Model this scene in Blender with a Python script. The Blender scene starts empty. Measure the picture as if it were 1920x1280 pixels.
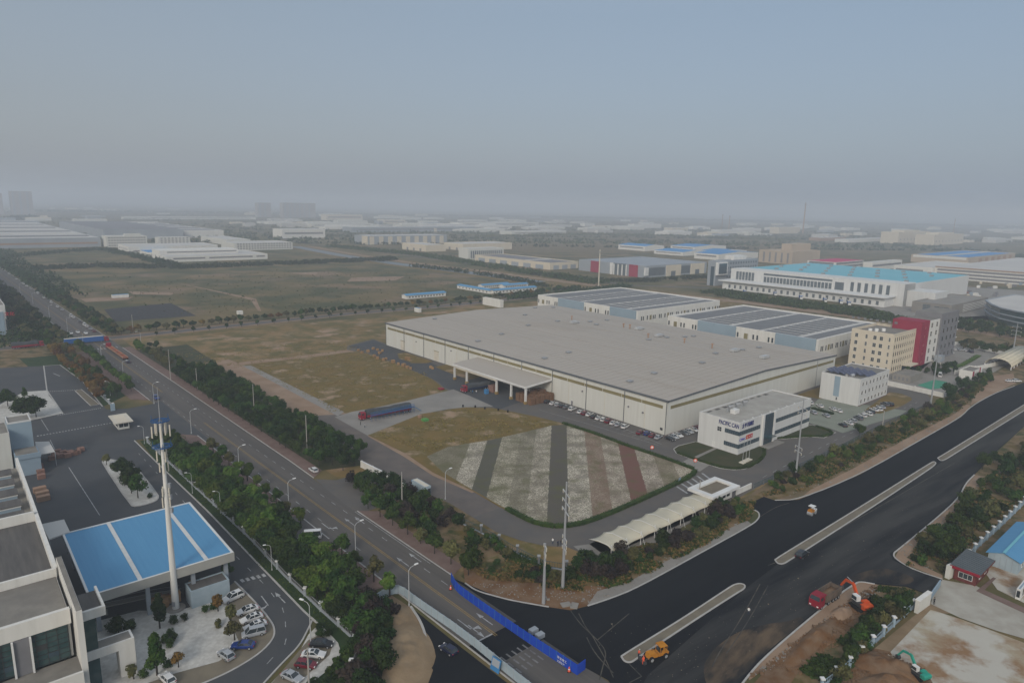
import bpy, bmesh, math, random
from math import sin, cos, pi, radians, atan2, hypot, sqrt, exp
from mathutils import Vector, Matrix, noise
S = bpy.context.scene
COL = S.collection
rnd = random.Random(7)
# ------------------------------------------------ camera
CAMH = 86.0
FPX, PITCH, ROLL = 1270.1, radians(11.2675), radians(1.164)
fwd = Vector((0, cos(PITCH), -sin(PITCH)))
_r, _u = Vector((1, 0, 0)), Vector((0, sin(PITCH), cos(PITCH)))
RT = cos(ROLL)*_r + sin(ROLL)*_u
UP = -sin(ROLL)*_r + cos(ROLL)*_u
cd = bpy.data.cameras.new('camera'); cam = bpy.data.objects.new('camera', cd); COL.objects.link(cam)
cam.matrix_world = Matrix(((RT.x, UP.x, -fwd.x, 0), (RT.y, UP.y, -fwd.y, 0), (RT.z, UP.z, -fwd.z, CAMH), (0, 0, 0, 1)))
cd.sensor_width = 36; cd.lens = FPX/1920*36; cd.clip_start = 1; cd.clip_end = 60000
S.camera = cam
# ------------------------------------------------ light
SUN_AZ = Vector((-0.25, -0.97)); SUN_EL = radians(30)
sl = bpy.data.lights.new('sun', 'SUN'); sun = bpy.data.objects.new('sun', sl); COL.objects.link(sun)
sl.energy = 1.35; sl.angle = radians(16); sl.color = (1.0, 0.95, 0.87)
sd = Vector((SUN_AZ.x*cos(SUN_EL), SUN_AZ.y*cos(SUN_EL), sin(SUN_EL))).normalized()
sun.rotation_euler = (-sd).to_track_quat('-Z', 'Y').to_euler(); sun.location = (0, -50, 300)
W = bpy.data.worlds.new('World'); S.world = W; W.use_nodes = True
nt = W.node_tree; nt.nodes.clear()
def wn(t, **k):
    n = nt.nodes.new(t)
    for a, b in k.items(): setattr(n, a, b)
    return n
out = wn('ShaderNodeOutputWorld'); add = wn('ShaderNodeAddShader')
sky = wn('ShaderNodeTexSky', sky_type='NISHITA', sun_disc=False, sun_elevation=SUN_EL, sun_rotation=atan2(SUN_AZ.x, SUN_AZ.y), dust_density=5.0, air_density=1.0, ozone_density=1.5)
b1 = wn('ShaderNodeBackground'); b1.inputs[1].default_value = 0.05
b2 = wn('ShaderNodeBackground'); b2.inputs[1].default_value = 1.0
tc = wn('ShaderNodeTexCoord'); sx = wn('ShaderNodeSeparateXYZ'); rp = wn('ShaderNodeValToRGB')
cr = rp.color_ramp
cr.elements[0].position = 0.0; cr.elements[0].color = (0.262, 0.300, 0.345, 1)
cr.elements[1].position = 1.0; cr.elements[1].color = (0.46, 0.49, 0.52, 1)
for p, c in ((0.03, (0.255, 0.290, 0.338)), (0.12, (0.222, 0.252, 0.292)), (0.25, (0.205, 0.246, 0.288)), (0.45, (0.30, 0.34, 0.39))):
    e = cr.elements.new(p); e.color = (*c, 1)
nt.links.new(tc.outputs['Generated'], sx.inputs[0]); nt.links.new(sx.outputs[2], rp.inputs[0])
mr = wn('ShaderNodeMapRange'); mr.inputs['From Min'].default_value = -0.6; mr.inputs['From Max'].default_value = 0.6
nt.links.new(sx.outputs[0], mr.inputs[0]); tr = wn('ShaderNodeMix', data_type='RGBA'); tr.inputs[6].default_value = (1.04, 1.0, 0.955, 1); tr.inputs[7].default_value = (0.93, 0.985, 1.045, 1)
nt.links.new(mr.outputs[0], tr.inputs[0]); mu_ = wn('ShaderNodeMix', data_type='RGBA', blend_type='MULTIPLY'); mu_.inputs[0].default_value = 1.0
nt.links.new(rp.outputs[0], mu_.inputs[6]); nt.links.new(tr.outputs[2], mu_.inputs[7]); nt.links.new(mu_.outputs[2], b2.inputs[0]); nt.links.new(sky.outputs[0], b1.inputs[0])
nt.links.new(b1.outputs[0], add.inputs[0]); nt.links.new(b2.outputs[0], add.inputs[1]); nt.links.new(add.outputs[0], out.inputs[0])
S.view_settings.view_transform = 'Standard'; S.view_settings.look = 'None'; S.view_settings.exposure = 0.0; S.view_settings.gamma = 1.0
S.render.engine = 'CYCLES'
S.cycles.max_bounces = 5; S.cycles.diffuse_bounces = 2; S.cycles.glossy_bounces = 2; S.cycles.transmission_bounces = 2
S.cycles.volume_bounces = 1; S.cycles.transparent_max_bounces = 4; S.cycles.use_denoising = True
# ------------------------------------------------ geometry helpers
def G(px, py, z=0.0):
    d = fwd*FPX + RT*(px-960) - UP*(py-640)
    t = (CAMH - z)/-d.z
    return Vector((d.x*t, d.y*t, z))
def PR(P):
    d = Vector(P) - Vector((0, 0, CAMH)); z = d.dot(fwd)
    return 960 + FPX*d.dot(RT)/z, 640 - FPX*d.dot(UP)/z
YAW = 0.70948
UD = Vector((cos(YAW), sin(YAW), 0)); VD = Vector((-sin(YAW), cos(YAW), 0))
def along(P, D, xpx):
    """metres from P along D until the picture column xpx"""
    lo, hi = 0.0, 4000.0
    x0 = PR(P)[0]; s = 1 if xpx > x0 else -1
    for _ in range(50):
        m = (lo+hi)/2; Q = P + D*m; d = (Q - Vector((0, 0, CAMH))).dot(fwd)
        if d < 1 or (PR(Q)[0]-xpx)*s > 0: hi = m
        else: lo = m
    return (lo+hi)/2
def height(P, ypx):
    lo, hi = 0.0, 300.0
    for _ in range(40):
        m = (lo+hi)/2
        if PR(P + Vector((0, 0, m)))[1] > ypx: lo = m
        else: hi = m
    return (lo+hi)/2
class MB:
    def __init__(s): s.v = []; s.f = []
    def quad(s, a, b, c, d):
        n = len(s.v); s.v += [tuple(a), tuple(b), tuple(c), tuple(d)]; s.f.append((n, n+1, n+2, n+3))
    def box(s, x0, y0, z0, x1, y1, z1):
        n = len(s.v)
        s.v += [(x0, y0, z0), (x1, y0, z0), (x1, y1, z0), (x0, y1, z0), (x0, y0, z1), (x1, y0, z1), (x1, y1, z1), (x0, y1, z1)]
        s.f += [(n, n+3, n+2, n+1), (n+4, n+5, n+6, n+7), (n, n+1, n+5, n+4), (n+1, n+2, n+6, n+5), (n+2, n+3, n+7, n+6), (n+3, n, n+4, n+7)]
        return s
    def hexa(s, b, t):
        """b, t: four bottom and four top points"""
        n = len(s.v); s.v += [tuple(p) for p in b] + [tuple(p) for p in t]
        s.f += [(n, n+3, n+2, n+1), (n+4, n+5, n+6, n+7), (n, n+1, n+5, n+4), (n+1, n+2, n+6, n+5), (n+2, n+3, n+7, n+6), (n+3, n, n+4, n+7)]
        return s
    def prism(s, pts, z0, z1):
        n = len(s.v); m = len(pts)
        s.v += [(p[0], p[1], z0) for p in pts] + [(p[0], p[1], z1) for p in pts]
        s.f.append(tuple(range(n+m-1, n-1, -1))); s.f.append(tuple(range(n+m, n+2*m)))
        for i in range(m): j = (i+1) % m; s.f.append((n+i, n+j, n+m+j, n+m+i))
        return s
    def extr(s, prof, y0, y1):
        """side profile (x,z) pulled along y"""
        n = len(s.v); m = len(prof)
        s.v += [(p[0], y0, p[1]) for p in prof] + [(p[0], y1, p[1]) for p in prof]
        s.f.append(tuple(range(n, n+m))); s.f.append(tuple(range(n+2*m-1, n+m-1, -1)))
        for i in range(m): j = (i+1) % m; s.f.append((n+j, n+i, n+m+i, n+m+j))
        return s
    def tube(s, p0, p1, r0, r1=None, k=8, caps=True):
        r1 = r0 if r1 is None else r1
        p0, p1 = Vector(p0), Vector(p1); d = (p1-p0).normalized()
        a = d.orthogonal().normalized(); b = d.cross(a); n = len(s.v)
        for p, r in ((p0, r0), (p1, r1)):
            for i in range(k):
                t = 2*pi*i/k; s.v.append(tuple(p + a*(r*cos(t)) + b*(r*sin(t))))
        for i in range(k): j = (i+1) % k; s.f.append((n+i, n+j, n+k+j, n+k+i))
        if caps: s.f.append(tuple(range(n+k-1, n-1, -1))); s.f.append(tuple(range(n+k, n+2*k)))
        return s
    def beam(s, p0, p1, w, h=None):
        h = w if h is None else h
        p0, p1 = Vector(p0), Vector(p1); d = (p1-p0).normalized()
        a = d.cross(Vector((0, 0, 1)))
        a = Vector((1, 0, 0)) if a.length < 1e-4 else a.normalized()
        b = a.cross(d); q = [a*x*w/2 + b*y*h/2 for x, y in ((-1, -1), (1, -1), (1, 1), (-1, 1))]
        return s.hexa([p0+i for i in q], [p1+i for i in q])
    def build(s, name, mat, parent=None, smooth=False, loc=None):
        me = bpy.data.meshes.new(name); me.from_pydata(s.v, [], s.f); me.update()
        if isinstance(mat, (list, tuple)):
            for m in mat: me.materials.append(m)
        elif mat: me.materials.append(mat)
        if smooth: me.polygons.foreach_set('use_smooth', [True]*len(me.polygons))
        o = bpy.data.objects.new(name, me); COL.objects.link(o)
        if parent: o.parent = parent
        if loc: o.location = loc
        return o
def tag(o, label, cat, group=None, kind=None):
    if label: o['label'] = label
    if cat: o['category'] = cat
    if group: o['group'] = group
    if kind: o['kind'] = kind
    return o
def empty(name, loc, rz=0.0, label=None, cat=None, group=None, sc=1.0):
    o = bpy.data.objects.new(name, None); COL.objects.link(o); o.location = loc; o.rotation_euler = (0, 0, rz); o.scale = (sc, sc, sc)
    o.empty_display_size = 0.5
    return tag(o, label, cat, group)
KIDS = {}
def reg(root):
    KIDS[root.name] = [(c, [g for g in COL.objects if g.parent == c]) for c in COL.objects if c.parent == root]
    return root
def dup(root, loc, rz, label, group=None, sc=None):
    r = root.copy(); COL.objects.link(r); r.location = loc; r.rotation_euler = (0, 0, rz)
    if sc is not None: r.scale = sc if hasattr(sc, '__len__') else (sc, sc, sc)
    r['label'] = label
    if group: r['group'] = group
    for c, gs in KIDS.get(root.name, []):
        d = c.copy(); COL.objects.link(d); d.parent = r
        for g in gs: h = g.copy(); COL.objects.link(h); h.parent = d
    return r
class Proto:
    """first call hands out the built thing itself, later calls copies"""
    def __init__(s, root): s.root = reg(root); s.used = False
    def put(s, loc, rz, label, group=None, sc=None):
        if s.used: return dup(s.root, loc, rz, label, group, sc)
        s.used = True; r = s.root; r.location = loc; r.rotation_euler = (0, 0, rz)
        if sc is not None: r.scale = sc if hasattr(sc, '__len__') else (sc, sc, sc)
        r['label'] = label
        if group: r['group'] = group
        return r
def ang(a, b):
    d = b-a; return atan2(d.y, d.x)
ORD = ['first', 'second', 'third', 'fourth', 'fifth', 'sixth', 'seventh', 'eighth', 'ninth', 'tenth', 'eleventh', 'twelfth', 'thirteenth', 'fourteenth', 'fifteenth', 'sixteenth', 'seventeenth', 'eighteenth', 'nineteenth', 'twentieth']
def nth(i):
    if i < 20: return ORD[i]
    k = i+1; return f"{k}{'st' if k%10==1 and k%100!=11 else 'nd' if k%10==2 and k%100!=12 else 'rd' if k%10==3 and k%100!=13 else 'th'}"
# ------------------------------------------------ materials
def mat(name, c, rough=0.8, c2=None, scale=0.2, detail=4, metal=0.0, bump=0.0, spec=0.12, obj=False, lo=0.35, hi=0.65, c3=None, scale3=2.0, k3=0.5, rand=0.0, stretch=None, c4=None, scale4=0.3, w3=0.12):
    m = bpy.data.materials.new(name); m.use_nodes = True; t = m.node_tree; N = t.nodes; L = t.links
    b = N['Principled BSDF']; b.inputs['Roughness'].default_value = rough; b.inputs['Metallic'].default_value = metal
    b.inputs['Specular IOR Level'].default_value = spec
    c = (*c, 1); b.inputs['Base Color'].default_value = c; m.diffuse_color = c
    if c2 is None: c2 = tuple(x*0.86 for x in c[:3])
    if obj: src = N.new('ShaderNodeTexCoord').outputs['Object']
    else: src = N.new('ShaderNodeNewGeometry').outputs['Position']
    if stretch:
        mp = N.new('ShaderNodeMapping'); mp.vector_type = 'TEXTURE'; mp.inputs['Scale'].default_value = stretch[:3]
        if len(stretch) > 3: mp.inputs['Rotation'].default_value = (0, 0, stretch[3])
        L.new(src, mp.inputs['Vector']); src = mp.outputs[0]
    def nz(sc, det):
        n = N.new('ShaderNodeTexNoise'); n.inputs['Scale'].default_value = sc; n.inputs['Detail'].default_value = det; n.inputs['Roughness'].default_value = 0.6
        L.new(src, n.inputs['Vector']); return n
    n = nz(scale, detail); r = N.new('ShaderNodeValToRGB')
    r.color_ramp.elements[0].position = lo; r.color_ramp.elements[0].color = c
    r.color_ramp.elements[1].position = hi; r.color_ramp.elements[1].color = (*c2, 1)
    L.new(n.outputs[0], r.inputs[0]); col = r.outputs[0]
    if c3:
        n3 = nz(scale3, 5); r3 = N.new('ShaderNodeValToRGB')
        r3.color_ramp.elements[0].position = 0.5-w3; r3.color_ramp.elements[0].color = (0, 0, 0, 1)
        r3.color_ramp.elements[1].position = 0.5+w3; r3.color_ramp.elements[1].color = (k3, k3, k3, 1)
        mx = N.new('ShaderNodeMix'); mx.data_type = 'RGBA'
        L.new(n3.outputs[0], r3.inputs[0]); L.new(r3.outputs[0], mx.inputs[0]); L.new(col, mx.inputs[6]); mx.inputs[7].default_value = (*c3, 1); col = mx.outputs[2]
    if c4:
        n4 = nz(scale4, 8); r4 = N.new('ShaderNodeMapRange'); r4.inputs['From Min'].default_value = 0.54; r4.inputs['From Max'].default_value = 0.66; r4.inputs['To Max'].default_value = 0.8
        mx4 = N.new('ShaderNodeMix'); mx4.data_type = 'RGBA'; L.new(n4.outputs[0], r4.inputs[0]); L.new(r4.outputs[0], mx4.inputs[0]); L.new(col, mx4.inputs[6]); mx4.inputs[7].default_value = (*c4, 1); col = mx4.outputs[2]
    if rand:
        oi = N.new('ShaderNodeObjectInfo'); hs = N.new('ShaderNodeHueSaturation')
        ma = N.new('ShaderNodeMapRange'); ma.inputs['To Min'].default_value = 1-rand; ma.inputs['To Max'].default_value = 1+rand
        mh = N.new('ShaderNodeMapRange'); mh.inputs['To Min'].default_value = 0.5-rand*0.09; mh.inputs['To Max'].default_value = 0.5+rand*0.05
        L.new(oi.outputs['Random'], ma.inputs[0]); L.new(ma.outputs[0], hs.inputs['Value'])
        L.new(oi.outputs['Random'], mh.inputs[0]); L.new(mh.outputs[0], hs.inputs['Hue'])
        L.new(col, hs.inputs['Color']); col = hs.outputs[0]
    L.new(col, b.inputs['Base Color'])
    if bump:
        bp = N.new('ShaderNodeBump'); bp.inputs['Strength'].default_value = bump; bp.inputs['Distance'].default_value = 0.3
        nb = nz(scale*8, 4); L.new(nb.outputs[0], bp.inputs['Height']); L.new(bp.outputs[0], b.inputs['Normal'])
    return m
M = {}
YAWC = 0.70948
def mm(k, *a, **kw): M[k] = mat(k, *a, **kw); return M[k]
mm('terrain', (0.115, 0.096, 0.038), c2=(0.18, 0.128, 0.058), scale=0.008, detail=10, c3=(0.042, 0.056, 0.020), scale3=0.02, k3=0.8, lo=0.4, hi=0.6, w3=0.08, c4=(0.21, 0.145, 0.095), scale4=0.016)
mm('dryfield', (0.185, 0.124, 0.048), c2=(0.24, 0.162, 0.078), scale=0.035, detail=9, c3=(0.085, 0.085, 0.024), scale3=0.08, k3=0.75, lo=0.42, hi=0.62, w3=0.07, c4=(0.36, 0.25, 0.18), scale4=0.06)
mm('warmgrass', (0.185, 0.124, 0.040), c2=(0.145, 0.100, 0.032), scale=0.06, detail=9, c3=(0.085, 0.080, 0.020), scale3=0.09, k3=0.6, w3=0.07, c4=(0.36, 0.25, 0.17), scale4=0.09)
mm('weeds', (0.045, 0.055, 0.018), c2=(0.125, 0.088, 0.030), scale=0.12, detail=9, c3=(0.21, 0.145, 0.085), scale3=0.2, k3=0.8, lo=0.4, hi=0.6, w3=0.07)
mm('lawn', (0.035, 0.048, 0.02), c2=(0.062, 0.056, 0.028), scale=0.15, detail=6)
mm('turf', (0.02, 0.042, 0.014), c2=(0.032, 0.055, 0.018), scale=0.3, detail=6)
mm('dirt', (0.235, 0.155, 0.10), c2=(0.30, 0.215, 0.15), scale=0.1, detail=8)
mm('sand', (0.27, 0.20, 0.125), c2=(0.19, 0.135, 0.08), scale=0.12, detail=8, bump=0.4)
mm('orangesoil', (0.17, 0.085, 0.035), c2=(0.095, 0.05, 0.025), scale=0.15, detail=8, c3=(0.25, 0.18, 0.12), scale3=0.3, k3=0.5, bump=0.5)
mm('gravelroad', (0.125, 0.11, 0.10), c2=(0.155, 0.13, 0.11), scale=0.06, detail=8, c3=(0.09, 0.082, 0.078), scale3=0.2, k3=0.5)
mm('asphalt', (0.112, 0.102, 0.092), c2=(0.130, 0.118, 0.104), scale=0.05, detail=7, c3=(0.09, 0.09, 0.092), scale3=0.15, k3=0.5)
mm('roadasphalt', (0.100, 0.092, 0.084), c2=(0.124, 0.113, 0.101), scale=0.35, detail=6, c3=(0.078, 0.073, 0.070), scale3=0.5, k3=0.55, stretch=(25, 1.1, 1, radians(132.14)))
mm('rustorange', (0.33, 0.10, 0.045), c2=(0.27, 0.08, 0.04), scale=1)
mm('yardasphalt', (0.066, 0.070, 0.075), c2=(0.080, 0.080, 0.079), scale=0.04, detail=7, c3=(0.054, 0.059, 0.065), scale3=0.1, k3=0.6)
mm('newasphalt', (0.008, 0.0095, 0.013), rough=0.9, spec=0.03, c2=(0.012, 0.014, 0.017), scale=0.03, detail=8, c3=(0.018, 0.020, 0.023), scale3=0.09, k3=0.7, stretch=(9, 1.0, 1, radians(36.5)))
mm('apron', (0.40, 0.385, 0.335), c2=(0.33, 0.31, 0.265), scale=0.1, detail=8, c3=(0.24, 0.21, 0.17), scale3=0.25, k3=0.4)
mm('wornasphalt', (0.012, 0.014, 0.018), rough=0.9, spec=0.03, c2=(0.020, 0.022, 0.025), scale=0.10, detail=8, c3=(0.055, 0.055, 0.053), scale3=0.16, k3=0.75, stretch=(9, 1.0, 1, radians(36.5)))
mm('concrete', (0.265, 0.25, 0.225), c2=(0.21, 0.197, 0.178), scale=0.08, detail=7)
mm('slab', (0.34, 0.29, 0.205), c2=(0.24, 0.145, 0.078), scale=0.08, detail=9, c3=(0.46, 0.45, 0.40), scale3=0.10, k3=0.85, lo=0.44, hi=0.58, w3=0.06)
mm('brick', (0.150, 0.098, 0.082), c2=(0.19, 0.135, 0.115), scale=0.3, detail=6)
mm('gravelwhite', (0.54, 0.53, 0.49), c2=(0.44, 0.43, 0.40), scale=0.5, detail=7, c3=(0.22, 0.20, 0.17), scale3=1.2, k3=0.3)
mm('paving', (0.19, 0.165, 0.12), c2=(0.15, 0.13, 0.10), scale=0.3, detail=7)
mm('greenpave', (0.23, 0.245, 0.20), c2=(0.19, 0.205, 0.165), scale=0.15, detail=5)
mm('kerb', (0.42, 0.41, 0.39), c2=(0.34, 0.33, 0.31), scale=0.4)
mm('paint', (0.42, 0.43, 0.43), c2=(0.24, 0.24, 0.24), scale=0.8, detail=5)
mm('paintyellow', (0.34, 0.22, 0.07), c2=(0.22, 0.16, 0.07), scale=0.8)
mm('paintfaint', (0.20, 0.20, 0.20), c2=(0.12, 0.12, 0.12), scale=0.9, detail=6)
mm('fascia', (0.36, 0.355, 0.32), c2=(0.31, 0.305, 0.28), scale=0.2)
mm('brickred', (0.14, 0.040, 0.034), c2=(0.11, 0.032, 0.028), scale=1.5)
mm('darknet', (0.028, 0.028, 0.03), c2=(0.05, 0.05, 0.05), scale=0.3, detail=6)
mm('tracks', (0.10, 0.09, 0.072), c2=(0.035, 0.035, 0.035), scale=0.4)
mm('water', (0.10, 0.12, 0.13), rough=0.4, c2=(0.08, 0.10, 0.11), scale=0.02, spec=0.5)
mm('courtgreen', (0.06, 0.26, 0.17), c2=(0.05, 0.21, 0.14), scale=0.2)
mm('wallcream', (0.585, 0.585, 0.54), c2=(0.50, 0.495, 0.45), scale=0.7, detail=6, lo=0.42, hi=0.8, stretch=(1, 1, 14), c3=(0.54, 0.535, 0.49), scale3=0.1, k3=0.6)
mm('wallwhite', (0.65, 0.64, 0.60), c2=(0.54, 0.53, 0.49), scale=0.7, detail=6, lo=0.42, hi=0.8, stretch=(1, 1, 12))
mm('walltile', (0.58, 0.585, 0.57), c2=(0.50, 0.50, 0.485), scale=0.7, detail=6, lo=0.42, hi=0.8, stretch=(1, 1, 12))
mm('wallbeige', (0.60, 0.54, 0.43), c2=(0.55, 0.49, 0.39), scale=0.1)
mm('walltan', (0.44, 0.36, 0.27), c2=(0.38, 0.31, 0.24), scale=0.02)
mm('wallbrown', (0.34, 0.22, 0.15), c2=(0.30, 0.19, 0.13), scale=0.02)
mm('wallgrey', (0.30, 0.33, 0.36), c2=(0.26, 0.29, 0.32), scale=0.05)
mm('wallblue', (0.26, 0.34, 0.40), c2=(0.23, 0.30, 0.36), scale=0.05)
mm('greymid', (0.20, 0.20, 0.21), c2=(0.17, 0.17, 0.18), scale=0.3)
mm('crimson', (0.30, 0.03, 0.062), c2=(0.25, 0.026, 0.052), scale=0.1)
mm('pinkroof', (0.45, 0.03, 0.12), c2=(0.40, 0.03, 0.10), scale=0.1)
mm('khaki', (0.23, 0.20, 0.10), c2=(0.20, 0.17, 0.09), scale=0.1)
mm('gutter', (0.12, 0.13, 0.14))
mm('roofgrey', (0.385, 0.35, 0.305), c2=(0.35, 0.318, 0.278), scale=0.012, detail=8, c3=(0.41, 0.375, 0.33), scale3=0.05, k3=0.6, c4=(0.345, 0.305, 0.26), scale4=0.05, stretch=(1, 4, 1, YAW))
mm('roofcement', (0.25, 0.235, 0.205), c2=(0.19, 0.18, 0.16), scale=0.1, detail=8, c3=(0.14, 0.13, 0.12), scale3=0.3, k3=0.5)
mm('roofdark', (0.125, 0.118, 0.11), c2=(0.085, 0.082, 0.08), scale=0.4, detail=7, stretch=(.5, 5, 1, YAW))
mm('roofpale', (0.52, 0.51, 0.48), c2=(0.45, 0.44, 0.42), scale=0.02)
mm('roofblue', (0.085, 0.25, 0.43), c2=(0.095, 0.27, 0.45), scale=0.9, detail=5, rough=0.55, stretch=(.5, 14, 1, YAWC))
mm('rooffarblue', (0.05, 0.22, 0.48), c2=(0.07, 0.26, 0.50), scale=0.02)
mm('roofcyan', (0.15, 0.41, 0.49), c2=(0.18, 0.44, 0.52), scale=0.02)
mm('roofslate', (0.085, 0.103, 0.115), c2=(0.07, 0.088, 0.098), scale=0.3)
mm('solar', (0.15, 0.152, 0.155), c2=(0.175, 0.178, 0.18), scale=0.15, rough=0.6)
mm('solarblue', (0.07, 0.08, 0.13), c2=(0.09, 0.10, 0.15), scale=0.6, rough=0.4)
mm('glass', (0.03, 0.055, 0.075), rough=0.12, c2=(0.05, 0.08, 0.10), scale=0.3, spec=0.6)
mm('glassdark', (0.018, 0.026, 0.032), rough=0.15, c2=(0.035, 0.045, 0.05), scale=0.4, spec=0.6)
mm('glassteal', (0.025, 0.06, 0.065), rough=0.12, c2=(0.05, 0.09, 0.09), scale=0.5, detail=2, spec=0.6)
mm('metal', (0.42, 0.43, 0.43), rough=0.45, spec=0.5)
mm('galv', (0.30, 0.31, 0.32), rough=0.5)
mm('darkmetal', (0.05, 0.052, 0.055), rough=0.6)
mm('poleconc', (0.36, 0.34, 0.31))
mm('white', (0.68, 0.68, 0.66), rough=0.5)
mm('offwhite', (0.58, 0.54, 0.45), c2=(0.52, 0.48, 0.40), scale=0.3)
mm('yellow', (0.28, 0.19, 0.07))
mm('steelblue', (0.035, 0.10, 0.24))
mm('roofoffice', (0.40, 0.385, 0.345), c2=(0.34, 0.325, 0.29), scale=0.12, detail=8, c3=(0.27, 0.25, 0.22), scale3=0.25, k3=0.5)
mm('dustyasphalt', (0.014, 0.016, 0.020), rough=0.9, spec=0.03, c2=(0.024, 0.025, 0.027), scale=0.3, detail=8, c3=(0.10, 0.075, 0.05), scale3=0.22, k3=0.6, w3=0.1, c4=(0.14, 0.10, 0.065), scale4=0.13, stretch=(3, 1.0, 1, radians(50)))
mm('lampwhite', (0.8, 0.8, 0.78))
mm('bluepaint', (0.05, 0.20, 0.42))
mm('barrierblue', (0.012, 0.06, 0.42), c2=(0.01, 0.05, 0.36), scale=0.3)
mm('hoarding', (0.34, 0.41, 0.45), c2=(0.29, 0.36, 0.40), scale=0.5)
mm('rubber', (0.015, 0.015, 0.016), rough=0.9)
mm('wood', (0.34, 0.21, 0.10), c2=(0.26, 0.16, 0.08), scale=1.0)
mm('crate', (0.26, 0.15, 0.115), c2=(0.20, 0.11, 0.085), scale=1.5)
mm('pallet', (0.19, 0.105, 0.06), c2=(0.14, 0.08, 0.045), scale=1.5)
mm('tarp', (0.05, 0.057, 0.065), c2=(0.075, 0.08, 0.085), scale=0.6, bump=0.5)
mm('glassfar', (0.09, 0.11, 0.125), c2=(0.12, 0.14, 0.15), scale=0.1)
mm('towerhazed', (0.34, 0.31, 0.30), c2=(0.30, 0.28, 0.27), scale=0.02)  # tower walls paled: distance haze is painted into the base colour
mm('tarpbrown', (0.17, 0.125, 0.095), c2=(0.07, 0.065, 0.055), scale=0.6)
mm('bark', (0.05, 0.042, 0.034), c2=(0.035, 0.03, 0.025), scale=2)
mm('orange', (0.48, 0.20, 0.02), c2=(0.40, 0.16, 0.02), scale=1)
mm('orangered', (0.55, 0.085, 0.02), c2=(0.48, 0.07, 0.02), scale=1)
mm('hivis', (0.80, 0.12, 0.06))
mm('teal', (0.03, 0.30, 0.22), c2=(0.03, 0.25, 0.19), scale=1)
mm('red', (0.30, 0.012, 0.025), rough=0.35, spec=0.5)
mm('truckred', (0.26, 0.015, 0.03), rough=0.5, c2=(0.20, 0.015, 0.03))
mm('truckblue', (0.03, 0.12, 0.35), c2=(0.025, 0.10, 0.30))
mm('navy', (0.01, 0.02, 0.055), rough=0.5)
mm('fluoro', (0.10, 0.30, 0.08))
mm('skin', (0.35, 0.22, 0.16)); mm('hair', (0.012, 0.01, 0.01)); mm('denim', (0.03, 0.04, 0.07)); mm('signblue', (0.02, 0.03, 0.16)); mm('signred', (0.50, 0.03, 0.05)); mm('signlilac', (0.12, 0.10, 0.42))
mm('tensile', (0.53, 0.49, 0.38), c2=(0.47, 0.435, 0.34), scale=0.2)
LEAF = dict(straw=((0.13, 0.10, 0.033), (0.21, 0.15, 0.055)), green=((0.018, 0.042, 0.008), (0.042, 0.075, 0.014)), dark=((0.011, 0.028, 0.007), (0.025, 0.047, 0.011)), bright=((0.036, 0.076, 0.011), (0.080, 0.120, 0.020)),
            amber=((0.10, 0.070, 0.018), (0.17, 0.10, 0.025)), rust=((0.085, 0.045, 0.020), (0.12, 0.075, 0.03)), plum=((0.020, 0.016, 0.016), (0.040, 0.030, 0.024)), olive=((0.055, 0.060, 0.022), (0.10, 0.095, 0.035)))
for k, (a, b) in LEAF.items(): mm('leaf_'+k, a, c2=b, scale=0.5, detail=4, rough=0.7, spec=0.08, rand=0.28, lo=0.4, hi=0.6)
# ------------------------------------------------ ground sheets
def W2(pts, z=0.0): return [G(x, y, 0) + Vector((0, 0, z)) for x, y in pts]
_zc = [0]
def sheet(name, pts, z, m, world=False):
    _zc[0] += 1; z += 0.0001*_zc[0] if name != 'ground' else -0.01
    P = [Vector((p[0], p[1], z)) for p in pts] if world else W2(pts, z)
    a = sum(P[i].x*P[(i+1) % len(P)].y - P[(i+1) % len(P)].x*P[i].y for i in range(len(P)))
    if a < 0: P = P[::-1]
    bm = bmesh.new(); f = bm.faces.new([bm.verts.new(p) for p in P]); bmesh.ops.triangulate(bm, faces=[f])
    me = bpy.data.meshes.new(name); bm.to_mesh(me); bm.free(); me.materials.append(M[m])
    o = bpy.data.objects.new(name, me); COL.objects.link(o); o['kind'] = 'structure'; return o
def offset(P, d):
    """shift a world polyline sideways (left positive)"""
    out = []
    for i, p in enumerate(P):
        t = (P[min(i+1, len(P)-1)] - P[max(i-1, 0)]).normalized(); out.append(p + Vector((-t.y, t.x, 0))*d)
    return out
def ribbon(name, P, w, z, m, d=0.0):
    a = offset(P, d+w/2); b = offset(P, d-w/2)
    return sheet(name, [(p.x, p.y) for p in a + b[::-1]], z, m, world=True)
def resample(P, step):
    out = [P[0].copy()]; acc = 0.0
    for a, b in zip(P, P[1:]):
        L = (b-a).length; t = step-acc
        while t <= L: out.append(a + (b-a)*(t/L)); t += step
        acc = (acc + L) % step
    return out
def smooth(P, n=2):
    for _ in range(n):
        Q = [P[0]]
        for a, b in zip(P, P[1:]): Q += [a*0.75+b*0.25, a*0.25+b*0.75]
        P = Q + [P[-1]]
    return P
def kerb(name, P, w=0.3, h=0.15, m='kerb', z0=0.0):
    """raised kerb along a world polyline"""
    mb = MB(); a = offset(P, w/2); b = offset(P, -w/2)
    for i in range(len(P)-1):
        mb.hexa([(*a[i].xy, z0), (*b[i].xy, z0), (*b[i+1].xy, z0), (*a[i+1].xy, z0)], [(*a[i].xy, z0+h), (*b[i].xy, z0+h), (*b[i+1].xy, z0+h), (*a[i+1].xy, z0+h)])
    o = mb.build(name, M[m]); o['kind'] = 'structure'; return o
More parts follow.
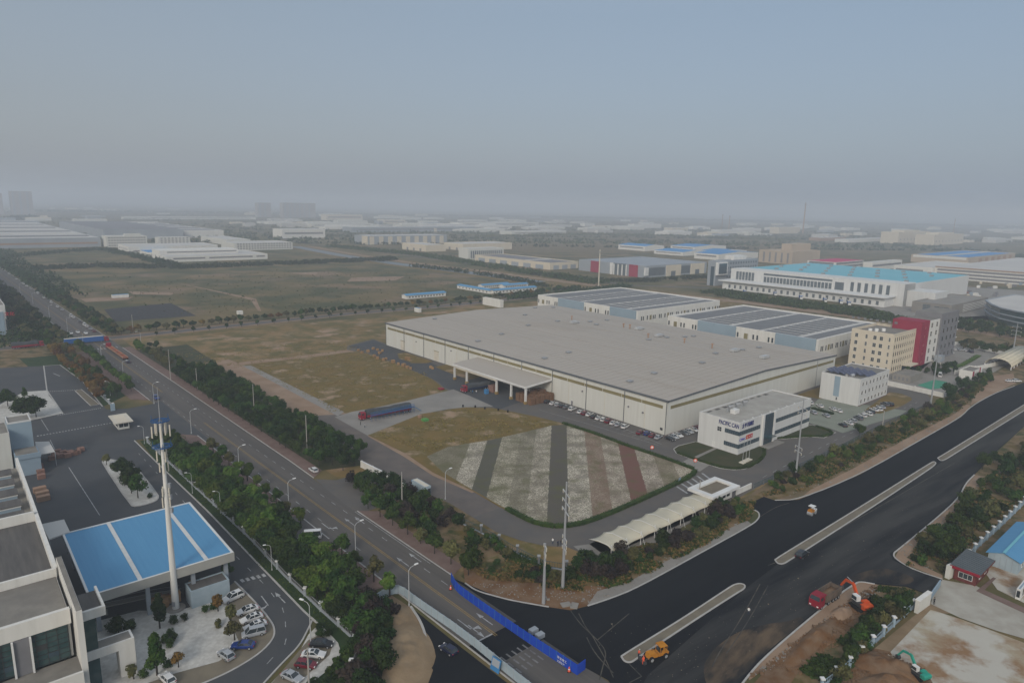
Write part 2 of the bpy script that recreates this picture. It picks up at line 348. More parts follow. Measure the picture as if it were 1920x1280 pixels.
def strip(mb, P, w, z, dash=None, d=0.0):
    """painted line along world polyline P; dash=(on, off)"""
    P = offset(P, d) if d else P
    if dash is None:
        a = offset(P, w/2); b = offset(P, -w/2)
        for i in range(len(P)-1): mb.quad((*b[i].xy, z), (*b[i+1].xy, z), (*a[i+1].xy, z), (*a[i].xy, z))
        return
    on, off = dash; Q = resample(P, 0.5); k = int(on/0.5); pz = int((on+off)/0.5); i = 0
    while i+k < len(Q):
        seg = Q[i:i+k+1]; strip(mb, [seg[0], seg[-1]], w, z); i += pz
def paint(name, mb, m='paint'):
    o = mb.build(name, M[m]); o['kind'] = 'structure'; return o
# ================================================ SETTING
def WP(*pts): return [G(x, y) for x, y in pts]
# terrain
sheet('ground', [(-11000, -250), (11000, -250), (11000, 16000), (-11000, 16000)], 0.0, 'terrain', world=True)
# main road frame: s metres along (growing towards the camera), n metres to the field side
A0 = G(300, 732); _b = G(925, 1187); DR = (_b-A0).normalized(); NR = Vector((-DR.y, DR.x, 0)); NR = NR if NR.x > 0 else -NR
def RDP(s, n, z=0.0): return A0 + DR*s + NR*n + Vector((0, 0, z))
def rpoly(name, pts, z, m): return sheet(name, [(RDP(s, n).x, RDP(s, n).y) for s, n in pts], z, m, world=True)
# estate plot, dry grass
sheet('dry_field', [(225, 632), (480, 612), (724, 594), (900, 572), (1010, 565), (1600, 690), (1760, 720), (1560, 830), (1400, 930), (1100, 1050), (960, 1090), (860, 1070), (640, 900), (400, 745), (300, 690)], 0.02, 'dryfield')
sheet('warm_field', [(455, 683), (640, 656), (690, 663), (750, 685), (810, 710), (828, 722), (830, 736), (760, 752), (700, 765), (640, 775), (560, 735)], 0.035, 'warmgrass')
ribbon('dirt_track', smooth(WP((412, 688), (470, 679), (560, 670), (660, 657))), 7, 0.05, 'dirt')
ribbon('dirt_track', smooth(WP((400, 678), (432, 690), (480, 718), (545, 752), (615, 783))), 17, 0.052, 'dirt')
sheet('concrete_strip', [(455, 686), (470, 685), (645, 772), (633, 780)], 0.07, 'concrete')
sheet('weed_verge', [(860, 1075), (905, 1045), (975, 1055), (1100, 1075), (1250, 1010), (1400, 935), (1440, 915), (1560, 850), (1745, 760), (1860, 700), (1990, 650), (1990, 700), (1905, 722), (1612, 892), (1440, 940), (1322, 1034), (1145, 1124), (1070, 1144), (950, 1126), (893, 1108)], 0.03, 'weeds')
sheet('south_verge', [(1990, 770), (1920, 800), (1827, 890), (1770, 960), (1675, 1037), (1767, 1087), (1800, 1060), (1990, 930)], 0.03, 'weeds')
sheet('orange_soil', [(868, 1060), (925, 1085), (1000, 1092), (1100, 1098), (1165, 1100), (1145, 1122), (1070, 1144), (1029, 1138), (960, 1126), (893, 1108), (872, 1092)], 0.045, 'orangesoil')
for k, pp in enumerate(([(1102, 1134), (1145, 1121), (1195, 1101), (1322, 1031), (1410, 983), (1400, 975), (1310, 1018), (1180, 1090), (1120, 1108)],
                        [(1497, 936), (1612, 889), (1722, 826), (1802, 781), (1820, 761), (1810, 757), (1790, 776), (1700, 822), (1600, 878), (1520, 918)],
                        [(1865, 737), (1905, 718), (1900, 700), (1860, 705), (1830, 722), (1820, 760)],
                        [(1685, 1030), (1770, 960), (1827, 890), (1845, 893), (1800, 950), (1740, 1010), (1700, 1045), (1767, 1078), (1767, 1086), (1677, 1048)],
                        [(1612, 1091), (1572, 1116), (1440, 1226), (1400, 1262), (1405, 1275), (1450, 1240), (1590, 1130), (1650, 1098), (1640, 1094)])):
    sheet('kerbside_gravel', pp, 0.06, 'dirt' if k != 0 else 'concrete')
sheet('trench_soil', [(1405, 1290), (1450, 1240), (1590, 1130), (1630, 1125), (1640, 1145), (1620, 1175), (1560, 1205), (1500, 1255), (1470, 1300)], 0.07, 'orangesoil')
sheet('trench_verge', [(1470, 1300), (1500, 1255), (1560, 1205), (1620, 1175), (1640, 1140), (1640, 1095), (1720, 1105), (1725, 1130), (1640, 1210), (1560, 1290)], 0.05, 'weeds')
sheet('brown_soil', [(1560, 1290), (1640, 1215), (1690, 1225), (1740, 1255), (1760, 1300)], 0.06, 'orangesoil')
sheet('site_soil', [(1640, 1215), (1745, 1128), (1800, 1150), (1760, 1150), (1665, 1232)], 0.055, 'sand')
def smooth_px(pp):
    P = smooth([Vector((x, y, 0)) for x, y in pp]+[Vector((*pp[0], 0))]); return [(p.x, p.y) for p in P[:-1]]
sheet('gate_apron', [(1763, 1086), (1830, 1098), (1920, 1143), (2010, 1180), (2010, 1225), (1920, 1197), (1868, 1182), (1800, 1158), (1745, 1132), (1748, 1118)], 0.08, 'apron')
sheet('stained_slab', [(1745, 1143), (1800, 1160), (1862, 1183), (1920, 1205), (2000, 1240), (1900, 1330), (1760, 1300), (1740, 1265), (1662, 1230)], 0.10, 'slab')
sheet('brick_path', [(1830, 1108), (1862, 1082), (1868, 1084), (1846, 1106), (1990, 1170), (1990, 1182)], 0.11, 'brick')
sheet('site_ground', [(1845, 1070), (1870, 1050), (1960, 1030), (2010, 1060), (2010, 1160), (1940, 1140), (1870, 1105)], 0.05, 'slab')
# estate roads
sheet('gravel_road', [(572, 780), (650, 776), (690, 812), (760, 848), (812, 887), (885, 920), (939, 952), (887, 970), (843, 943), (809, 929), (760, 912), (715, 890), (680, 868), (640, 835), (600, 805)], 0.06, 'gravelroad')
sheet('gravel_shoulder', [(690, 812), (760, 846), (812, 884), (885, 917), (892, 922), (885, 924), (812, 892), (757, 856), (690, 818)], 0.08, 'dirt')
estate = [(887, 970), (930, 997), (975, 1013), (1020, 1023), (1065, 1026), (1112, 1045), (1180, 1030), (1320, 970), (1430, 908), (1562, 844), (1650, 797), (1738, 759), (1746, 748), (1738, 738), (1712, 731), (1665, 726), (1567, 705), (1250, 814), (1030, 745), (860, 690), (770, 661), (700, 636), (652, 648), (650, 656), (690, 663), (750, 685), (810, 710), (825, 722), (832, 728), (852, 738), (900, 770), (1050, 800), (1000, 900), (940, 951)]
sheet('estate_road', estate, 0.075, 'asphalt')
sheet('dark_loop_road', [(652, 650), (700, 637), (722, 646), (745, 652), (800, 676), (830, 690), (900, 708), (1000, 745), (935, 768), (880, 745), (850, 733), (832, 726), (822, 716), (770, 692), (690, 661)], 0.09, 'yardasphalt')
sheet('concrete_pad', [(628, 782), (660, 772), (700, 765), (760, 752), (830, 735), (850, 730), (880, 742), (925, 762), (870, 764), (840, 767), (788, 777), (690, 817), (665, 803)], 0.10, 'concrete')
fieldp = [(690, 816), (790, 776), (870, 764), (925, 765), (1000, 780), (1054, 793), (1180, 836), (1300, 878), (1306, 885), (1300, 893), (1240, 922), (1160, 958), (1100, 982), (1050, 991), (1010, 985), (985, 975), (940, 952), (885, 920), (812, 886), (760, 850)]
sheet('warm_field', fieldp, 0.11, 'warmgrass')
flp = [(800, 856), (840, 838), (925, 824), (1035, 798), (1060, 796), (1180, 837), (1300, 880), (1304, 885), (1298, 892), (1240, 920), (1160, 956), (1100, 979), (1050, 988), (1010, 982), (985, 972), (940, 949), (885, 918), (830, 885)]
# flower bed: sown strips six metres wide, flecked with pale blooms
def flowermat():
    m = bpy.data.materials.new('flower strips'); m.use_nodes = True; t = m.node_tree; N = t.nodes; L = t.links; b = N['Principled BSDF']; b.inputs['Roughness'].default_value = 0.9
    geo = N.new('ShaderNodeNewGeometry'); dt = N.new('ShaderNodeVectorMath'); dt.operation = 'DOT_PRODUCT'; dt.inputs[1].default_value = (0.99765, -0.06851, 0)
    L.new(geo.outputs['Position'], dt.inputs[0])
    wob = N.new('ShaderNodeTexNoise'); wob.inputs['Scale'].default_value = 0.35; L.new(geo.outputs['Position'], wob.inputs[0])
    wa = N.new('ShaderNodeMath'); wa.operation = 'MULTIPLY_ADD'; wa.inputs[1].default_value = 0.7; L.new(wob.outputs[0], wa.inputs[0]); L.new(dt.outputs['Value'], wa.inputs[2])
    mr = N.new('ShaderNodeMapRange'); mr.inputs['From Min'].default_value = -50.35; mr.inputs['From Max'].default_value = 59.65; L.new(wa.outputs[0], mr.inputs[0])
    base = N.new('ShaderNodeValToRGB'); base.color_ramp.interpolation = 'CONSTANT'; dens = N.new('ShaderNodeValToRGB'); dens.color_ramp.interpolation = 'CONSTANT'
    st = [(-50, (0.115, 0.10, 0.055), 0.25), (-30.4, (0.14, 0.12, 0.09), 1.0), (-24.4, (0.072, 0.068, 0.046), 0.03), (-19.4, (0.12, 0.105, 0.06), 0.75), (-12.6, (0.115, 0.10, 0.06), 0.4), (-7.0, (0.13, 0.11, 0.075), 0.85), (-0.9, (0.075, 0.066, 0.05), 0.02), (5.4, (0.14, 0.12, 0.09), 0.95),
          (12.0, (0.15, 0.095, 0.06), 0.3), (18.0, (0.15, 0.115, 0.08), 0.75), (24.0, (0.135, 0.060, 0.042), 0.01), (29.6, (0.15, 0.115, 0.085), 0.8), (35.7, (0.14, 0.11, 0.065), 0.3), (41.8, (0.17, 0.13, 0.09), 0.85)]
    for rr, ix in ((base, 1), (dens, 2)):
        while len(rr.color_ramp.elements) > 1: rr.color_ramp.elements.remove(rr.color_ramp.elements[-1])
        for i, s in enumerate(st):
            e = rr.color_ramp.elements[0] if i == 0 else rr.color_ramp.elements.new((s[0]+50)/110)
            e.position = (s[0]+50)/110; e.color = (*s[1], 1) if ix == 1 else (s[2], s[2], s[2], 1)
    L.new(mr.outputs[0], base.inputs[0]); L.new(mr.outputs[0], dens.inputs[0])
    n1 = N.new('ShaderNodeTexNoise'); n1.inputs['Scale'].default_value = 2.3; n1.inputs['Detail'].default_value = 5; n1.inputs['Roughness'].default_value = 0.75; L.new(geo.outputs['Position'], n1.inputs[0])
    n2 = N.new('ShaderNodeTexNoise'); n2.inputs['Scale'].default_value = 0.17; n2.inputs['Detail'].default_value = 6; L.new(geo.outputs['Position'], n2.inputs[0])
    m1 = N.new('ShaderNodeMapRange'); m1.inputs['From Min'].default_value = 0.42; m1.inputs['From Max'].default_value = 0.62; L.new(n1.outputs[0], m1.inputs[0])
    m2 = N.new('ShaderNodeMapRange'); m2.inputs['From Min'].default_value = 0.38; m2.inputs['From Max'].default_value = 0.58; m2.inputs['To Min'].default_value = 0.3; L.new(n2.outputs[0], m2.inputs[0])
    p = N.new('ShaderNodeMath'); p.operation = 'MULTIPLY'; L.new(m1.outputs[0], p.inputs[0]); L.new(m2.outputs[0], p.inputs[1])
    q = N.new('ShaderNodeMath'); q.operation = 'MULTIPLY'; L.new(p.outputs[0], q.inputs[0]); L.new(dens.outputs[0], q.inputs[1])
    mx = N.new('ShaderNodeMix'); mx.data_type = 'RGBA'; L.new(q.outputs[0], mx.inputs[0]); L.new(base.outputs[0], mx.inputs[6]); mx.inputs[7].default_value = (0.66, 0.60, 0.47, 1)
    g = N.new('ShaderNodeMix'); g.data_type = 'RGBA'; n4 = N.new('ShaderNodeTexNoise'); n4.inputs['Scale'].default_value = 0.16; n4.inputs['Detail'].default_value = 7; L.new(geo.outputs['Position'], n4.inputs[0])
    m4 = N.new('ShaderNodeMapRange'); m4.inputs['From Min'].default_value = 0.50; m4.inputs['From Max'].default_value = 0.72; m4.inputs['To Max'].default_value = 0.75; L.new(n4.outputs[0], m4.inputs[0])
    L.new(m4.outputs[0], g.inputs[0]); L.new(mx.outputs[2], g.inputs[6]); g.inputs[7].default_value = (0.085, 0.085, 0.025, 1)
    L.new(g.outputs[2], b.inputs['Base Color']); return m
M['flowers'] = flowermat()
fo = sheet('flower_bed', flp, 0.125, 'flowers'); del fo['kind']; tag(fo, 'striped flower bed with pale blooms in parallel strips below the big warehouse', 'flower bed', kind='stuff')
# lawns by the offices
lawn1 = WP((1263, 842), (1272, 836), (1305, 828), (1382, 853), (1430, 834), (1434, 842), (1434, 856), (1415, 872), (1395, 880), (1375, 881), (1350, 878), (1300, 862), (1268, 850))
lawn2 = WP((1450, 822), (1515, 797), (1524, 797), (1567, 811), (1545, 821), (1520, 819), (1470, 823))
for L_ in (lawn1, lawn2):
    sheet('lawn', [(p.x, p.y) for p in L_], 0.12, 'lawn', world=True); kerb('kerb', L_+[L_[0]], 0.3, 0.2)
sheet('garden_path', [(1301, 862), (1296, 859), (1340, 839), (1345, 841)], 0.14, 'concrete')
sheet('staff_parking', [(1516, 792), (1520, 762), (1536, 747), (1700, 770), (1690, 778), (1640, 793), (1580, 812), (1556, 803), (1524, 795)], 0.11, 'greenpave')
sheet('dorm_grass', [(1620, 770), (1668, 735), (1690, 738), (1708, 745), (1710, 750), (1690, 762), (1650, 776)], 0.125, 'warmgrass')
sheet('dorm_back_grass', [(1490, 742), (1560, 718), (1600, 735), (1536, 748), (1512, 744)], 0.12, 'warmgrass')
sheet('yard_grass', [(745, 663), (760, 661), (812, 678), (800, 681), (772, 681), (748, 672)], 0.12, 'warmgrass')
sheet('yard_grass', [(815, 688), (840, 683), (905, 706), (880, 712), (845, 700)], 0.12, 'warmgrass')
# neighbour plot (cream and crimson blocks)
sheet('neighbour_yard', [(1665, 728), (1600, 690), (1720, 700), (1790, 640), (1870, 660), (1920, 665), (1860, 700), (1800, 730), (1770, 745)], 0.05, 'concrete')
sheet('tennis_court', [(1720, 722), (1752, 712), (1776, 716), (1772, 727), (1745, 730)], 0.09, 'courtgreen')
# fresh black road
sheet('new_road', [(850, 1085), (872, 1093), (893, 1108), (933, 1119), (960, 1126), (1029, 1138), (1070, 1144), (1102, 1136), (1145, 1122), (1195, 1102), (1322, 1032), (1410, 984), (1423, 972), (1424, 963), (1418, 957), (1388, 947), (1401, 946), (1432, 931), (1453, 938), (1497, 937),
                   (1612, 890), (1722, 827), (1802, 782), (1820, 762), (1865, 737), (1902, 724), (1990, 690), (2100, 690), (2000, 760), (1920, 800), (1870, 845), (1827, 890), (1810, 907), (1800, 930), (1770, 960), (1685, 1030), (1675, 1037), (1677, 1047), (1710, 1067), (1767, 1086), (1748, 1118), (1700, 1100), (1640, 1095),
                   (1612, 1090), (1602, 1095), (1572, 1115), (1440, 1225), (1395, 1275), (1360, 1330), (1180, 1330), (1140, 1275), (1100, 1253)], 0.09, 'newasphalt')
sheet('new_road', [(770, 1138), (785, 1150), (860, 1210), (960, 1287), (1040, 1345), (770, 1345), (795, 1250), (800, 1215), (790, 1167)], 0.09, 'newasphalt')
for pts in ([(872, 1093), (893, 1108), (933, 1119), (960, 1126), (1029, 1138)], [(1102, 1136), (1145, 1122), (1195, 1102), (1322, 1032), (1410, 984), (1423, 972), (1424, 963), (1418, 957), (1388, 947)],
            [(1453, 938), (1497, 937), (1612, 890), (1722, 827), (1802, 782), (1820, 762), (1865, 737), (1902, 724)], [(1827, 890), (1810, 907), (1800, 930), (1770, 960), (1685, 1030), (1675, 1037), (1677, 1047), (1710, 1067), (1767, 1086)],
            [(1640, 1095), (1612, 1090), (1602, 1095), (1572, 1115), (1440, 1225), (1395, 1275), (1360, 1330)]):
    kerb('kerb', smooth(WP(*pts)), 0.35, 0.2)
sheet('worn_lane', [(1460, 1056), (1760, 870), (1990, 722), (2060, 720), (1920, 800), (1866, 846), (1822, 893), (1803, 912), (1795, 930), (1765, 958), (1680, 1030), (1668, 1038), (1674, 1050), (1710, 1068), (1765, 1087), (1747, 1117), (1700, 1098), (1640, 1092), (1612, 1087), (1598, 1093), (1568, 1113), (1436, 1222), (1390, 1272), (1360, 1330), (1180, 1330), (1215, 1265), (1400, 1102)], 0.10, 'wornasphalt')
for pp in ([(1340, 1215), (1380, 1185), (1435, 1170), (1480, 1165), (1500, 1155), (1510, 1164), (1436, 1222), (1392, 1270), (1330, 1300), (1315, 1250)], [(1575, 1092), (1605, 1076), (1650, 1064), (1680, 1070), (1720, 1085), (1700, 1098), (1640, 1091), (1612, 1087), (1598, 1093)]):
    sheet('dusty_lane', smooth_px(pp), 0.115, 'dustyasphalt')
# median islands
def island(pts, w=0.35):
    P = smooth(WP(*pts)+[G(*pts[0])]); sheet('median', [(p.x, p.y) for p in P[:-1]], 0.16, 'paving', world=True); kerb('kerb', P, w, 0.25)
island([(1165, 1231), (1170, 1240), (1182, 1243), (1194, 1235), (1290, 1171), (1380, 1113), (1396, 1104), (1397, 1097), (1388, 1094), (1378, 1096), (1370, 1100), (1280, 1160), (1180, 1221)])
island([(1453, 1050), (1458, 1057), (1468, 1058), (1480, 1051), (1622, 960), (1735, 885), (1756, 870), (1752, 865), (1745, 868), (1600, 959), (1466, 1041)])
island([(1758, 859), (1764, 865), (1774, 861), (1785, 854), (1920, 770), (2010, 714), (2002, 709), (1920, 759), (1775, 849)])
mb = MB()
for pts in ([(1070, 1145), (1088, 1170), (1110, 1190), (1118, 1205), (1135, 1235), (1150, 1270)], [(1085, 1150), (1100, 1180), (1120, 1200), (1138, 1222), (1130, 1250), (1124, 1275)], [(1180, 1245), (1203, 1268)], [(1203, 1268), (1180, 1280)], [(1425, 1095), (1390, 1160), (1350, 1220), (1335, 1250)], [(1440, 1098), (1400, 1170), (1362, 1225)], [(1440, 1060), (1480, 1045), (1640, 955), (1790, 868)],
            [(1425, 969), (1453, 951), (1480, 943)], [(1100, 1195), (1115, 1225), (1150, 1262)], [(1120, 1200), (1150, 1175), (1180, 1150)]):
    strip(mb, smooth(WP(*pts)), 0.22, 0.125)
paint('dust_tracks', mb, 'tracks')
# main road and its pavements
rpoly('road', [(-900, -8.4), (-60, -7.8), (20, -7.8), (60, -6.9), (300, -6.5), (300, 6.8), (165, 6.8), (120, 8.4), (-25, 9.2), (-130, 9.8), (-900, 8.0)], 0.06, 'roadasphalt')
rpoly('road_overlay', [(236, -6.4), (244, -6.4), (244, 6.7), (236, 6.7)], 0.066, 'newasphalt')
kerb('kerb', [RDP(s, n) for s, n in ((-900, -8.4), (-135, -8.2))], 0.3); kerb('kerb', [RDP(s, n) for s, n in ((-112, -8), (-60, -7.9), (14, -7.9))], 0.3)
kerb('kerb', [RDP(s, n) for s, n in ((74, -6.9), (178, -6.9))], 0.3); kerb('kerb', [RDP(s, n) for s, n in ((182, -6.9), (300, -6.5))], 0.3)
kerb('kerb', [RDP(s, n) for s, n in ((-900, 8.0), (-140, 9.8))], 0.3); kerb('kerb', [RDP(s, n) for s, n in ((-112, 9.6), (-25, 9.3), (120, 8.6), (138, 8.2))], 0.3); kerb('kerb', [RDP(s, n) for s, n in ((168, 6.9), (213, 6.9))], 0.3)
rpoly('pavement', [(-112, -8.2), (14, -8.1), (8, -14), (-112, -14)], 0.12, 'brick')
rpoly('pavement', [(74, -7.1), (160, -7.1), (160, -12), (68, -12)], 0.12, 'brick')
rpoly('pavement', [(182, -7.1), (207, -7.1), (206, -14), (180, -16)], 0.13, 'brick')
rpoly('pavement', [(-112, 9.8), (-25, 9.5), (120, 8.8), (138, 8.5), (134, 13), (-25, 14), (-112, 14)], 0.12, 'brick')
rpoly('pavement', [(168, 7.1), (213, 7.1), (211, 11.5), (172, 11.5)], 0.12, 'brick')
sheet('road_entry', [(590, 898), (630, 900), (687, 884), (722, 896), (768, 915), (745, 936), (692, 957), (676, 966), (640, 940)], 0.065, 'asphalt')
sheet('gate_drive', [(192, 768), (240, 766), (287, 757), (302, 752), (420, 845), (385, 838), (345, 815), (262, 824), (250, 826), (230, 800)], 0.065, 'yardasphalt')
sheet('van_drive', [(520, 968), (548, 958), (636, 1018), (630, 1026), (600, 1022), (575, 1030)], 0.066, 'asphalt')
# cross road
XR = [G(*p) for p in ((-260, 680), (0, 654), (110, 642), (215, 633), (275, 627), (480, 606), (655, 588), (780, 578), (900, 567), (1000, 556), (1100, 545))]
ribbon('cross_road', XR, 9.5, 0.055, 'asphalt'); ribbon('cross_verge', XR, 15, 0.03, 'dirt')
# canal and banks, a far road
CN = [G(*p) for p in ((560, 462), (640, 477), (752, 494), (900, 512), (1020, 528), (1140, 543), (1400, 573), (1790, 624), (1920, 644), (2100, 668))]
ribbon('canal_bank', CN, 70, 0.03, 'warmgrass'); ribbon('water', CN[:5], 24, 0.06, 'water', d=-8); ribbon('brown_bank', CN, 14, 0.07, 'dirt', d=20)
ribbon('far_road', [G(*p) for p in ((470, 430), (560, 455), (700, 470), (1000, 510), (1180, 535), (1330, 540))], 10, 0.09, 'asphalt')
sheet('far_field', [(900, 455), (1180, 445), (1500, 455), (1500, 470), (1100, 475), (960, 470)], 0.02, 'weeds')
sheet('yard_right', [(1560, 520), (1920, 545), (2000, 560), (2000, 600), (1880, 590), (1700, 600), (1620, 570)], 0.03, 'concrete')
sheet('mid_field', [(1380, 585), (1600, 612), (1800, 640), (1920, 655), (1920, 640), (1700, 600), (1400, 560)], 0.04, 'weeds')
sheet('big_field', [(75, 515), (420, 500), (690, 490), (760, 500), (900, 525), (1000, 548), (880, 558), (600, 580), (300, 605), (200, 600)], 0.015, 'weeds2' if 'weeds2' in M else 'terrain')
for pp in ([(240, 546), (330, 549), (320, 553), (250, 552)], [(330, 530), (480, 560), (490, 583), (484, 583), (470, 562)], [(150, 560), (250, 556), (240, 562), (160, 566)], [(660, 520), (760, 518), (740, 526), (650, 528)], [(540, 512), (600, 510), (590, 516)]):
    sheet('bare_earth', pp, 0.04, 'dirt')
sheet('ploughed_plot', [(195, 580), (320, 568), (368, 592), (215, 603)], 0.05, 'darknet')
# markings on the main road
mb = MB(); mw = MB()
for dn in (-0.22, 0.22):
    strip(mb, [RDP(-700, dn+0.3), RDP(-140, dn), RDP(-112, dn)], 0.16, 0.075); strip(mb, [RDP(-108, dn), RDP(4, dn)], 0.16, 0.075); strip(mb, [RDP(60, dn), RDP(237, dn)], 0.16, 0.075)
for n in (-3.7, 4.1):
    strip(mw, [RDP(-700, n), RDP(-140, n)], 0.15, 0.075, dash=(3, 5)); strip(mw, [RDP(-108, n), RDP(195, n)], 0.16, 0.075, dash=(2.5, 4.5))
strip(mw, [RDP(206, 3.6), RDP(230, 3.6)], 0.15, 0.075, dash=(2.5, 4.5)); strip(mw, [RDP(206, -5.6), RDP(262, -5.4)], 0.15, 0.075); strip(mw, [RDP(236, -5.8), RDP(236, -0.3)], 0.4, 0.075); strip(mw, [RDP(168, 6.2), RDP(205, 6.1)], 0.14, 0.075)
mf = MB()
for i in range(8):
    for k in range(3): strip(mf, [RDP(242.6+k*2.2, -5.2+i*1.45), RDP(244.2+k*2.2, -5.2+i*1.45)], 0.38, 0.075)
paint('faded_crossing', mf, 'paintfaint')
for i in range(10): strip(mw, [RDP(-118, -7+i*1.6), RDP(-113, -7+i*1.6)], 0.6, 0.075)
def arrow(mb, C, u, L=5.5, turn=None, z=0.08):
    """lane arrow pointing along u; turn=+1/-1 adds a bent head"""
    n = Vector((-u.y, u.x, 0)); w = 0.12
    def q(pts): 
        P = [C + u*a + n*b for a, b in pts]; k = len(mb.v); mb.v += [(p.x, p.y, z) for p in P]; mb.f.append(tuple(range(k, k+len(P))))
    q([(-L/2, -w), (L/2-1.8, -w), (L/2-1.8, w), (-L/2, w)]) if not turn else q([(-L/2, -w), (L/2-1.0, -w), (L/2-1.0, w), (-L/2, w)])
    if turn != 9 and not turn: q([(L/2-2.0, -0.5), (L/2, 0), (L/2-2.0, 0.5)])
    if turn: t = turn; q([(L/2-1.2, 0), (L/2-0.2, t*1.2), (L/2-0.5, t*1.4), (L/2-1.6, 0)]) ; q([(L/2-1.0, t*0.9), (L/2+0.6, t*1.7), (L/2-1.0, t*2.0)])
UA = -DR
for px in ((674, 975), (655, 978), (778, 1045), (755, 1053), (908, 1160)): arrow(mw, G(*px), UA)
for px in ((612, 987), (873, 1172)): arrow(mw, G(*px), DR, 5.5, turn=1)
arrow(mw, G(893, 1183), DR)
# markings inside the estate
for pts, ds in (([(1060, 760), (1150, 795), (1240, 833)], None), ([(1430, 895), (1560, 828), (1650, 787), (1728, 750)], (3, 4)), ([(1010, 768), (1120, 800), (1235, 835)], None)):
    strip(mw, WP(*pts), 0.14, 0.09, dash=ds)
for i in range(6): strip(mw, [G(1269+i*9.5, 912-i*5)+Vector((0, 0, 0)), G(1289+i*9.5, 925-i*4.6)], 0.7, 0.09)
sheet('crossing_paving', [(1274, 869), (1294, 858), (1330, 872), (1312, 884)], 0.10, 'concrete')
for i in range(20): a = G(1022+i*10.6, 748+i*3.78); strip(mw, [a, a - UD*5.2], 0.12, 0.09)
# left factory yard
sheet('yard', [(-260, 715), (-60, 697), (0, 690), (84, 686), (112, 684), (155, 715), (200, 768), (252, 825), (300, 872), (387, 955), (480, 1052), (570, 1145), (585, 1165), (579, 1177), (562, 1210), (530, 1242), (495, 1280), (440, 1345), (-260, 1345)], 0.07, 'yardasphalt')
kerb('kerb', WP((84, 686), (112, 684), (155, 715), (192, 762)), 0.4, 0.15); kerb('kerb', WP((252, 826), (300, 873), (387, 956), (480, 1053), (570, 1146), (604, 1176)), 0.4, 0.18)
kerb('kerb', smooth(WP((585, 1163), (579, 1177), (562, 1210), (530, 1242), (495, 1280), (455, 1325))), 0.35, 0.18)
kerb('kerb', smooth(WP((440, 1090), (480, 1130), (505, 1160), (515, 1177), (514, 1196), (489, 1224), (439, 1255), (389, 1278), (330, 1300))), 0.35, 0.18)
sheet('parking_bay', [(412, 1112), (440, 1091), (480, 1130), (505, 1160), (515, 1177), (514, 1196), (489, 1224), (439, 1255), (389, 1278), (330, 1302), (240, 1320), (250, 1290), (330, 1262), (410, 1240), (450, 1215), (440, 1180)], 0.10, 'paving')
sheet('gravel_garden', [(120, 1190), (180, 1165), (260, 1145), (335, 1145), (400, 1125), (425, 1118), (425, 1150), (440, 1185), (452, 1212), (410, 1240), (330, 1262), (250, 1290), (120, 1320)], 0.12, 'gravelwhite')
sheet('gravel_corner', [(590, 1178), (602, 1172), (620, 1190), (634, 1205), (640, 1225), (610, 1260), (560, 1300), (500, 1345), (450, 1345), (500, 1290), (560, 1225), (578, 1190)], 0.11, 'gravelwhite')
sheet('parking_bay', [(578, 1200), (600, 1190), (625, 1205), (618, 1228), (560, 1280), (520, 1300), (495, 1298), (540, 1245)], 0.13, 'paving')
isl = smooth(WP((193, 862), (200, 860), (250, 870), (297, 928), (296, 937), (285, 943), (256, 950), (245, 948), (192, 868), (193, 862)), 1)
sheet('tree_island', [(p.x, p.y) for p in isl[:-1]], 0.15, 'gravelwhite', world=True); kerb('kerb', isl, 0.4, 0.25)
sheet('tree_island', [(-60, 790), (45, 735), (88, 732), (92, 742), (118, 775), (70, 786), (0, 800)], 0.15, 'gravelwhite'); kerb('kerb', WP((82, 686), (88, 732), (118, 776)), 0.5, 0.2)
sheet('tree_island', [(141, 733), (152, 730), (186, 758), (170, 761)], 0.15, 'paving'); kerb('kerb', WP((141, 733), (152, 730), (186, 758), (170, 761), (141, 733)), 0.3, 0.2)
sheet('roadside_turf', [(30, 655), (100, 650), (112, 684), (60, 688), (0, 690), (-60, 697), (-60, 665)], 0.03, 'weeds')
rpoly('hedge_ground', [(-112, -14.2), (0, -14.2), (12, -25), (-14, -36), (-112, -40)], 0.04, 'turf')
sheet('hedge_ground', [(262, 826), (345, 817), (400, 850), (560, 990), (700, 1130), (735, 1180), (700, 1345), (520, 1345), (605, 1177), (480, 1053), (387, 956), (300, 873)], 0.035, 'turf')
rpoly('shrub_ground', [(-100, 14.2), (134, 13.2), (140, 30), (100, 34), (-60, 40), (-100, 42)], 0.03, 'lawn')
rpoly('shrub_ground', [(172, 11.7), (212, 11.7), (212, 24), (190, 36), (165, 42), (160, 30)], 0.035, 'weeds')
sheet('sand', [(700, 1135), (735, 1116), (768, 1138), (790, 1167), (800, 1200), (799, 1238), (812, 1256), (780, 1345), (700, 1345), (728, 1210), (716, 1160)], 0.10, 'sand')
kerb('kerb', smooth(WP((770, 1137), (790, 1167), (800, 1200), (799, 1240))), 0.5, 0.25)
ml = MB()
for (x0, y0, x1, y1, n) in ((150, 731, 92, 734, 14), (190, 765, 107, 779, 21), (214, 792, 68, 818, 26)):
    a, b = G(x0, y0), G(x1, y1)
    for i in range(n):
        p = a + (b-a)*((i+0.25)/n); q = a + (b-a)*((i+0.75)/n); strip(ml, [p, q], 0.9, 0.10)
for pts, w, ds in (([(129, 876), (187, 966)], 0.2, None), ([(77, 786), (91, 808)], 0.2, None), ([(94, 825), (104, 845)], 0.2, None), ([(100, 700), (112, 705)], 0.5, None), ([(260, 850), (400, 1000), (500, 1100), (530, 1140), (535, 1160)], 0.15, (2, 5)), ([(440, 1090), (500, 1152)], 0.3, None), ([(535, 1165), (537, 1205), (500, 1245), (450, 1275)], 0.15, (2, 4))):
    strip(ml, WP(*pts), w, 0.10, dash=ds)
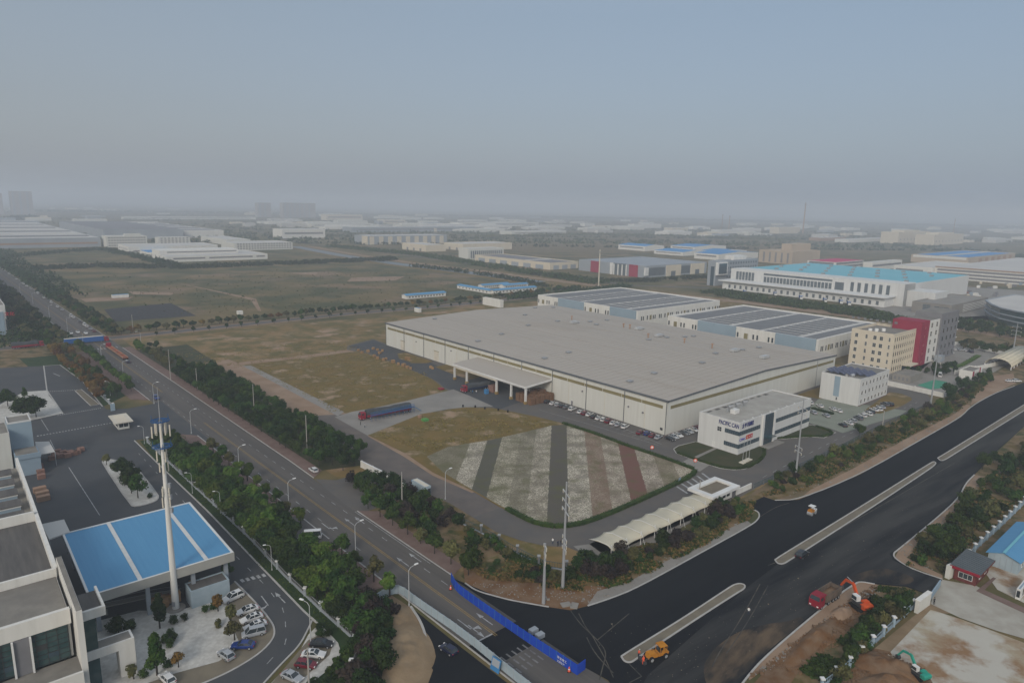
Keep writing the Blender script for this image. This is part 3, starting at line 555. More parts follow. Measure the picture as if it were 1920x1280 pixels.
for i in range(5): a = G(452+i*10, 1086-i*2.5); strip(ml, [a, G(457+i*10, 1091-i*2.5)], 0.7, 0.10)
arrow(ml, G(525, 1120), (G(513, 1108)-G(536, 1132)).normalized(), z=0.1); arrow(ml, G(498, 1128), (G(507, 1140)-G(490, 1117)).normalized(), turn=-1, z=0.1)
paint('road_markings', mw); paint('yard_markings', ml); paint('centre_lines', mb, 'paintyellow')
# ================================================ BUILDINGS
GR = 'factory and office buildings'
def box(name, m, root, *b): return MB().box(*b).build(name, M[m], root)
def lc(P, px, py, z=0):
    q = G(px, py, z) - P; return q.dot(UD), q.dot(VD)
def child(mesh, name, parent, loc):
    o = bpy.data.objects.new(name, mesh); COL.objects.link(o); o.parent = parent; o.location = loc; return o
_win = {}
def winmesh(face, w, h, m, frame=None, bars=(0, 0)):
    k = (face, round(w, 2), round(h, 2), m, frame, bars)
    if k in _win: return _win[k]
    mb = MB(); d = 0.06
    def bx(s0, z0, s1, z1, dd):
        if face == 'A': mb.box(-dd, s0, z0, 0.02, s1, z1)
        else: mb.box(s0, -dd, z0, s1, 0.02, z1)
    bx(-w/2, 0, w/2, h, d); ng = len(mb.f)
    if frame:
        t = 0.09 if w < 3 else 0.14
        bx(-w/2-t, -t, w/2+t, 0, d+0.05); bx(-w/2-t, h, w/2+t, h+t, d+0.05); bx(-w/2-t, 0, -w/2, h, d+0.05); bx(w/2, 0, w/2+t, h, d+0.05)
        for i in range(bars[0]): c = -w/2 + w*(i+1)/(bars[0]+1); bx(c-t/3, 0, c+t/3, h, d+0.03)
        for i in range(bars[1]): c = h*(i+1)/(bars[1]+1); bx(-w/2, c-t/3, w/2, c+t/3, d+0.04)
    me = bpy.data.meshes.new('window'); me.from_pydata(mb.v, [], mb.f); me.materials.append(M[m])
    if frame:
        me.materials.append(M[frame])
        for i, p in enumerate(me.polygons): p.material_index = 0 if i < ng else 1
    _win[k] = me; return me
def wins(root, face, s0, s1, z0, h, n, w, m='glassdark', frame=None, bars=(0, 0), off=0.0, name='window'):
    """n windows between s0 and s1 on face A (x=off, along v) or B (y=off, along u)"""
    me = winmesh(face, w, h, m, frame, bars)
    for i in range(n):
        s = s0 + (s1-s0)*(i+0.5)/n
        child(me, name, root, (off, s, z0) if face == 'A' else (s, off, z0))
def bld(name, label, cat, cx, cy, xl, xr, ytop=None, h=None, wall='wallcream', roof='roofcement', par=0.7, L=None, Wd=None, group=None, yaw=None, kind='flat', rise=1.0, ov=0.0):
    P = G(cx, cy); yw = YAW if yaw is None else yaw
    U_ = Vector((cos(yw), sin(yw), 0)); V_ = Vector((-sin(yw), cos(yw), 0))
    h = h or height(P, ytop); L = L or along(P, V_, xl); Wd = Wd or along(P, U_, xr)
    r = empty(name, P, yw, label, cat, group)
    mb = MB().box(0, 0, 0, Wd, L, h)
    if kind == 'flat':
        t = 0.3 if Wd < 60 else 0.8
        if par > 0:
            mb.box(0, 0, h, Wd, t, h+par); mb.box(0, L-t, h, Wd, L, h+par); mb.box(0, t, h, t, L-t, h+par); mb.box(Wd-t, t, h, Wd, L-t, h+par)
        mb.build('wall', M[wall], r); MB().box(t, t, h-0.5, Wd-t, L-t, h+0.06).build('roof', M[roof], r)
    elif kind == 'ridge_u':      # ridge runs along u
        mb.build('wall', M[wall], r); rb = MB(); o = ov
        rb.extr([], 0, 0) if False else None
        for (y0, z0, y1, z1) in ((-o, h, L/2, h+rise), (L/2, h+rise, L+o, h)):
            rb.hexa([(-o, y0, z0), (Wd+o, y0, z0), (Wd+o, y1, z1), (-o, y1, z1)], [(-o, y0, z0+.15), (Wd+o, y0, z0+.15), (Wd+o, y1, z1+.15), (-o, y1, z1+.15)])
        rb.build('roof', M[roof], r)
        g = MB()
        for x0, x1 in ((0, 0.2), (Wd-0.2, Wd)): n = len(g.v); g.v += [(x0, 0, h), (x0, L, h), (x0, L/2, h+rise), (x1, 0, h), (x1, L, h), (x1, L/2, h+rise)]; g.f += [(n, n+2, n+1), (n+3, n+4, n+5)]
        g.build('gable', M[wall], r)
    else:                        # ridge along v
        mb.build('wall', M[wall], r); rb = MB(); o = ov
        for (x0, z0, x1, z1) in ((-o, h, Wd/2, h+rise), (Wd/2, h+rise, Wd+o, h)):
            rb.hexa([(x0, -o, z0), (x1, -o, z1), (x1, L+o, z1), (x0, L+o, z0)], [(x0, -o, z0+.15), (x1, -o, z1+.15), (x1, L+o, z1+.15), (x0, L+o, z0+.15)])
        rb.build('roof', M[roof], r)
        g = MB()
        for y0, y1 in ((0, 0.2), (L-0.2, L)): n = len(g.v); g.v += [(0, y0, h), (Wd, y0, h), (Wd/2, y0, h+rise), (0, y1, h), (Wd, y1, h), (Wd/2, y1, h+rise)]; g.f += [(n, n+1, n+2), (n+3, n+5, n+4)]
        g.build('gable', M[wall], r)
    return r, L, Wd, h, P
mm('roofseam', (0.355, 0.322, 0.282))
# ---- the big warehouse
P = G(1248, 816.3); HW = height(P, 752); LW = along(P, VD, 724.2); 
WW = along(P, UD, 1561.5)
r = empty('warehouse', P, YAW, 'huge pale warehouse with flat grey roof and khaki stripe in the middle of the estate', 'warehouse')
RX = WW*0.5; RISE = 2.1
wall = MB(); wall.box(0, 0, 0, 0.3, LW, HW); wall.box(WW-0.3, 0, 0, WW, LW, HW)
for y in (0, LW-0.3):
    wall.extr([], 0, 0) if False else None
    n = len(wall.v); prof = [(0.3, 0), (WW-0.3, 0), (WW-0.3, HW), (RX, HW+RISE), (0.3, HW)]
    wall.v += [(a, y, b) for a, b in prof] + [(a, y+0.3, b) for a, b in prof]
    wall.f += [(n, n+1, n+2, n+3, n+4), (n+9, n+8, n+7, n+6, n+5)]
wall.build('wall', M['wallcream'], r)
rf = MB()
for x0, z0, x1, z1 in ((-0.35, HW, RX, HW+RISE), (RX, HW+RISE, WW+0.35, HW)):
    rf.hexa([(x0, -0.35, z0), (x1, -0.35, z1), (x1, LW+0.35, z1), (x0, LW+0.35, z0)], [(x0, -0.35, z0+.2), (x1, -0.35, z1+.2), (x1, LW+0.35, z1+.2), (x0, LW+0.35, z0+.2)])
roof = rf.build('roof', M['roofgrey'], r)
se = MB()
for i in range(1, 60):
    y = LW*i/60
    for x0, z0, x1, z1 in ((0, HW, RX, HW+RISE), (RX, HW+RISE, WW, HW)): se.hexa([(x0, y-.12, z0+.2), (x1, y-.12, z1+.2), (x1, y+.12, z1+.2), (x0, y+.12, z0+.2)], [(x0, y-.12, z0+.26), (x1, y-.12, z1+.26), (x1, y+.12, z1+.26), (x0, y+.12, z0+.26)])
for k in (1, 2, 3, 5, 6, 7):
    x = WW*k/8; z = HW+RISE*(1-abs(x-RX)/RX); se.box(x-.15, 0, z+.2, x+.15, LW, z+.28)
se.build('roof_seams', M['roofseam'], roof)
g = MB(); g.box(-0.5, -0.5, HW-0.45, -0.02, LW+0.5, HW+0.3)
for x0, z0, x1, z1 in ((-0.5, HW, RX, HW+RISE), (RX, HW+RISE, WW+0.5, HW)): g.hexa([(x0, -0.5, z0-.4), (x1, -0.5, z1-.4), (x1, -0.36, z1-.4), (x0, -0.36, z0-.4)], [(x0, -0.5, z0+.3), (x1, -0.5, z1+.3), (x1, -0.36, z1+.3), (x0, -0.36, z0+.3)])
g.build('gutter', M['gutter'], r)
st = MB(); k = 20
for i in range(k): y0 = 2.0+(LW-4)*i/k; st.box(-0.06, y0+0.15, HW-3.5, 0.01, y0+(LW-4)/k-0.15, HW-2.2)
for i in range(12): x0 = 2+(WW-4)*i/12; st.box(x0, -0.06, HW-3.5+0.0, x0+(WW-4)/12, 0.01, HW-2.2)
st.build('stripe', M['khaki'], r)
for i in range(11):
    y = LW*i/10.0 if i else 0.3
    MB().tube((-0.15, min(y, LW-0.2), 0), (-0.15, min(y, LW-0.2), HW-0.3), 0.16, k=6).build('downpipe', M['gutter'], r)
for i in range(1, 20, 2):
    y = LW*i/20; box('panel_joint', 'offwhite', r, -0.05, y-0.12, 0.3, 0.0, y+0.12, HW-0.4)
MB().tube((WW*0.86, -0.15, 0), (WW*0.86, -0.15, HW-0.3), 0.14, k=6).build('downpipe', M['galv'], r)
for px in (1022+68/4, 1205-28, 1280+0): pass
for (px, py, w, hh) in ((760, 656, 4.6, 5.6), (825, 676, 4.6, 5.6), (1053+25, 758, 1.0, 2.1)):
    a, b = lc(P, px, py); d = box('door', 'offwhite' if hh > 3 else 'greymid', r, -0.09, b-w/2, 0, 0.0, b+w/2, hh); box('door_frame', 'khaki' if hh > 3 else 'white', d, -0.12, b-w/2-0.15, hh, 0.0, b+w/2+0.15, hh+0.3)
for px, f in ((781, .55), (846, .6), (1091, .55), (1177, .5), (1204, .45)):
    L_ = along(P, VD, px); box('wall_lamp', 'greymid', r, -0.5, L_-0.3, HW*f, 0, L_+0.3, HW*f+0.5)
box('wall_vent', 'darkmetal', r, -0.1, 1.6, 1.6, 0, 2.8, 2.6)
box('plinth', 'concrete', r, -0.25, -0.25, 0, WW, -0.002, 0.35)
# roof fans and vents, placed where the photo shows them
vb = {}
def ventmesh(kind):
    mb = MB()
    if kind == 'low': mb.box(-1.1, -0.9, 0, 1.1, 0.9, 0.55); mb.box(-1.4, -1.1, 0.55, 1.4, 1.1, 0.75)
    elif kind == 'pipe': mb.tube((0, 0, 0), (0, 0, 2.0), 0.35, k=8); mb.tube((0, 0, 2.0), (0, 0, 2.6), 0.75, 0.5, k=8)
    else: mb.box(-2.6, -1.2, 0.3, 2.6, 1.2, 1.5); mb.box(-2.2, -0.9, 0, -1.8, 0.9, 0.3); mb.box(1.8, -0.9, 0, 2.2, 0.9, 0.3); mb.tube((2.6, 0, 0.9), (5.0, 0.2, 0.3), 0.5, k=8)
    me = bpy.data.meshes.new('vent'); me.from_pydata(mb.v, [], mb.f); me.update(); me.materials.append(M['galv' if kind == 'low' else 'wallbrown' if kind == 'pipe' else 'metal']); return me
vk = {k: ventmesh(k) for k in ('low', 'pipe', 'unit')}
for px, py, k in ((984, 593, 'low'), (990, 613, 'low'), (1003, 577, 'low'), (1037, 575, 'low'), (1045, 605, 'low'), (1072, 600, 'pipe'), (1076, 608, 'unit'), (1106, 604, 'low'), (1118, 610, 'low'), (1138, 600, 'low'), (1169, 614, 'pipe'), (1181, 616, 'pipe'), (1198, 618, 'unit'),
                  (1216, 640, 'low'), (1215, 635, 'pipe'), (1235, 632, 'unit'), (1250, 634, 'low'), (1284, 632, 'low'), (1300, 630, 'low'), (1283, 644, 'pipe'), (1335, 654, 'pipe'), (1341, 666, 'low'), (1377, 660, 'unit'), (1392, 657, 'low'), (1423, 651, 'low'), (1433, 673, 'unit'), (1316, 684, 'low'), (1226, 700, 'low'), (1181, 713, 'low'), (1066, 661, 'low'), (1021, 670, 'low'), (940, 627, 'low'), (896, 638, 'low'), (815, 598, 'low')):
    a, b = lc(P, px, py, HW+1.2); a = max(2, min(WW-2, a)); z = HW+RISE*(1-abs(a-RX)/RX)+0.2
    child(vk[k], 'roof_vent', roof, (a, b, z))
# ---- loading canopy
q0 = G(1157/1 if False else 0+848, 722)
Pc = G(980, 768); 
r = empty('loading_canopy', P, YAW, 'wide grey roofed loading canopy on yellow footed posts against the warehouse wall', 'canopy')
zc = 8.3
aL, bL = lc(P, 850, 681, zc); aR, bR = lc(P, 984, 725, zc); print('canopy', aL, bL, aR, bR)
aF = (aL+aR)/2; b0, b1 = lc(P, 984, 725, zc)[1], lc(P, 850, 681, zc)[1]
MB().hexa([(aF, b0, zc-.4), (-0.4, b0, zc+.8), (-0.4, b1, zc+.8), (aF, b1, zc-.4)], [(aF, b0, zc), (-0.4, b0, zc+1.2), (-0.4, b1, zc+1.2), (aF, b1, zc)]).build('roof', M['roofgrey'], r)
box('fascia', 'white', r, aF-0.15, b0, zc-1.0, aF-0.002, b1, zc-0.05); MB().hexa([(aF, b0-.15, zc-.9), (-.4, b0-.15, zc+.3), (-.4, b0-.01, zc+.3), (aF, b0-.01, zc-.9)], [(aF, b0-.15, zc), (-.4, b0-.15, zc+1.2), (-.4, b0-.01, zc+1.2), (aF, b0-.01, zc)]).build('side_fascia', M['white'], r)
box('beam', 'offwhite', r, aF+0.2, b0+(b1-b0)*0.38, zc-2.0, aF+0.8, b1-0.5, zc-1.1)
for f in (0.01, 0.19, 0.38, 0.80, 0.985):
    y = b0+(b1-b0)*f; c = box('column', 'white', r, aF+0.3, y-0.4, 1.3, aF+1.1, y+0.4, zc-0.4); box('column_foot', 'yellow', c, aF+0.05, y-0.65, 0, aF+1.35, y+0.65, 1.3)
for f in (0.1, 0.5, 0.9):
    y = b0+(b1-b0)*f; box('rafter', 'galv', r, aF+0.5, y-0.2, zc-0.9, -0.3, y+0.2, zc-0.45)
CAN = (P.copy(), aF, b0, b1)
box('bay_door', 'bluepaint', r, -0.15, b1-9, 0, -0.01, b1-4.5, 4.5); box('bay_door', 'greymid', r, -0.15, b1-20, 0, -0.01, b1-15, 4.5)
# ---- office with lettering
r, L, Wd, h, P = bld('office', 'two storey white office with blue lettering, ribbon windows and tall glass entrance', 'office', 1382.5, 852.5, 1307.5, 1515.6, ytop=795, wall='walltile', roof='roofoffice', par=0.5)
print('office', L, Wd, h)
H2 = h+0.5
ax = along(P, VD, 1356)  # left end of ribbon windows
e0 = along(P, UD, 1427.5); e1 = along(P, UD, 1445)
for z0, h0 in ((h*0.20, 1.55), (h*0.615, 1.55)):
    box('ribbon_window', 'glass', r, -0.08, 0, z0, 0.0, ax, z0+h0)
    box('ribbon_window', 'glass', r, -0.08, -0.08, z0, e0-2.2, 0.0, z0+h0)
    box('ribbon_window', 'glass', r, e1+1.6, -0.08, z0, Wd-0.1, 0.0, z0+h0)
    mua = MB().box(-0.1, -0.04, 0, -0.08, 0.04, h0).build('mullion', M['greymid'], r); mua.location = (0, ax/7, z0)
    for i in range(2, 7): child(mua.data, 'mullion', r, (0, ax*i/7, z0))
    mub = MB().box(-0.04, -0.1, 0, 0.04, -0.08, h0).build('mullion', M['greymid'], r); mub.location = ((e0-2.2)/10, 0, z0)
    for i in range(2, 10): child(mub.data, 'mullion', r, ((e0-2.2)*i/10, 0, z0))
    for i in range(1, 22): child(mub.data, 'mullion', r, (e1+1.6+(Wd-e1-1.6)*i/22, 0, z0))
wins(r, 'A', along(P, VD, 1346)-1, along(P, VD, 1346)+1, h*0.60, 1.6, 1, 1.7, 'glassdark', 'white', (1, 1))
box('entrance_glass', 'glass', r, e0, -0.35, 0.1, e1, 0.0, h+0.2); box('entrance_frame', 'white', r, e0-1.2, -0.6, 0, e0-0.002, 0.0, h+0.7); box('entrance_frame', 'white', r, e1+0.002, -0.6, 0, e1+1.2, 0.0, h+0.7)
mu = MB()
for i in range(1, 8): mu.box(e0, -0.4, h*i/8, e1, -0.352, h*i/8+0.06)
for i in range(1, 4): x = e0+(e1-e0)*i/4; mu.box(x-.03, -0.4, .1, x+.03, -0.352, h)
mu.build('mullion', M['darkmetal'], r); box('entrance_step', 'concrete', r, e0-2, -4, 0, e1+3, -0.61, 0.3); box('door_canopy', 'glassteal', r, e0+0.5, -2.4, 3.0, e1-0.5, -0.41, 3.15)
box('side_door', 'white', r, -0.1, along(P, VD, 1337)-.6, 0, 0, along(P, VD, 1337)+.6, 2.4)
def text(body, size, root, loc, rot, m, name='lettering', ext=0.05, sx=1.0):
    c = bpy.data.curves.new(name, 'FONT'); c.body = body; c.size = size; c.extrude = ext; c.offset = 0.012*size if size > 1.2 else 0
    o = bpy.data.objects.new(name, c); COL.objects.link(o); dg = bpy.context.evaluated_depsgraph_get()
    me = bpy.data.meshes.new_from_object(o.evaluated_get(dg)); bpy.data.objects.remove(o); bpy.data.curves.remove(c)
    me.materials.clear(); me.materials.append(M[m]); q = bpy.data.objects.new(name, me); COL.objects.link(q); q.parent = root; q.location = loc; q.rotation_euler = rot; q.scale = (sx, 1, 1); return q
tl = along(P, VD, 1344); t = text('PACIFIC CAN', 2.15, r, (-0.1, tl, h*0.845), (pi/2, 0, -pi/2), 'signblue'); 
w = max(v.co.x for v in t.data.vertices); t.scale = ((tl-0.3)/w, 1, 1)
t = text('太平洋制罐', 1.9, r, (1.4, -0.1, h*0.845), (pi/2, 0, 0), 'signblue'); w = max(v.co.x for v in t.data.vertices); t.scale = ((along(P, UD, 1408)-1.4)/w, 1, 1)
t = text('CPMC', 1.3, r, (0.4, -0.1, h*0.43), (pi/2, 0, 0), 'signlilac'); w = max(v.co.x for v in t.data.vertices); s1_ = along(P, UD, 1395.5); t.scale = ((s1_-0.4)/w, 1, 1)
s2_ = along(P, UD, 1408.5)
for i in range(3): a = s1_+0.3+(s2_-s1_-0.3)*i/3; b = box('sign_tile', 'signred' if i != 0 else 'orangered', r, a, -0.12, h*0.42, a+(s2_-s1_-0.3)/3-0.15, 0, h*0.42+1.5); box('sign_mark', 'offwhite', b, a+0.3, -0.14, h*0.42+0.6, a+(s2_-s1_-0.3)/3-0.5, -0.121, h*0.42+0.9)
ac = MB(); ac.box(9, L*0.45, h, 12, L*0.45+2, h+1.6); acu = ac.build('air_unit', M['white'], r)
for i in range(3): x = 8+i*5; MB().tube((x, L*0.62, h), (x+0.8, L*0.62, h+2.2), 0.15, k=6).tube((x+0.8, L*0.62, h+2.2), (x+2.5, L*0.62-1, h+2.6), 0.8, 0.5, k=8).build('duct', M['galv'], r)
for i in range(7): box('roof_drain', 'white', r, 4+i*6.2, 0.9, h+.05, 4.5+i*6.2, 1.4, h+0.3)
for i in range(9): x = 3+i*5; box('roof_patch', 'roofdark', r, x, L-1.9-(i % 3)*0.3, h+.061, x+2.8, L-0.9, h+.075)
# flagpoles
for i, (px, py) in enumerate(((1392, 868), (1398, 865), (1404, 862))):
    q = G(px, py); f = empty('flagpole', q, YAW, f'slim white flagpole on the office lawn, {ORD[i]} of three from the left', 'flagpole', 'flagpoles on the office lawn')
    MB().tube((0, 0, 0.4), (0, 0, 9.6), 0.08, 0.05, k=8).build('pole', M['metal'], f); MB().box(-0.9, -0.9, 0, 0.9, 0.9, 0.4).build('base', M['offwhite'], f)
# ---- white dormitory
r, L, Wd, h, P = bld('dormitory', 'three storey white block with square windows and solar panels on its roof', 'building', 1608, 762, 1535.5, 1662, ytop=713, wall='walltile', roof='roofcement', par=0.5)
for f in range(3): wins(r, 'B', 0.8, Wd-0.4, 1.2+f*h/3.05, 1.7, 8, 1.15, 'glassdark', 'white')
box('stair_window', 'wallblue', r, -0.07, L*0.50, 2.6, 0, L*0.50+2.6, h-0.2); wins(r, 'A', L*0.55-1, L*0.55+1, 0.9, 1.3, 1, 0.5)
sp = MB()
for i in range(5):
    for j in range(3): x, y = 7+j*3.4, L-3-i*3.1; sp.hexa([(x, y-2.6, h+.5), (x+3, y-2.6, h+.5), (x+3, y, h+1.9), (x, y, h+1.9)], [(x, y-2.6, h+.6), (x+3, y-2.6, h+.6), (x+3, y, h+2.0), (x, y, h+2.0)])
for i in range(4):
    for j in range(3): x, y = 1+j*3, L-1.5-i*3.0; sp.hexa([(x, y-2.6, h+.9), (x+2.6, y-2.6, h+.9), (x+2.6, y, h+2.0), (x, y, h+2.0)], [(x, y-2.6, h+1.0), (x+2.6, y-2.6, h+1.0), (x+2.6, y, h+2.1), (x, y, h+2.1)])
sp.build('solar_panel', M['solarblue'], r)
MB().tube((1.6, 5.2, h+.8), (4.4, 5.2, h+.8), 0.7, k=10).tube((1.6, 7, h+.8), (4.4, 7, h+.8), 0.7, k=10).box(1.8, 4.6, h, 4.2, 7.6, h+.3).build('water_tank', M['metal'], r); box('back_stair', 'wallwhite', r, Wd+0.002, 1, 0, Wd+2, 4, 2.5); box('plinth', 'brick', r, -0.3, -0.3, 0, Wd, -0.002, 0.3)
# ---- cream five storey building
r, L, Wd, h, P = bld('cream_building', 'five storey cream building with rows of tall narrow windows', 'building', 1667, 701, 1589, 1712, ytop=632, wall='wallbeige', roof='roofcement', par=1.6)
print('cream', L, Wd, h)
for f in range(5):
    z = 1.3+f*h/5.0
    for s, w in ((0.06, .8), (0.25, 1.6), (0.40, 1.6), (0.60, 1.0), (0.84, 1.5)): wins(r, 'A', L*s-1+0.6, L*s+1+0.6, z, 2.1, 1, w, 'glassdark', 'wallwhite', (1, 1))
    wins(r, 'B', 1.0, Wd-1.0, z, 2.1, 11, 0.9, 'glassdark')
for i in range(12): x = 0.6+(Wd-1.2)*i/11; box('pilaster', 'wallbeige', r, x-0.25, -0.3, 0, x+0.25, 0, h)
box('porch', 'wallbeige', r, Wd*.45, -5, 2.8, Wd*.78, -0.31, 3.4); box('porch_glass', 'glassdark', r, Wd*.47, -3, 0, Wd*.70, -0.31, 2.8)
for i, (x, y) in enumerate(((8, L*.7), (11, L*.6), (15, L*.5))): MB().tube((x, y, h), (x, y, h+1.6), 1.0, k=10).build('water_tank', M['lampwhite'], r)
# ---- crimson block
Pq = G(1733, 683)
r = empty('crimson_building', G(1718, 688), YAW, 'five storey block wrapped in a crimson slab with grey and white window bays', 'building'); P = G(1718, 688)
h = height(P, 604); print('crimson', h)
Lc = along(P, VD, 1664); U1 = along(P, UD, 1733); U2 = along(P, UD, 1753); U3 = along(P, UD, 1785)
box('wall', 'crimson', r, 0, 0, 0, U1, Lc*1.0, h); box('wall', 'wallwhite', r, U1+.01, 0.3, 0, U2, Lc*0.96, h-0.8); box('wall', 'greymid', r, U2+.01, -0.6, 0, U3, Lc*0.9, h+2.2); box('roof', 'roofcement', r, U1+0.4, 1.0, h-0.79, U2-0.3, Lc*0.94, h-0.7)
box('roof', 'roofcement', r, U2+0.4, 0, h+2.21, U3-0.4, Lc*0.85, h+2.3)
for f in range(5):
    z = 1.2+f*h/5.2; wins(r, 'B', U1+.6, U2-.4, z, 2.7, 2, 2.5, 'glassdark', 'wallwhite', (1, 1), off=0.3); wins(r, 'B', U2+2, U3-.5, z+.3, 2.4, 4, 1.6, 'glassdark', None, off=-0.6); wins(r, 'B', 1, U1-1, z, 1.5, 1, 2.2, 'red')
    box('balcony', 'white', r, U3+.01, -0.8, z-0.5, U3+1.3, 3, z)
wins(r, 'A', 12, 40, h-3.0, 1.3, 8, 1.7, 'greymid'); box('porch', 'wallgrey', r, U2-4, -4, 0, U2+3, -0.61, 3.6)
# ---- twin sheds with solar roofs
def shed(label, cx_, ct, xl, apexx, xr, hh):
    # roof corner seen at (cx_, ct); base hidden: find base under it
    q = G(cx_, ct, hh); P = Vector((q.x, q.y, 0))
    r = empty('solar_shed', P, YAW, label, 'shed', 'white and grey sheds behind the big warehouse')
    L = along(P+Vector((0, 0, hh)), VD, xl); Wd = along(P+Vector((0, 0, hh)), UD, xr)
    print('shed', L, Wd)
    mb = MB().box(0, 0, 0, Wd, L, hh-0.9); mb.box(0, 0, hh-.9, Wd, .9, hh); mb.box(0, L-.9, hh-.9, Wd, L, hh); mb.box(0, .9, hh-.9, .9, L-.9, hh); mb.box(Wd-.9, .9, hh-.9, Wd, L-.9, hh); mb.build('wall', M['wallwhite'], r)
    box('roof', 'roofpale', r, .9, .9, hh-.9, Wd-.9, L-.9, hh-.6)
    # grey recessed bays on the long side
    cuts = (0.0, 0.245, 0.5, 0.765, 1.0)
    for i, (a, b) in enumerate(zip(cuts, cuts[1:])):
        if i in (1, 3) : continue
        if i in (0, 2): box('grey_bay', 'wallblue', r, -0.9, L*a-(0 if i else -1.2), 0, -0.002, L*b, hh+.05)
    for i, (a, b) in enumerate(((0.245, 0.5), (0.765, 1.0))):
        for s in (.08, .17, .45, .55, .95): wins(r, 'A', L*(a+(b-a)*s)-1, L*(a+(b-a)*s)+1, 7.6, 3.0, 1, 1.1, 'khaki' if 0 else 'glassdark')
        wins(r, 'A', L*(a+(b-a)*.74)-2, L*(a+(b-a)*.74)+2, 7.2, 3.4, 1, 2.6, 'khaki')
    k = 5
    for g_ in range(k):
        x0 = Wd*(g_+.12)/k
        for dx in (0.1, .2, .42, .75, .85): wins(r, 'B', x0+Wd/k*dx-1, x0+Wd/k*dx+1, 6.6, 3.0, 1, 1.1, 'glassdark')
        wins(r, 'B', x0+Wd/k*.6-1, x0+Wd/k*.6+1, 6.4, 3.4, 1, 2.2, 'khaki'); 
    # panel fields
    n = 0
    for (a, b, full) in ((0.03, 0.10, 0), (0.14, 0.34, 1), (0.37, 0.54, 0), (0.58, 0.78, 1), (0.81, 0.96, 0)):
        if not full:
            pp = MB(); pp.box(Wd*.03, L*a, hh-.58, Wd*.95, L*b, hh-.35); pp.build('solar_array', M['solar'], r)
        else:
            for i in range(10):
                pp = MB(); x0 = Wd*(.03+.092*i); pp.box(x0, L*a, hh-.58, x0+Wd*.064, L*b, hh-.35); pp.build('solar_array', M['solar'], r)
    return r
shed('white and grey shed with solar panels, behind the far left part of the warehouse', 1196, 583, 1008.7, 1167, 1350, 14)
shed('white and grey shed with rows of solar panels, beside the cream five storey building', 1535, 637, 1252.5, 1405, 1662, 14)
# ---- guard houses, gate walls, tensile canopy
r, L, Wd, h, P = bld('gatehouse', 'flat white roofed gatehouse beside the wave shaped canopy', 'gatehouse', 1333, 950, 1302, 1372, h=3.4, wall='wallwhite', roof='paving', par=0.5)
box('eave', 'white', r, -1.6, -1.6, h-0.3, Wd+1.6, -0.01, h+.55); box('eave', 'white', r, -1.6, 0, h-0.3, -0.01, L+1.6, h+.55); box('eave', 'white', r, 0, L+.01, h-0.3, Wd+1.6, L+1.6, h+.55); box('eave', 'white', r, Wd+.01, 0, h-0.3, Wd+1.6, L, h+.55)
wins(r, 'B', 1, Wd-1, 1, 1.4, 4, 1.6, 'glassdark'); 
T0, T1 = G(1135, 1040), G(1312, 957); 
ta = G(1107, 1010, 2.7); tb = G(1305, 922, 2.7); tw = 7.2; TD = (tb-ta); TD.z = 0; TLn = TD.length; TD.normalize(); TN = Vector((TD.y, -TD.x, 0))
r = empty('tensile_canopy', Vector((ta.x, ta.y, 0)), atan2(TD.y, TD.x), 'cream wave shaped tensile canopy running along the parking bays by the gatehouse', 'canopy')
mb = MB(); nb = 8; ns = nb*8
for i in range(ns+1):
    x = TLn*i/ns; ph = (i % 8)/8.0; sc = 4*ph*(1-ph)
    for j in range(9):
        t_ = j/8; y = -(t_*(tw+2*.6)-.6) - .5*sc*(1-2*t_)
        z = 2.5 + 0.8*sin(min(1, t_*1.35)*pi*.5) - .8*max(0, t_-.74)/.26 - .22*sc*(.4+abs(t_-.5))
        mb.v.append((x, y, z))
for i in range(ns):
    for j in range(8): a = i*9+j; mb.f.append((a, a+1, a+10, a+9))
rfm = mb.build('membrane', M['tensile'], r, smooth=True); md = rfm.modifiers.new('thick', 'SOLIDIFY'); md.thickness = 0.05
for i in range(nb+1):
    x = TLn*i/nb; MB().tube((x, -tw+.2, 0), (x, -tw+.2, 3.9), 0.1, k=6).build('post', M['white'], r); MB().tube((x, -tw+.2, 3.9), (x, -tw-1.4, 0.1), 0.05, k=5).build('guy', M['white'], r)
    if i < nb: MB().tube((x, -.3, 2.7), (x, -2.4, 3.35), .07, k=5).tube((x, -2.4, 3.35), (x, -tw+.2, 3.36), .07, k=5).build('rib', M['white'], r)
sheet('bike_parking', [(1075, 1024), (1105, 1020), (1135, 1042), (1312, 968), (1300, 940), (1330, 958), (1200, 1035), (1132, 1075), (1112, 1052)], 0.10, 'concrete')
def wallrun(name, label, cat, P0, P1, h, t, m, group=None, cap=None, posts=None):
    d = (P1-P0); L = d.length; r = empty(name, P0, atan2(d.y, d.x), label, cat, group)
    box('panel', m, r, 0, -t/2, 0, L, t/2, h)
    if cap: box('coping', cap, r, -0.1, -t/2-0.1, h+.002, L+.1, t/2+.1, h+.2)
    if posts:
        n = max(1, int(L/posts))
        for i in range(n+1): x = L*i/n; box('post', m, r, x-.2, -t/2-.12, 0, x+.2, t/2+.12, h+.35)
    return r
wallrun('gate_wall', 'long white gate wall beside the dark shrub near the entry road, upper one', 'wall', G(678, 876), G(720, 897), 2.1, .35, 'wallwhite', cap='white', posts=6)
wallrun('gate_wall', 'long white gate wall ending at the white cabin', 'wall', G(727, 905), G(772, 927), 2.1, .35, 'wallwhite', cap='white', posts=6)
wallrun('gate_wall', 'low white wall between the gatehouse and the green fence posts', 'wall', G(1380, 928), G(1408, 915), 1.8, .35, 'wallwhite')
wallrun('boundary_wall', 'white boundary wall between the dormitory and the green sports court', 'wall', G(1664, 722), G(1768, 745), 2.4, .3, 'wallwhite', posts=12)
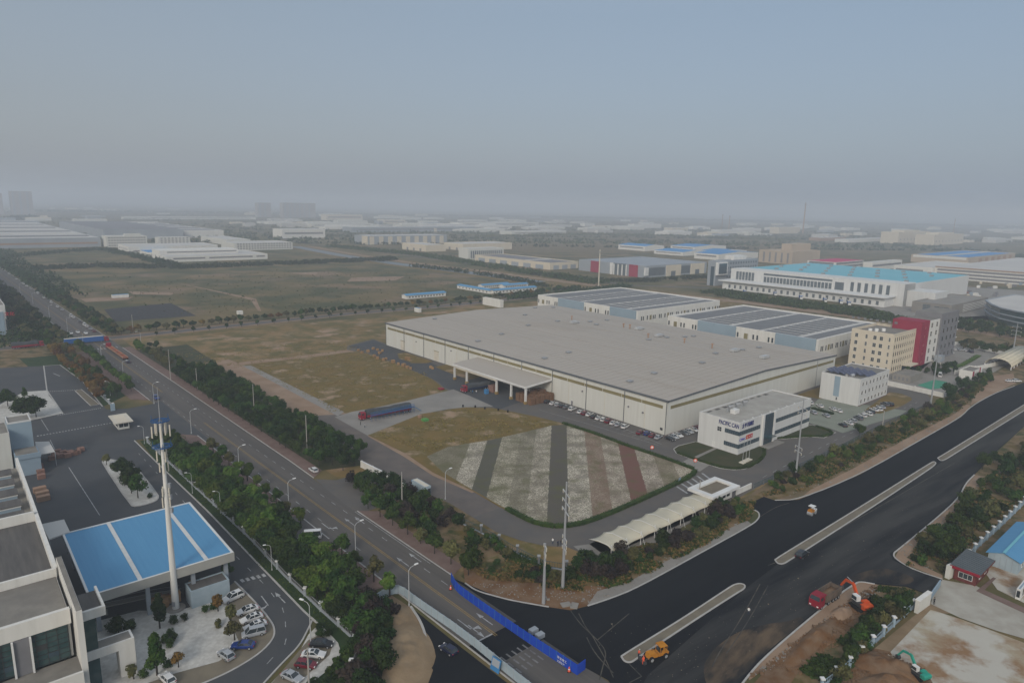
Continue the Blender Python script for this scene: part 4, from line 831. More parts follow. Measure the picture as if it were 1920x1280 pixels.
wallrun('boundary_wall', 'white boundary wall running behind the curved shelter at the upper right', 'wall', G(1790, 702), G(1930, 672), 2.2, .3, 'wallwhite', posts=10)
wallrun('boundary_wall', 'long low white wall at the foot of the green belt behind the crimson block', 'wall', G(1790, 645), G(1885, 665), 1.8, .3, 'wallwhite')
# portable cabin
r, L, Wd, h, P = bld('portable_cabin', 'white portable cabin with a pale roof beside the gravel road', 'cabin', 797, 931, 772, 808, h=3.0, wall='hoarding', roof='offwhite', par=0)
box('door', 'glassdark', r, 0.9, -0.06, 0.2, 2.0, 0, 2.3); box('corner_trim', 'bluepaint', r, -0.06, -0.06, 0, 0.1, 0, 3.0); box('corner_trim', 'bluepaint', r, -0.06, L-0.1, 0, 0, L, 3.0)
# ---- truck inspection gantry: drawn in vehicles
# ---- neighbour small buildings
r, L, Wd, h, P = bld('utility_building', 'low grey flat roofed hut in front of the cream building', 'hut', 1706, 719, 1672, 1762, h=3.6, wall='concrete', roof='roofcement', par=.3, Wd=17)
wins(r, 'A', 0.5, L-.5, 1, 1.6, 4, .9, 'greymid')
r, L, Wd, h, P = bld('gatehouse', 'small white gatehouse with a red corner panel near the curved shelter', 'gatehouse', 1822, 712, 1797, 1840, h=4.0, wall='wallwhite', roof='roofcement', par=.6)
box('red_panel', 'crimson', r, Wd*.0, -0.1, 0, Wd*.16, 0, 4.6); box('red_panel', 'crimson', r, Wd*.7, -0.1, 0, Wd*.8, 0, 5.2); wins(r, 'B', Wd*.2, Wd*.7, 1, 2, 3, 1.2)
# curved shelter
P = G(1870, 690); e = G(1925, 660); d = e-P; r = empty('curved_shelter', P, atan2(d.y, d.x), 'cream barrel vaulted parking shelter beside the boundary wall', 'shelter')
mb = MB(); n = 8; Lx = 60
for i in range(n):
    a0, a1 = pi*i/n, pi*(i+1)/n; mb.quad((0, 6.5*cos(a0), 1.5+4*sin(a0)), (Lx, 6.5*cos(a0), 1.5+4*sin(a0)), (Lx, 6.5*cos(a1), 1.5+4*sin(a1)), (0, 6.5*cos(a1), 1.5+4*sin(a1)))
o = mb.build('roof', M['tensile'], r, smooth=True); o.modifiers.new('t', 'SOLIDIFY').thickness = .15
for i in range(9): x = i*7.4; MB().tube((x, -6.4, 0), (x, -6.4, 1.8), .25, k=6).tube((x, 6.4, 0), (x, 6.4, 1.8), .25, k=6).build('post', M['white'], r)
# ================================================ FAR BUILDINGS
def strips(r, face, s0, s1, zs, hh, m='greymid', off=0.0):
    for z in zs:
        if face == 'A': box('ribbon_window', m, r, off-0.1, s0, z, off-0.001, s1, z+hh)
        else: box('ribbon_window', m, r, s0, off-0.1, z, s1, off-0.001, z+hh)
# left complex
r, L, Wd, h, P = bld('factory_hall', 'long white two tier hall nearest the green field in the left complex', 'factory', 313, 492, 280, 502, ytop=482, wall='wallwhite', roof='roofpale', par=.6)
strips(r, 'B', Wd*.06, Wd*.36, (h*.5,), 2, 'greymid'); strips(r, 'B', Wd*.4, Wd*.84, (h*.5,), 2); strips(r, 'B', Wd*.88, Wd*.97, (h*.5,), 2); wins(r, 'A', 5, L-5, h*.45, 3, 4, 4, 'greymid')
box('upper_tier', 'wallwhite', r, 2, L*.45, h, Wd*.8, L*.9, h+6); strips(r, 'B', 12, Wd*.78, (h+2.5,), 1.6, off=L*.45)
r, L, Wd, h, P = bld('factory_hall', 'middle long white hall of the left complex with one dark window strip', 'factory', 242, 477, 222, 409, ytop=463, wall='wallwhite', roof='roofpale', par=.6)
strips(r, 'B', Wd*.05, Wd*.2, (h*.35,), 2); strips(r, 'B', Wd*.27, Wd*.72, (h*.35,), 2); strips(r, 'B', Wd*.78, Wd*.95, (h*.35,), 2); wins(r, 'A', 5, L-5, h*.5, 3, 5, 4, 'greymid')
r, L, Wd, h, P = bld('blue_roof_hall', 'blue roofed hall tucked between the white halls of the left complex', 'factory', 290, 484, 255, 345, ytop=476, wall='wallwhite', roof='rooffarblue', par=0)
r, L, Wd, h, P = bld('dormitory', 'four storey cream dormitory at the left end of the left complex', 'building', 201, 464, 192, 277, ytop=444, wall='wallcream', roof='roofpale', par=.8)
for f in range(4): wins(r, 'B', 2, Wd-2, 2+f*h/4.1, 2.2, 14, 3, 'greymid')
box('stair_tower', 'wallcream', r, Wd*.45, 2, h, Wd*.85, 10, h+5)
r, L, Wd, h, P = bld('dormitory', 'shorter cream block right of the four storey dormitory in the left complex', 'building', 298, 458, 291, 357, ytop=446, wall='wallcream', roof='roofpale', par=.8)
for f in range(3): wins(r, 'B', 2, Wd-2, 2+f*h/3.1, 2.2, 8, 3.5, 'greymid')
r, L, Wd, h, P = bld('office_block', 'long cream three storey block at the right end of the left complex', 'building', 440, 470, 415, 549, ytop=457, wall='wallcream', roof='roofpale', par=.8)
for f in range(3): wins(r, 'B', 4, Wd-2, 2+f*h/3.1, 2.4, 20, 3, 'greymid')
r, L, Wd, h, P = bld('factory_hall', 'cream hall behind the three storey block of the left complex', 'factory', 425, 460, 377, 470, ytop=450, wall='wallcream', roof='roofpale', par=.6)
# huge far factory at left
r, L, Wd, h, P = bld('giant_factory', 'enormous grey roofed factory stretching from the left edge behind the left complex', 'factory', -700, 480, -1100, 190, h=16, wall='wallgrey', roof='roofpale', par=.5, L=900)
for i in range(8): box('roof_stripe', 'roofpale' if i % 2 else 'greymid', r, 5, 60+i*105, h+.1, Wd-8, 90+i*105, h+1.2)
strips(r, 'B', 5, Wd-5, (h*.35,), 3, 'wallbrown')
r, L, Wd, h, P = bld('giant_factory', 'dark grey roofed factory with a slanted left side behind the left complex', 'factory', 195, 449, 100, 345, h=20, wall='wallgrey', roof='greymid', par=.5, L=620)
r, L, Wd, h, P = bld('giant_factory', 'factory with pale striped roof right of the dark roofed one, far left', 'factory', 346, 446, 300, 420, h=16, wall='wallwhite', roof='roofpale', par=.5, L=560)
for i in range(5): box('roof_stripe', 'greymid', r, 5, 40+i*110, h+.1, Wd-8, 85+i*110, h+.9)
for (cx, cy, xl, xr, yt, lab, w) in ((5, 421, -8, 75, 414, 'far grey slab building left of the dark wooded mound, near the horizon', 'wallgrey'), (165, 416, 160, 190, 405, 'far dark glass office with white floor bands, near the horizon at left', 'wallgrey'), (240, 411, 225, 480, 406, 'very long pale hall on the horizon behind the dark roofed factory', 'wallcream'), (530, 447, 516, 610, 430, 'hazy white four storey works beside a small orange panel', 'wallwhite'), (585, 427, 560, 700, 419, 'long hazy cream hall in front of the brown tower blocks', 'wallcream'),
                                     (612, 413, 600, 680, 402, 'row of hazy yellowish flats right of the brown tower blocks', 'wallbeige'), (660, 436, 640, 890, 426, 'long hazy grey hall behind the tan slab building', 'wallgrey'), (860, 425, 850, 1010, 417, 'long hazy pale hall right of centre near the horizon', 'wallcream'), (800, 432, 780, 960, 424, 'second long hazy hall right of centre, in front of the pale one', 'wallwhite'), (720, 420, 712, 760, 412, 'small hazy white works with orange end near the horizon', 'wallbeige'), (960, 441, 950, 1060, 434, 'low hazy cream sheds above the middle green belt', 'wallcream')):
    r, L, Wd, h, P = bld('distant_hall', lab, 'building', cx, cy, xl, xr, ytop=yt, wall=w, roof='roofpale', par=0, L=60)
    strips(r, 'B', Wd*.05, Wd*.95, (h*.45,), h*.2, 'greymid')
# hazy tower blocks on the horizon
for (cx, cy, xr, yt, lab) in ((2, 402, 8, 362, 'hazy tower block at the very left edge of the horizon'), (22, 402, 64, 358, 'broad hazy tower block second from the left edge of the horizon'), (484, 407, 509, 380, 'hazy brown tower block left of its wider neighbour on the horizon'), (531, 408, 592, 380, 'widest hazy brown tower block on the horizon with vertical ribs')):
    P = G(cx, cy); h = height(P, yt); wv = along(P, UD, xr); r = empty('tower_block', P, YAW, lab, 'tower block', 'tower blocks on the horizon'); box('wall', 'towerhazed', r, 0, 0, 0, wv, 40, h)
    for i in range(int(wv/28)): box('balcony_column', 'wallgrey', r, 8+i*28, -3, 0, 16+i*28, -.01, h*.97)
# middle distance
r, L, Wd, h, P = bld('slab_factory', 'tan and grey factory with pale bays beyond the canal, left of the cream halls', 'factory', 690, 459, 671, 838, ytop=443, wall='wallgrey', roof='roofpale', par=.6, L=60)
for i in range(9): box('pale_bay', 'wallbeige', r, Wd*(.02+.11*i), -1.5, 0, Wd*(.07+.11*i), -.01, h-1)
box('pale_bay', 'wallbeige', r, -1.5, 0, 0, -.01, L*.4, h)
r, L, Wd, h, P = bld('cream_hall', 'blank cream hall with small dark doors beyond the canal', 'factory', 799, 472, 754, 836, ytop=460, wall='wallbeige', roof='roofpale', par=.6); wins(r, 'A', 8, L-8, 0, 5, 3, 6, 'greymid')
r, L, Wd, h, P = bld('cream_hall', 'cream hall just left of the slab with tall dark windows', 'factory', 868, 470, 832, 960, ytop=458, wall='wallbeige', roof='roofpale', par=.6); wins(r, 'A', 8, L-8, 0, 5, 2, 6, 'greymid')
r, L, Wd, h, P = bld('window_slab', 'cream slab with tall dark vertical windows beside the long cream hall', 'building', 878, 489, 864, 944, ytop=467, wall='wallcream', roof='roofpale', par=.8, L=26)
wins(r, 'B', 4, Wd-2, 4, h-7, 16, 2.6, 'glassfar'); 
r, L, Wd, h, P = bld('long_hall', 'long cream hall with grey roof and recessed bays, left of the crimson striped showroom', 'factory', 1031, 506, 891, 1084, ytop=494, wall='wallbeige', roof='greymid', par=1)
for i in range(6): box('grey_bay', 'wallgrey', r, -.6, L*(.08+.155*i), 0, -.01, L*(.17+.155*i), h-3)
for i in range(3): box('grey_bay', 'wallgrey', r, Wd*(.12+.3*i), -.6, 0, Wd*(.3+.3*i), -.01, h-3)
box('roof_ridge', 'roofpale', r, 4, L*.3, h+.1, Wd-4, L*.34, h+1)
r, L, Wd, h, P = bld('showroom', 'long showroom with crimson and white vertical stripes and curved grey roof', 'factory', 1209, 521, 1085, 1324, ytop=500, wall='wallgrey', roof='wallgrey', par=1)
for a, b, m_ in ((.10, .22, 'crimson'), (.26, .44, 'glassfar'), (.78, .92, 'crimson') if 0 else (.66, .80, 'crimson'), (.46, .5, 'white')):
    box('facade_panel', m_, r, -1.2, L*a+0, 0, -.01, L*b, h+1)
for i in range(4): box('white_fin', 'white', r, -1.6, L*(.25+.06*i), 0, -1.21, L*(.265+.06*i), h)
for a, b in ((.32, .55), (.72, .95)):
    box('cream_bay', 'wallbeige', r, Wd*a, -1.2, 0, Wd*b, -.01, h); box('door', 'glassfar', r, Wd*(a+.07), -1.3, 0, Wd*(a+.14), -1.21, h*.45)
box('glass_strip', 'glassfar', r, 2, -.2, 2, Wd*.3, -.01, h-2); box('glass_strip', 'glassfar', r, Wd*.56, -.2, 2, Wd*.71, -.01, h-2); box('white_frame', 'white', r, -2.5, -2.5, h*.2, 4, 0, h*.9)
r, L, Wd, h, P = bld('glass_corner_office', 'grey office with a framed blue glass box on its corner', 'building', 1340, 536, 1325, 1418, ytop=491, wall='wallgrey', roof='roofpale', par=1)
for f in range(5): wins(r, 'B', 22, Wd-2, 3+f*h/5.3, 2.4, 12, 3, 'glassfar')
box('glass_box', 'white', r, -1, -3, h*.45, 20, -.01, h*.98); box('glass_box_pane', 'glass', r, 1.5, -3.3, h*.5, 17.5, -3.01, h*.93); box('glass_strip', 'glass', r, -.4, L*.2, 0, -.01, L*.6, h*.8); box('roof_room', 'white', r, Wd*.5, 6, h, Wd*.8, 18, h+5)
for cx, cy, xl, xr, yt, lab in ((1209, 471, 1159, 1245, 462, 'white hall with blue roof, leftmost of the far blue roofed group'), (1302, 471, 1257, 1361, 463, 'white hall with blue roof at the back right of the far blue roofed group'), (1280, 480, 1226, 1330, 473, 'low white hall with blue roof at the front of the far blue roofed group'), (1347, 488, 1301, 1421, 477, 'broad hall with curved blue roof, rightmost of the far blue roofed group'), (1345, 478, 1310, 1400, 472, 'narrow hall with pale blue roof in the middle of the far blue roofed group')):
    r, L, Wd, h, P = bld('blue_roof_hall', lab, 'factory', cx, cy, xl, xr, ytop=yt, wall='wallwhite', roof='rooffarblue', par=0, kind='ridge_v', rise=3)
    strips(r, 'A', 5, L-5, (h*.5,), h*.25)
r, L, Wd, h, P = bld('beige_flats', 'hazy beige slab blocks behind the blue roofed group', 'building', 1484, 496, 1422, 1536, ytop=473, wall='walltan', roof='walltan', par=1)
for i in range(5): box('window_column', 'greymid', r, -.3, L*(.1+.18*i), 2, -.01, L*(.15+.18*i), h-2)
box('rear_wing', 'walltan', r, Wd*.3, L*.3, 0, Wd, L*.6, h+12); 
# cyan factory
r, L, Wd, h, P = bld('cyan_factory', 'long white factory with bright cyan roof and tall dark slot windows', 'factory', 1692, 575, 1369, 1812, ytop=534, wall='walltile', roof='roofcyan', par=0)
print('cyan', L, Wd, h)
box('front_block', 'walltile', r, -.6, 0, 0, 26, L, h+.8); box('podium', 'white', r, -22, 8, 0, -.61, L*.98, h*.42); box('podium_eave', 'white', r, -26, 6, h*.42+.01, -.61, L, h*.42+1)
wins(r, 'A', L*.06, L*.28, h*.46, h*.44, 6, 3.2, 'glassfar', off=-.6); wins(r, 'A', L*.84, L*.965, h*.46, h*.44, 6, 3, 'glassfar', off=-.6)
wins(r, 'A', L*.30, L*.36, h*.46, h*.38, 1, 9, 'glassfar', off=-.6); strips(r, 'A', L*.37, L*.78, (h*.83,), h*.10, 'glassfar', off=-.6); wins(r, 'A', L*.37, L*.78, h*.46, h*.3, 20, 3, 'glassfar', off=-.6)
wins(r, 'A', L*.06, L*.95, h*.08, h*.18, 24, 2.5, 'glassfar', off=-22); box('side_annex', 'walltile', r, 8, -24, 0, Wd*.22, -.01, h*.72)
for i in range(22): box('roof_vent', 'galv', r, 30+(Wd-40)*((i*7) % 11)/11, L*(.05+.9*i/22), h+.1, 34+(Wd-40)*((i*7) % 11)/11, L*(.05+.9*i/22)+3, h+1.8)
r, L, Wd, h, P = bld('magenta_roof_office', 'three storey white office with a magenta roof behind the cyan roof', 'building', 1565, 511, 1512, 1617, ytop=492, wall='wallwhite', roof='pinkroof', par=0)
for z in (.15, .45, .75): strips(r, 'A', 3, L-3, (h*z,), 3); strips(r, 'B', 3, Wd-3, (h*z,), 3)
r, L, Wd, h, P = bld('grey_hall', 'grey roofed hall right of the magenta roofed office', 'factory', 1634, 508, 1617, 1690, ytop=493, wall='wallwhite', roof='roofpale', par=.5); strips(r, 'B', 3, Wd-3, (h*.5,), 3)
r, L, Wd, h, P = bld('grey_hall', 'white hall with grey roof between the magenta office and the red edged hall', 'factory', 1748, 521, 1674, 1822, ytop=503, wall='wallwhite', roof='roofpale', par=.8)
for z in (.2, .55): strips(r, 'A', L*.25, L-3, (h*z,), 2.6)
r, L, Wd, h, P = bld('long_hall', 'long white hall with a red roof edge at the right side of the frame', 'factory', 2060, 546, 1751, 2160, ytop=523, wall='wallwhite', roof='roofpale', par=0)
for z in (.12, .42, .72): strips(r, 'A', 3, L-3, (h*z,), 2.6)
box('red_edge', 'wallbrown', r, -.5, 0, h+.05, -.01, L, h+1.6)
r, L, Wd, h, P = bld('blue_roof_hall', 'large tan hall with vivid blue roof at the far right', 'factory', 1814, 498, 1707, 1902, ytop=484, wall='walltan', roof='rooffarblue', par=1.2)
strips(r, 'A', 3, L-3, (h*.72,), h*.3, 'wallwhite'); box('roof_divider', 'roofpale', r, 5, L*.45, h+.1, Wd-5, L*.52, h+1.5)
for i in range(6): box('brown_bay', 'wallbrown', r, Wd*(.2+.13*i), -.4, 0, Wd*(.26+.13*i), -.01, h-2)
for cx, cy, xr, yt, lab in ((1683, 457, 1742, 436, 'hazy cream works with stepped roof, left of its twin at far right'), (1750, 460, 1805, 441, 'hazy cream works with stepped roof, right of its twin at far right')):
    r, L, Wd, h, P = bld('hazy_works', lab, 'building', cx, cy, cx-6, xr, ytop=yt, wall='wallbeige', roof='roofpale', par=1, L=50); box('upper_block', 'wallbeige', r, Wd*.2, 5, h, Wd*.7, 40, h+6); wins(r, 'B', 5, Wd-5, h*.3, h*.15, 9, 5, 'greymid')
for cx, cy, xr, yt, lab, w in ((1590, 455, 1700, 449, 'low pale hall left of the hazy stepped works', 'wallwhite'), (1190, 428, 1240, 420, 'hazy white storage block near the horizon above the blue roofed group', 'wallwhite'), (1260, 434, 1290, 427, 'second hazy storage block near the horizon above the blue roofed group', 'wallbeige'), (1350, 438, 1400, 431, 'hazy white storage sheds under the thin masts', 'wallwhite'), (1460, 438, 1500, 426, 'hazy cream plant beside the tall chimney', 'wallbeige'), (1880, 436, 1925, 430, 'tiny pale block near the horizon at the right edge', 'wallwhite'), (1540, 452, 1585, 446, 'low reddish hall left of the low pale hall', 'wallbrown')):
    bld('distant_hall', lab, 'building', cx, cy, cx-4, xr, ytop=yt, wall=w, roof='roofpale', par=0, L=40)
# thin masts and chimney
for cx, cy, yt, w, lab, nm in ((1505, 438, 380, 2.2, 'tall thin hazy chimney standing on the horizon at right', 'chimney'), (1353, 432, 402, 1.2, 'thin hazy mast left of the other mast on the horizon', 'mast'), (1366, 436, 404, 1.2, 'thin hazy mast right of the other mast on the horizon', 'mast'), (1787, 440, 410, 1.2, 'thin hazy mast above the stepped cream works', 'mast'), (1122, 541, 468, .55, 'slim white communications pole behind the solar sheds', 'mast')):
    P = G(cx, cy); h = height(P, yt); r = empty(nm, P, 0, lab, nm); MB().tube((0, 0, 0), (0, 0, h), w*1.4, w, k=8).build('shaft', M['offwhite' if cx == 1122 else 'wallbrown'], r); MB().tube((0, 0, h*.93), (0, 0, h*.95), w*3, w*3, k=8).build('platform', M['galv'], r)
# curved glass office and plaza building
q = [G(x, y) for x, y in ((1846, 590), (1855, 598), (1872, 606), (1900, 613), (1960, 625), (2050, 640), (2060, 600), (1900, 578))]
P = q[0]; h = height(P, 563); r = empty('curved_office', P, 0, 'dark glass office with curved front and white floor bands at the right edge', 'building')
qq = [p-P for p in q]; MB().prism([(p.x, p.y) for p in qq][::-1] if True else qq, 0, h).build('glass_wall', M['glassteal'], r)
ctr = sum(qq, Vector())/len(qq)
for z in (.3, .6, .95): MB().prism([((p.x-ctr.x)*1.03+ctr.x, (p.y-ctr.y)*1.05+ctr.y) for p in qq][::-1], h*z, h*z+.9).build('floor_band', M['wallgrey'], r)
MB().prism([((p.x-ctr.x)*.98+ctr.x, (p.y-ctr.y)*.98+ctr.y) for p in qq][::-1], h+.01, h+.3).build('roof', M['roofpale'], r)
r, L, Wd, h, P = bld('plaza_building', 'low beige building with a framed square window left of the curved glass office', 'building', 1782, 593, 1708, 1850, ytop=574, wall='concrete', roof='concrete', par=.8)
wins(r, 'A', L*.62-3, L*.62+3, h*.35, 5, 1, 6, 'glassfar', 'concrete', (1, 1)); box('glass_door', 'glass', r, -.3, L*.3, 0, -.01, L*.42, h*.8); box('glass_strip', 'glassfar', r, -.3, 2, h*.55, -.01, L*.28, h*.8)
for i in range(5): box('white_band', 'white', r, Wd*.3, -.3, h*(.15+.16*i), Wd, -.01, h*(.2+.16*i))
# white building at the left edge
r, L, Wd, h, P = bld('edge_building', 'pale blue and white building with red lettering at the left edge', 'building', 2, 628, -70, 15.8, ytop=574, wall='walltile', roof='roofcement', par=.6)
box('glass_wall', 'glassdark', r, 4, -.2, .5, Wd-.5, -.01, h*.55); t = text('文化', 2.6, r, (3, -.15, h*.66), (pi/2, 0, 0), 'signred'); box('corner_column', 'wallblue', r, -.4, -.5, 0, 2.5, -.01, h*.8)
# blue roofed barracks
for cx, cy, xl, xr, lab in ((762, 561, 738, 836, 'long low white barrack with pale blue roof in the green field'), (918, 551, 857, 926, 'low blue roofed barrack running back at the left of the open court'), (925, 551, 921, 1006, 'low blue roofed barrack along the near side of the open court'), (905, 541, 901, 955, 'low blue roofed barrack along the far side of the open court'), (945, 541, 940, 990, 'small low blue roofed barrack beside the canal')):
    side = (xr-cx) > (cx-xl)
    r, L, Wd, h, P = bld('barrack', lab, 'barrack', cx, cy, xl, xr, h=3.2, wall='wallwhite', roof='roofblue', par=0, kind='ridge_u' if side else 'ridge_v', rise=1.2, ov=.6, L=8 if side else None, Wd=None if side else 8, group='blue roofed barracks')
    if side: wins(r, 'B', 2, Wd-2, 1, 1.3, 12, 1.5, 'glassdark')
    else: wins(r, 'A', 2, L-2, 1, 1.3, 9, 1.5, 'glassdark')
bld('farmhouse', 'small white flat roofed house behind the back corner of the warehouse', 'house', 938, 577, 905, 944, h=6, wall='wallwhite', roof='roofpale', par=.5)
bld('hut', 'tiny white hut beside the cross road behind the warehouse', 'hut', 785, 586, 777, 790, h=3.5, wall='wallwhite', roof='roofblue', par=0)
bld('long_shed', 'low pale blue roofed shed in the grass field right of the tree lined road', 'shed', 211, 559, 208, 242, h=2.6, wall='wallwhite', roof='roofblue', par=0, L=5)
bld('shed', 'small white shed beside the vegetable plot in the green field', 'shed', 447, 590, 442, 456, h=2.6, wall='wallwhite', roof='white', par=0, L=4)
# far smear of roofs
rr = random.Random(3); n = 0
for k in range(150):
    y = 394 + 44*rr.random()**1.3; x = rr.uniform(-60, 1980); y += (x-960)*0.0195
    P = G(x, y); w = rr.uniform(25, 110); d = rr.uniform(15, 50); h = rr.uniform(5, 14)
    o = MB().box(0, 0, 0, w, d, h).build('distant_building', M[rr.choice(('wallbeige', 'wallwhite', 'wallgrey', 'wallcream', 'roofpale'))]); o.location = P; o.rotation_euler = (0, 0, YAW+rr.choice((0, 0, .15)))
    tag(o, 'small pale building dissolving in the haze near the horizon', 'building', 'hazy buildings near the horizon')
for k in range(70):
    x = rr.uniform(430, 1960); y = rr.uniform(412, 438) + (x-960)*0.0195; P = G(x, y); w = rr.uniform(60, 190); d = rr.uniform(30, 70); h = rr.uniform(8, 14)
    o = MB().box(0, 0, 0, w, d, h).box(w*.1, d*.3, h+.01, w*.8, d*.6, h+rr.uniform(1, 4)).build('distant_hall', M[rr.choice(('wallbeige', 'wallwhite', 'wallcream', 'roofpale', 'wallcream'))]); o.location = P; o.rotation_euler = (0, 0, YAW)
    tag(o, 'long pale hall of the hazy industrial belt below the horizon', 'building', 'pale halls of the hazy industrial belt')
for k in range(60):
    x, y = (rr.uniform(1640, 1920), rr.uniform(526, 540)+0) if k % 2 else (rr.uniform(1740, 1900), rr.uniform(547, 562)); y += (x-1780)*.06; P = G(x, y); w = rr.uniform(2.5, 7); d = rr.uniform(2, 4); h = rr.uniform(1.5, 3.5)
    o = MB().box(0, 0, 0, w, d, h*.8).box(.2, .2, h*.8+.01, w-.3, d-.3, h).build('goods_stack', M[rr.choice(('wallwhite', 'wallbeige', 'galv', 'wallblue', 'crate', 'greymid'))]); o.location = P; o.rotation_euler = (0, 0, YAW+rr.uniform(-.3, .3)); tag(o, 'small stack of goods in the yards around the cyan roofed factory', 'goods stack', 'stacks of goods in the yards by the cyan roofed factory')
# ================================================ LEFT FACTORY
ZR = 16.5
q = G(135, 1130, ZR); P = Vector((q.x, q.y, 0))
r = empty('left_office', P, YAW, 'white office block with gridded teal glass front, tall fin wall and grey terraced roofs', 'building')
def l2(px, py, z=ZR): return lc(P, px, py, z)
bA = l2(115, 1062)[1]; bB = l2(66, 965)[1]; bC = l2(20, 862)[1]; print('office left', bA, bB, bC, l2(52, 1154, ZR), l2(60, 1227, 9))
X0 = -60
box('wall', 'wallwhite', r, X0, 0.0, 6.6, -.6, bA, ZR-1.5); box('parapet', 'wallwhite', r, X0, -.8, ZR-3.2, -.5, -.01, ZR-.4); box('terrace_roof', 'roofcement', r, X0, .1, ZR-1.49, -.7, bA-.5, ZR-1.4)
box('parapet', 'wallwhite', r, X0, bA-.45, 6.6, -.5, bA+.1, ZR+.2)
box('wall', 'wallwhite', r, X0, bA+.11, 0, -.5, bB, ZR-1.6); box('corrugated_roof', 'roofdark', r, X0, bA+.12, ZR-1.59, -.9, bB-.02, ZR-1.4); box('side_parapet', 'wallwhite', r, -.9, bA+.11, ZR-1.59, -.2, bB+.4, ZR+.2)
box('cross_parapet', 'wallwhite', r, X0, bB+.01, ZR-3, -.91, bB+.6, ZR+.8)
box('wall', 'wallwhite', r, X0, bB+.61, 0, -.5, bC, ZR-2.6); box('rear_roof', 'roofcement', r, X0, bB+.62, ZR-2.59, -.9, bC, ZR-2.45); box('side_parapet', 'wallwhite', r, -.8, bB+.61, ZR-2.6, -.2, bC, ZR+.3)
for i in range(5):
    y = bB+2.5+i*(bC-bB-4)/5; s = box('skylight', 'wallblue', r, -9.5, y, ZR-2.44, -2.6, y+2.6, ZR-.9); box('skylight_roof', 'roofdark', s, -9.9, y-.3, ZR-.89, -2.3, y+4.3, ZR-.7); box('skylight_frame', 'white', s, -9.6, y-.1, ZR-1.3, -2.5, y-.001, ZR-.9)
# glass front above the lower terrace
gl = MB(); gl.box(X0, -.5, 6.8, -1.0, -.02, ZR-3.3); gl.build('glass_front', M['glassteal'], r)
mu = MB(); xg = -1.0
for i in range(24): mu.box(-1.2-i*1.55, -.62, 6.8, -1.1-i*1.55, -.501, ZR-3.3)
for j in range(7): mu.box(X0, -.6, 7.0+j*.95, -1.0, -.502, 7.06+j*.95)
mu.build('mullion', M['darkmetal'], r)
for j, (i, k) in enumerate(((2, 3), (5, 1), (7, 5), (3, 5), (9, 2), (1, 1), (6, 4), (10, 4), (4, 4))): box('open_pane', 'glass' if j % 2 else 'darkmetal', r, -1.15-i*1.55-1.5, -.66, 7.06+k*.95, -1.15-i*1.55-.05, -.621, 7.95+k*.95)
xa, xb = l2(52, 1154)[0], l2(30, 1160)[0]
for x in (xa, xa-2.5, xa-5.2): box('white_fin', 'white', r, x-.3, -1.3, 6.6, x, -.67, ZR-3.3)
box('grey_panel', 'greymid', r, xa-2.5, -.9, 6.6, xa-.31, -.67, ZR-3.3)
# fin wall
f0 = l2(155, 1140, ZR+1)[1]; f1 = l2(110, 1045, ZR+1)[1]; print('fin', f0, f1, l2(155, 1140, ZR+1), l2(110, 1045, ZR+1))
box('fin_wall', 'wallwhite', r, -.15, -5.6, 0, .75, f1, ZR+1.2); box('fin_coping', 'roofcement', r, -.1, -5.5, ZR+1.21, .7, f1-.1, ZR+1.26)
# lower terrace
box('terrace', 'roofcement', r, X0, -6.5, 6.0, -.16, -.51, 6.5); box('terrace_parapet', 'wallwhite', r, X0, -7.0, 4.8, -.16, -6.51, 7.2); box('lower_glass', 'glassteal', r, X0, -5.4, .3, -.17, -5.2, 4.4); box('lower_soffit', 'wallwhite', r, X0, -6.5, 4.41, -.17, -5.19, 4.79)
for i in range(5): box('column', 'wallwhite', r, -1.6-i*7, -6.6, 0, -.9-i*7, -5.9, 4.4)
# stair block behind the fin
box('stair_glass', 'glassteal', r, .77, -1.5, 0, 3.0, 4, ZR-3); box('stair_roof', 'roofdark', r, .77, -1.4, ZR-2.5, 4.2, 6, ZR-2.0); box('stair_parapet', 'wallwhite', r, .77, -2.1, ZR-3.0, 4.6, -1.51, ZR-1.3); box('stair_parapet', 'wallwhite', r, 4.21, -1.5, ZR-3.0, 4.6, 6.3, ZR-1.3)
# gate arch
x0 = .77; xe = lc(P, 247, 1185, 7.2)[0]; ye = lc(P, 247, 1190, 7.2)[1]; print('arch', xe, ye)
box('arch_beam', 'wallwhite', r, x0, ye-1.0, 5.6, xe, ye+2.2, 7.2); box('arch_leg', 'wallwhite', r, xe-2.6, ye-1.0, 0, xe, ye+2.2, 5.59); box('arch_top', 'roofcement', r, x0+.1, ye-.6, 7.201, xe-.4, ye+1.8, 7.25)
# blue canopy
Zb = 9.0
q = G(438, 1035, Zb); P2 = Vector((q.x, q.y, 0)); Lb = along(P2+Vector((0, 0, Zb)), VD, 356); Wb = along(P2+Vector((0, 0, Zb)), -UD, 165)
print('blue', Lb, Wb, PR(P2-UD*Wb+VD*Lb+Vector((0, 0, Zb))))
r2 = empty('blue_canopy', P2, YAW, 'bright blue roofed canopy with two white seams and a deep grey fascia', 'canopy')
box('roof', 'roofblue', r2, -Wb+.4, .4, Zb-.3, -.4, Lb-.4, Zb-.1)
rim = MB(); rim.box(-Wb, 0, Zb-.35, 0, .4, Zb+.1); rim.box(-Wb, Lb-.4, Zb-.35, 0, Lb, Zb+.1); rim.box(-Wb, .4, Zb-.35, -Wb+.4, Lb-.4, Zb+.1); rim.box(-.4, .4, Zb-.35, 0, Lb-.4, Zb+.1); rim.build('roof_edge', M['white'], r2)
box('fascia', 'fascia', r2, -Wb, -.1, Zb-2.0, .1, -.001, Zb+.05); box('fascia', 'fascia', r2, .001, 0, Zb-2.0, .1, Lb, Zb+.05)
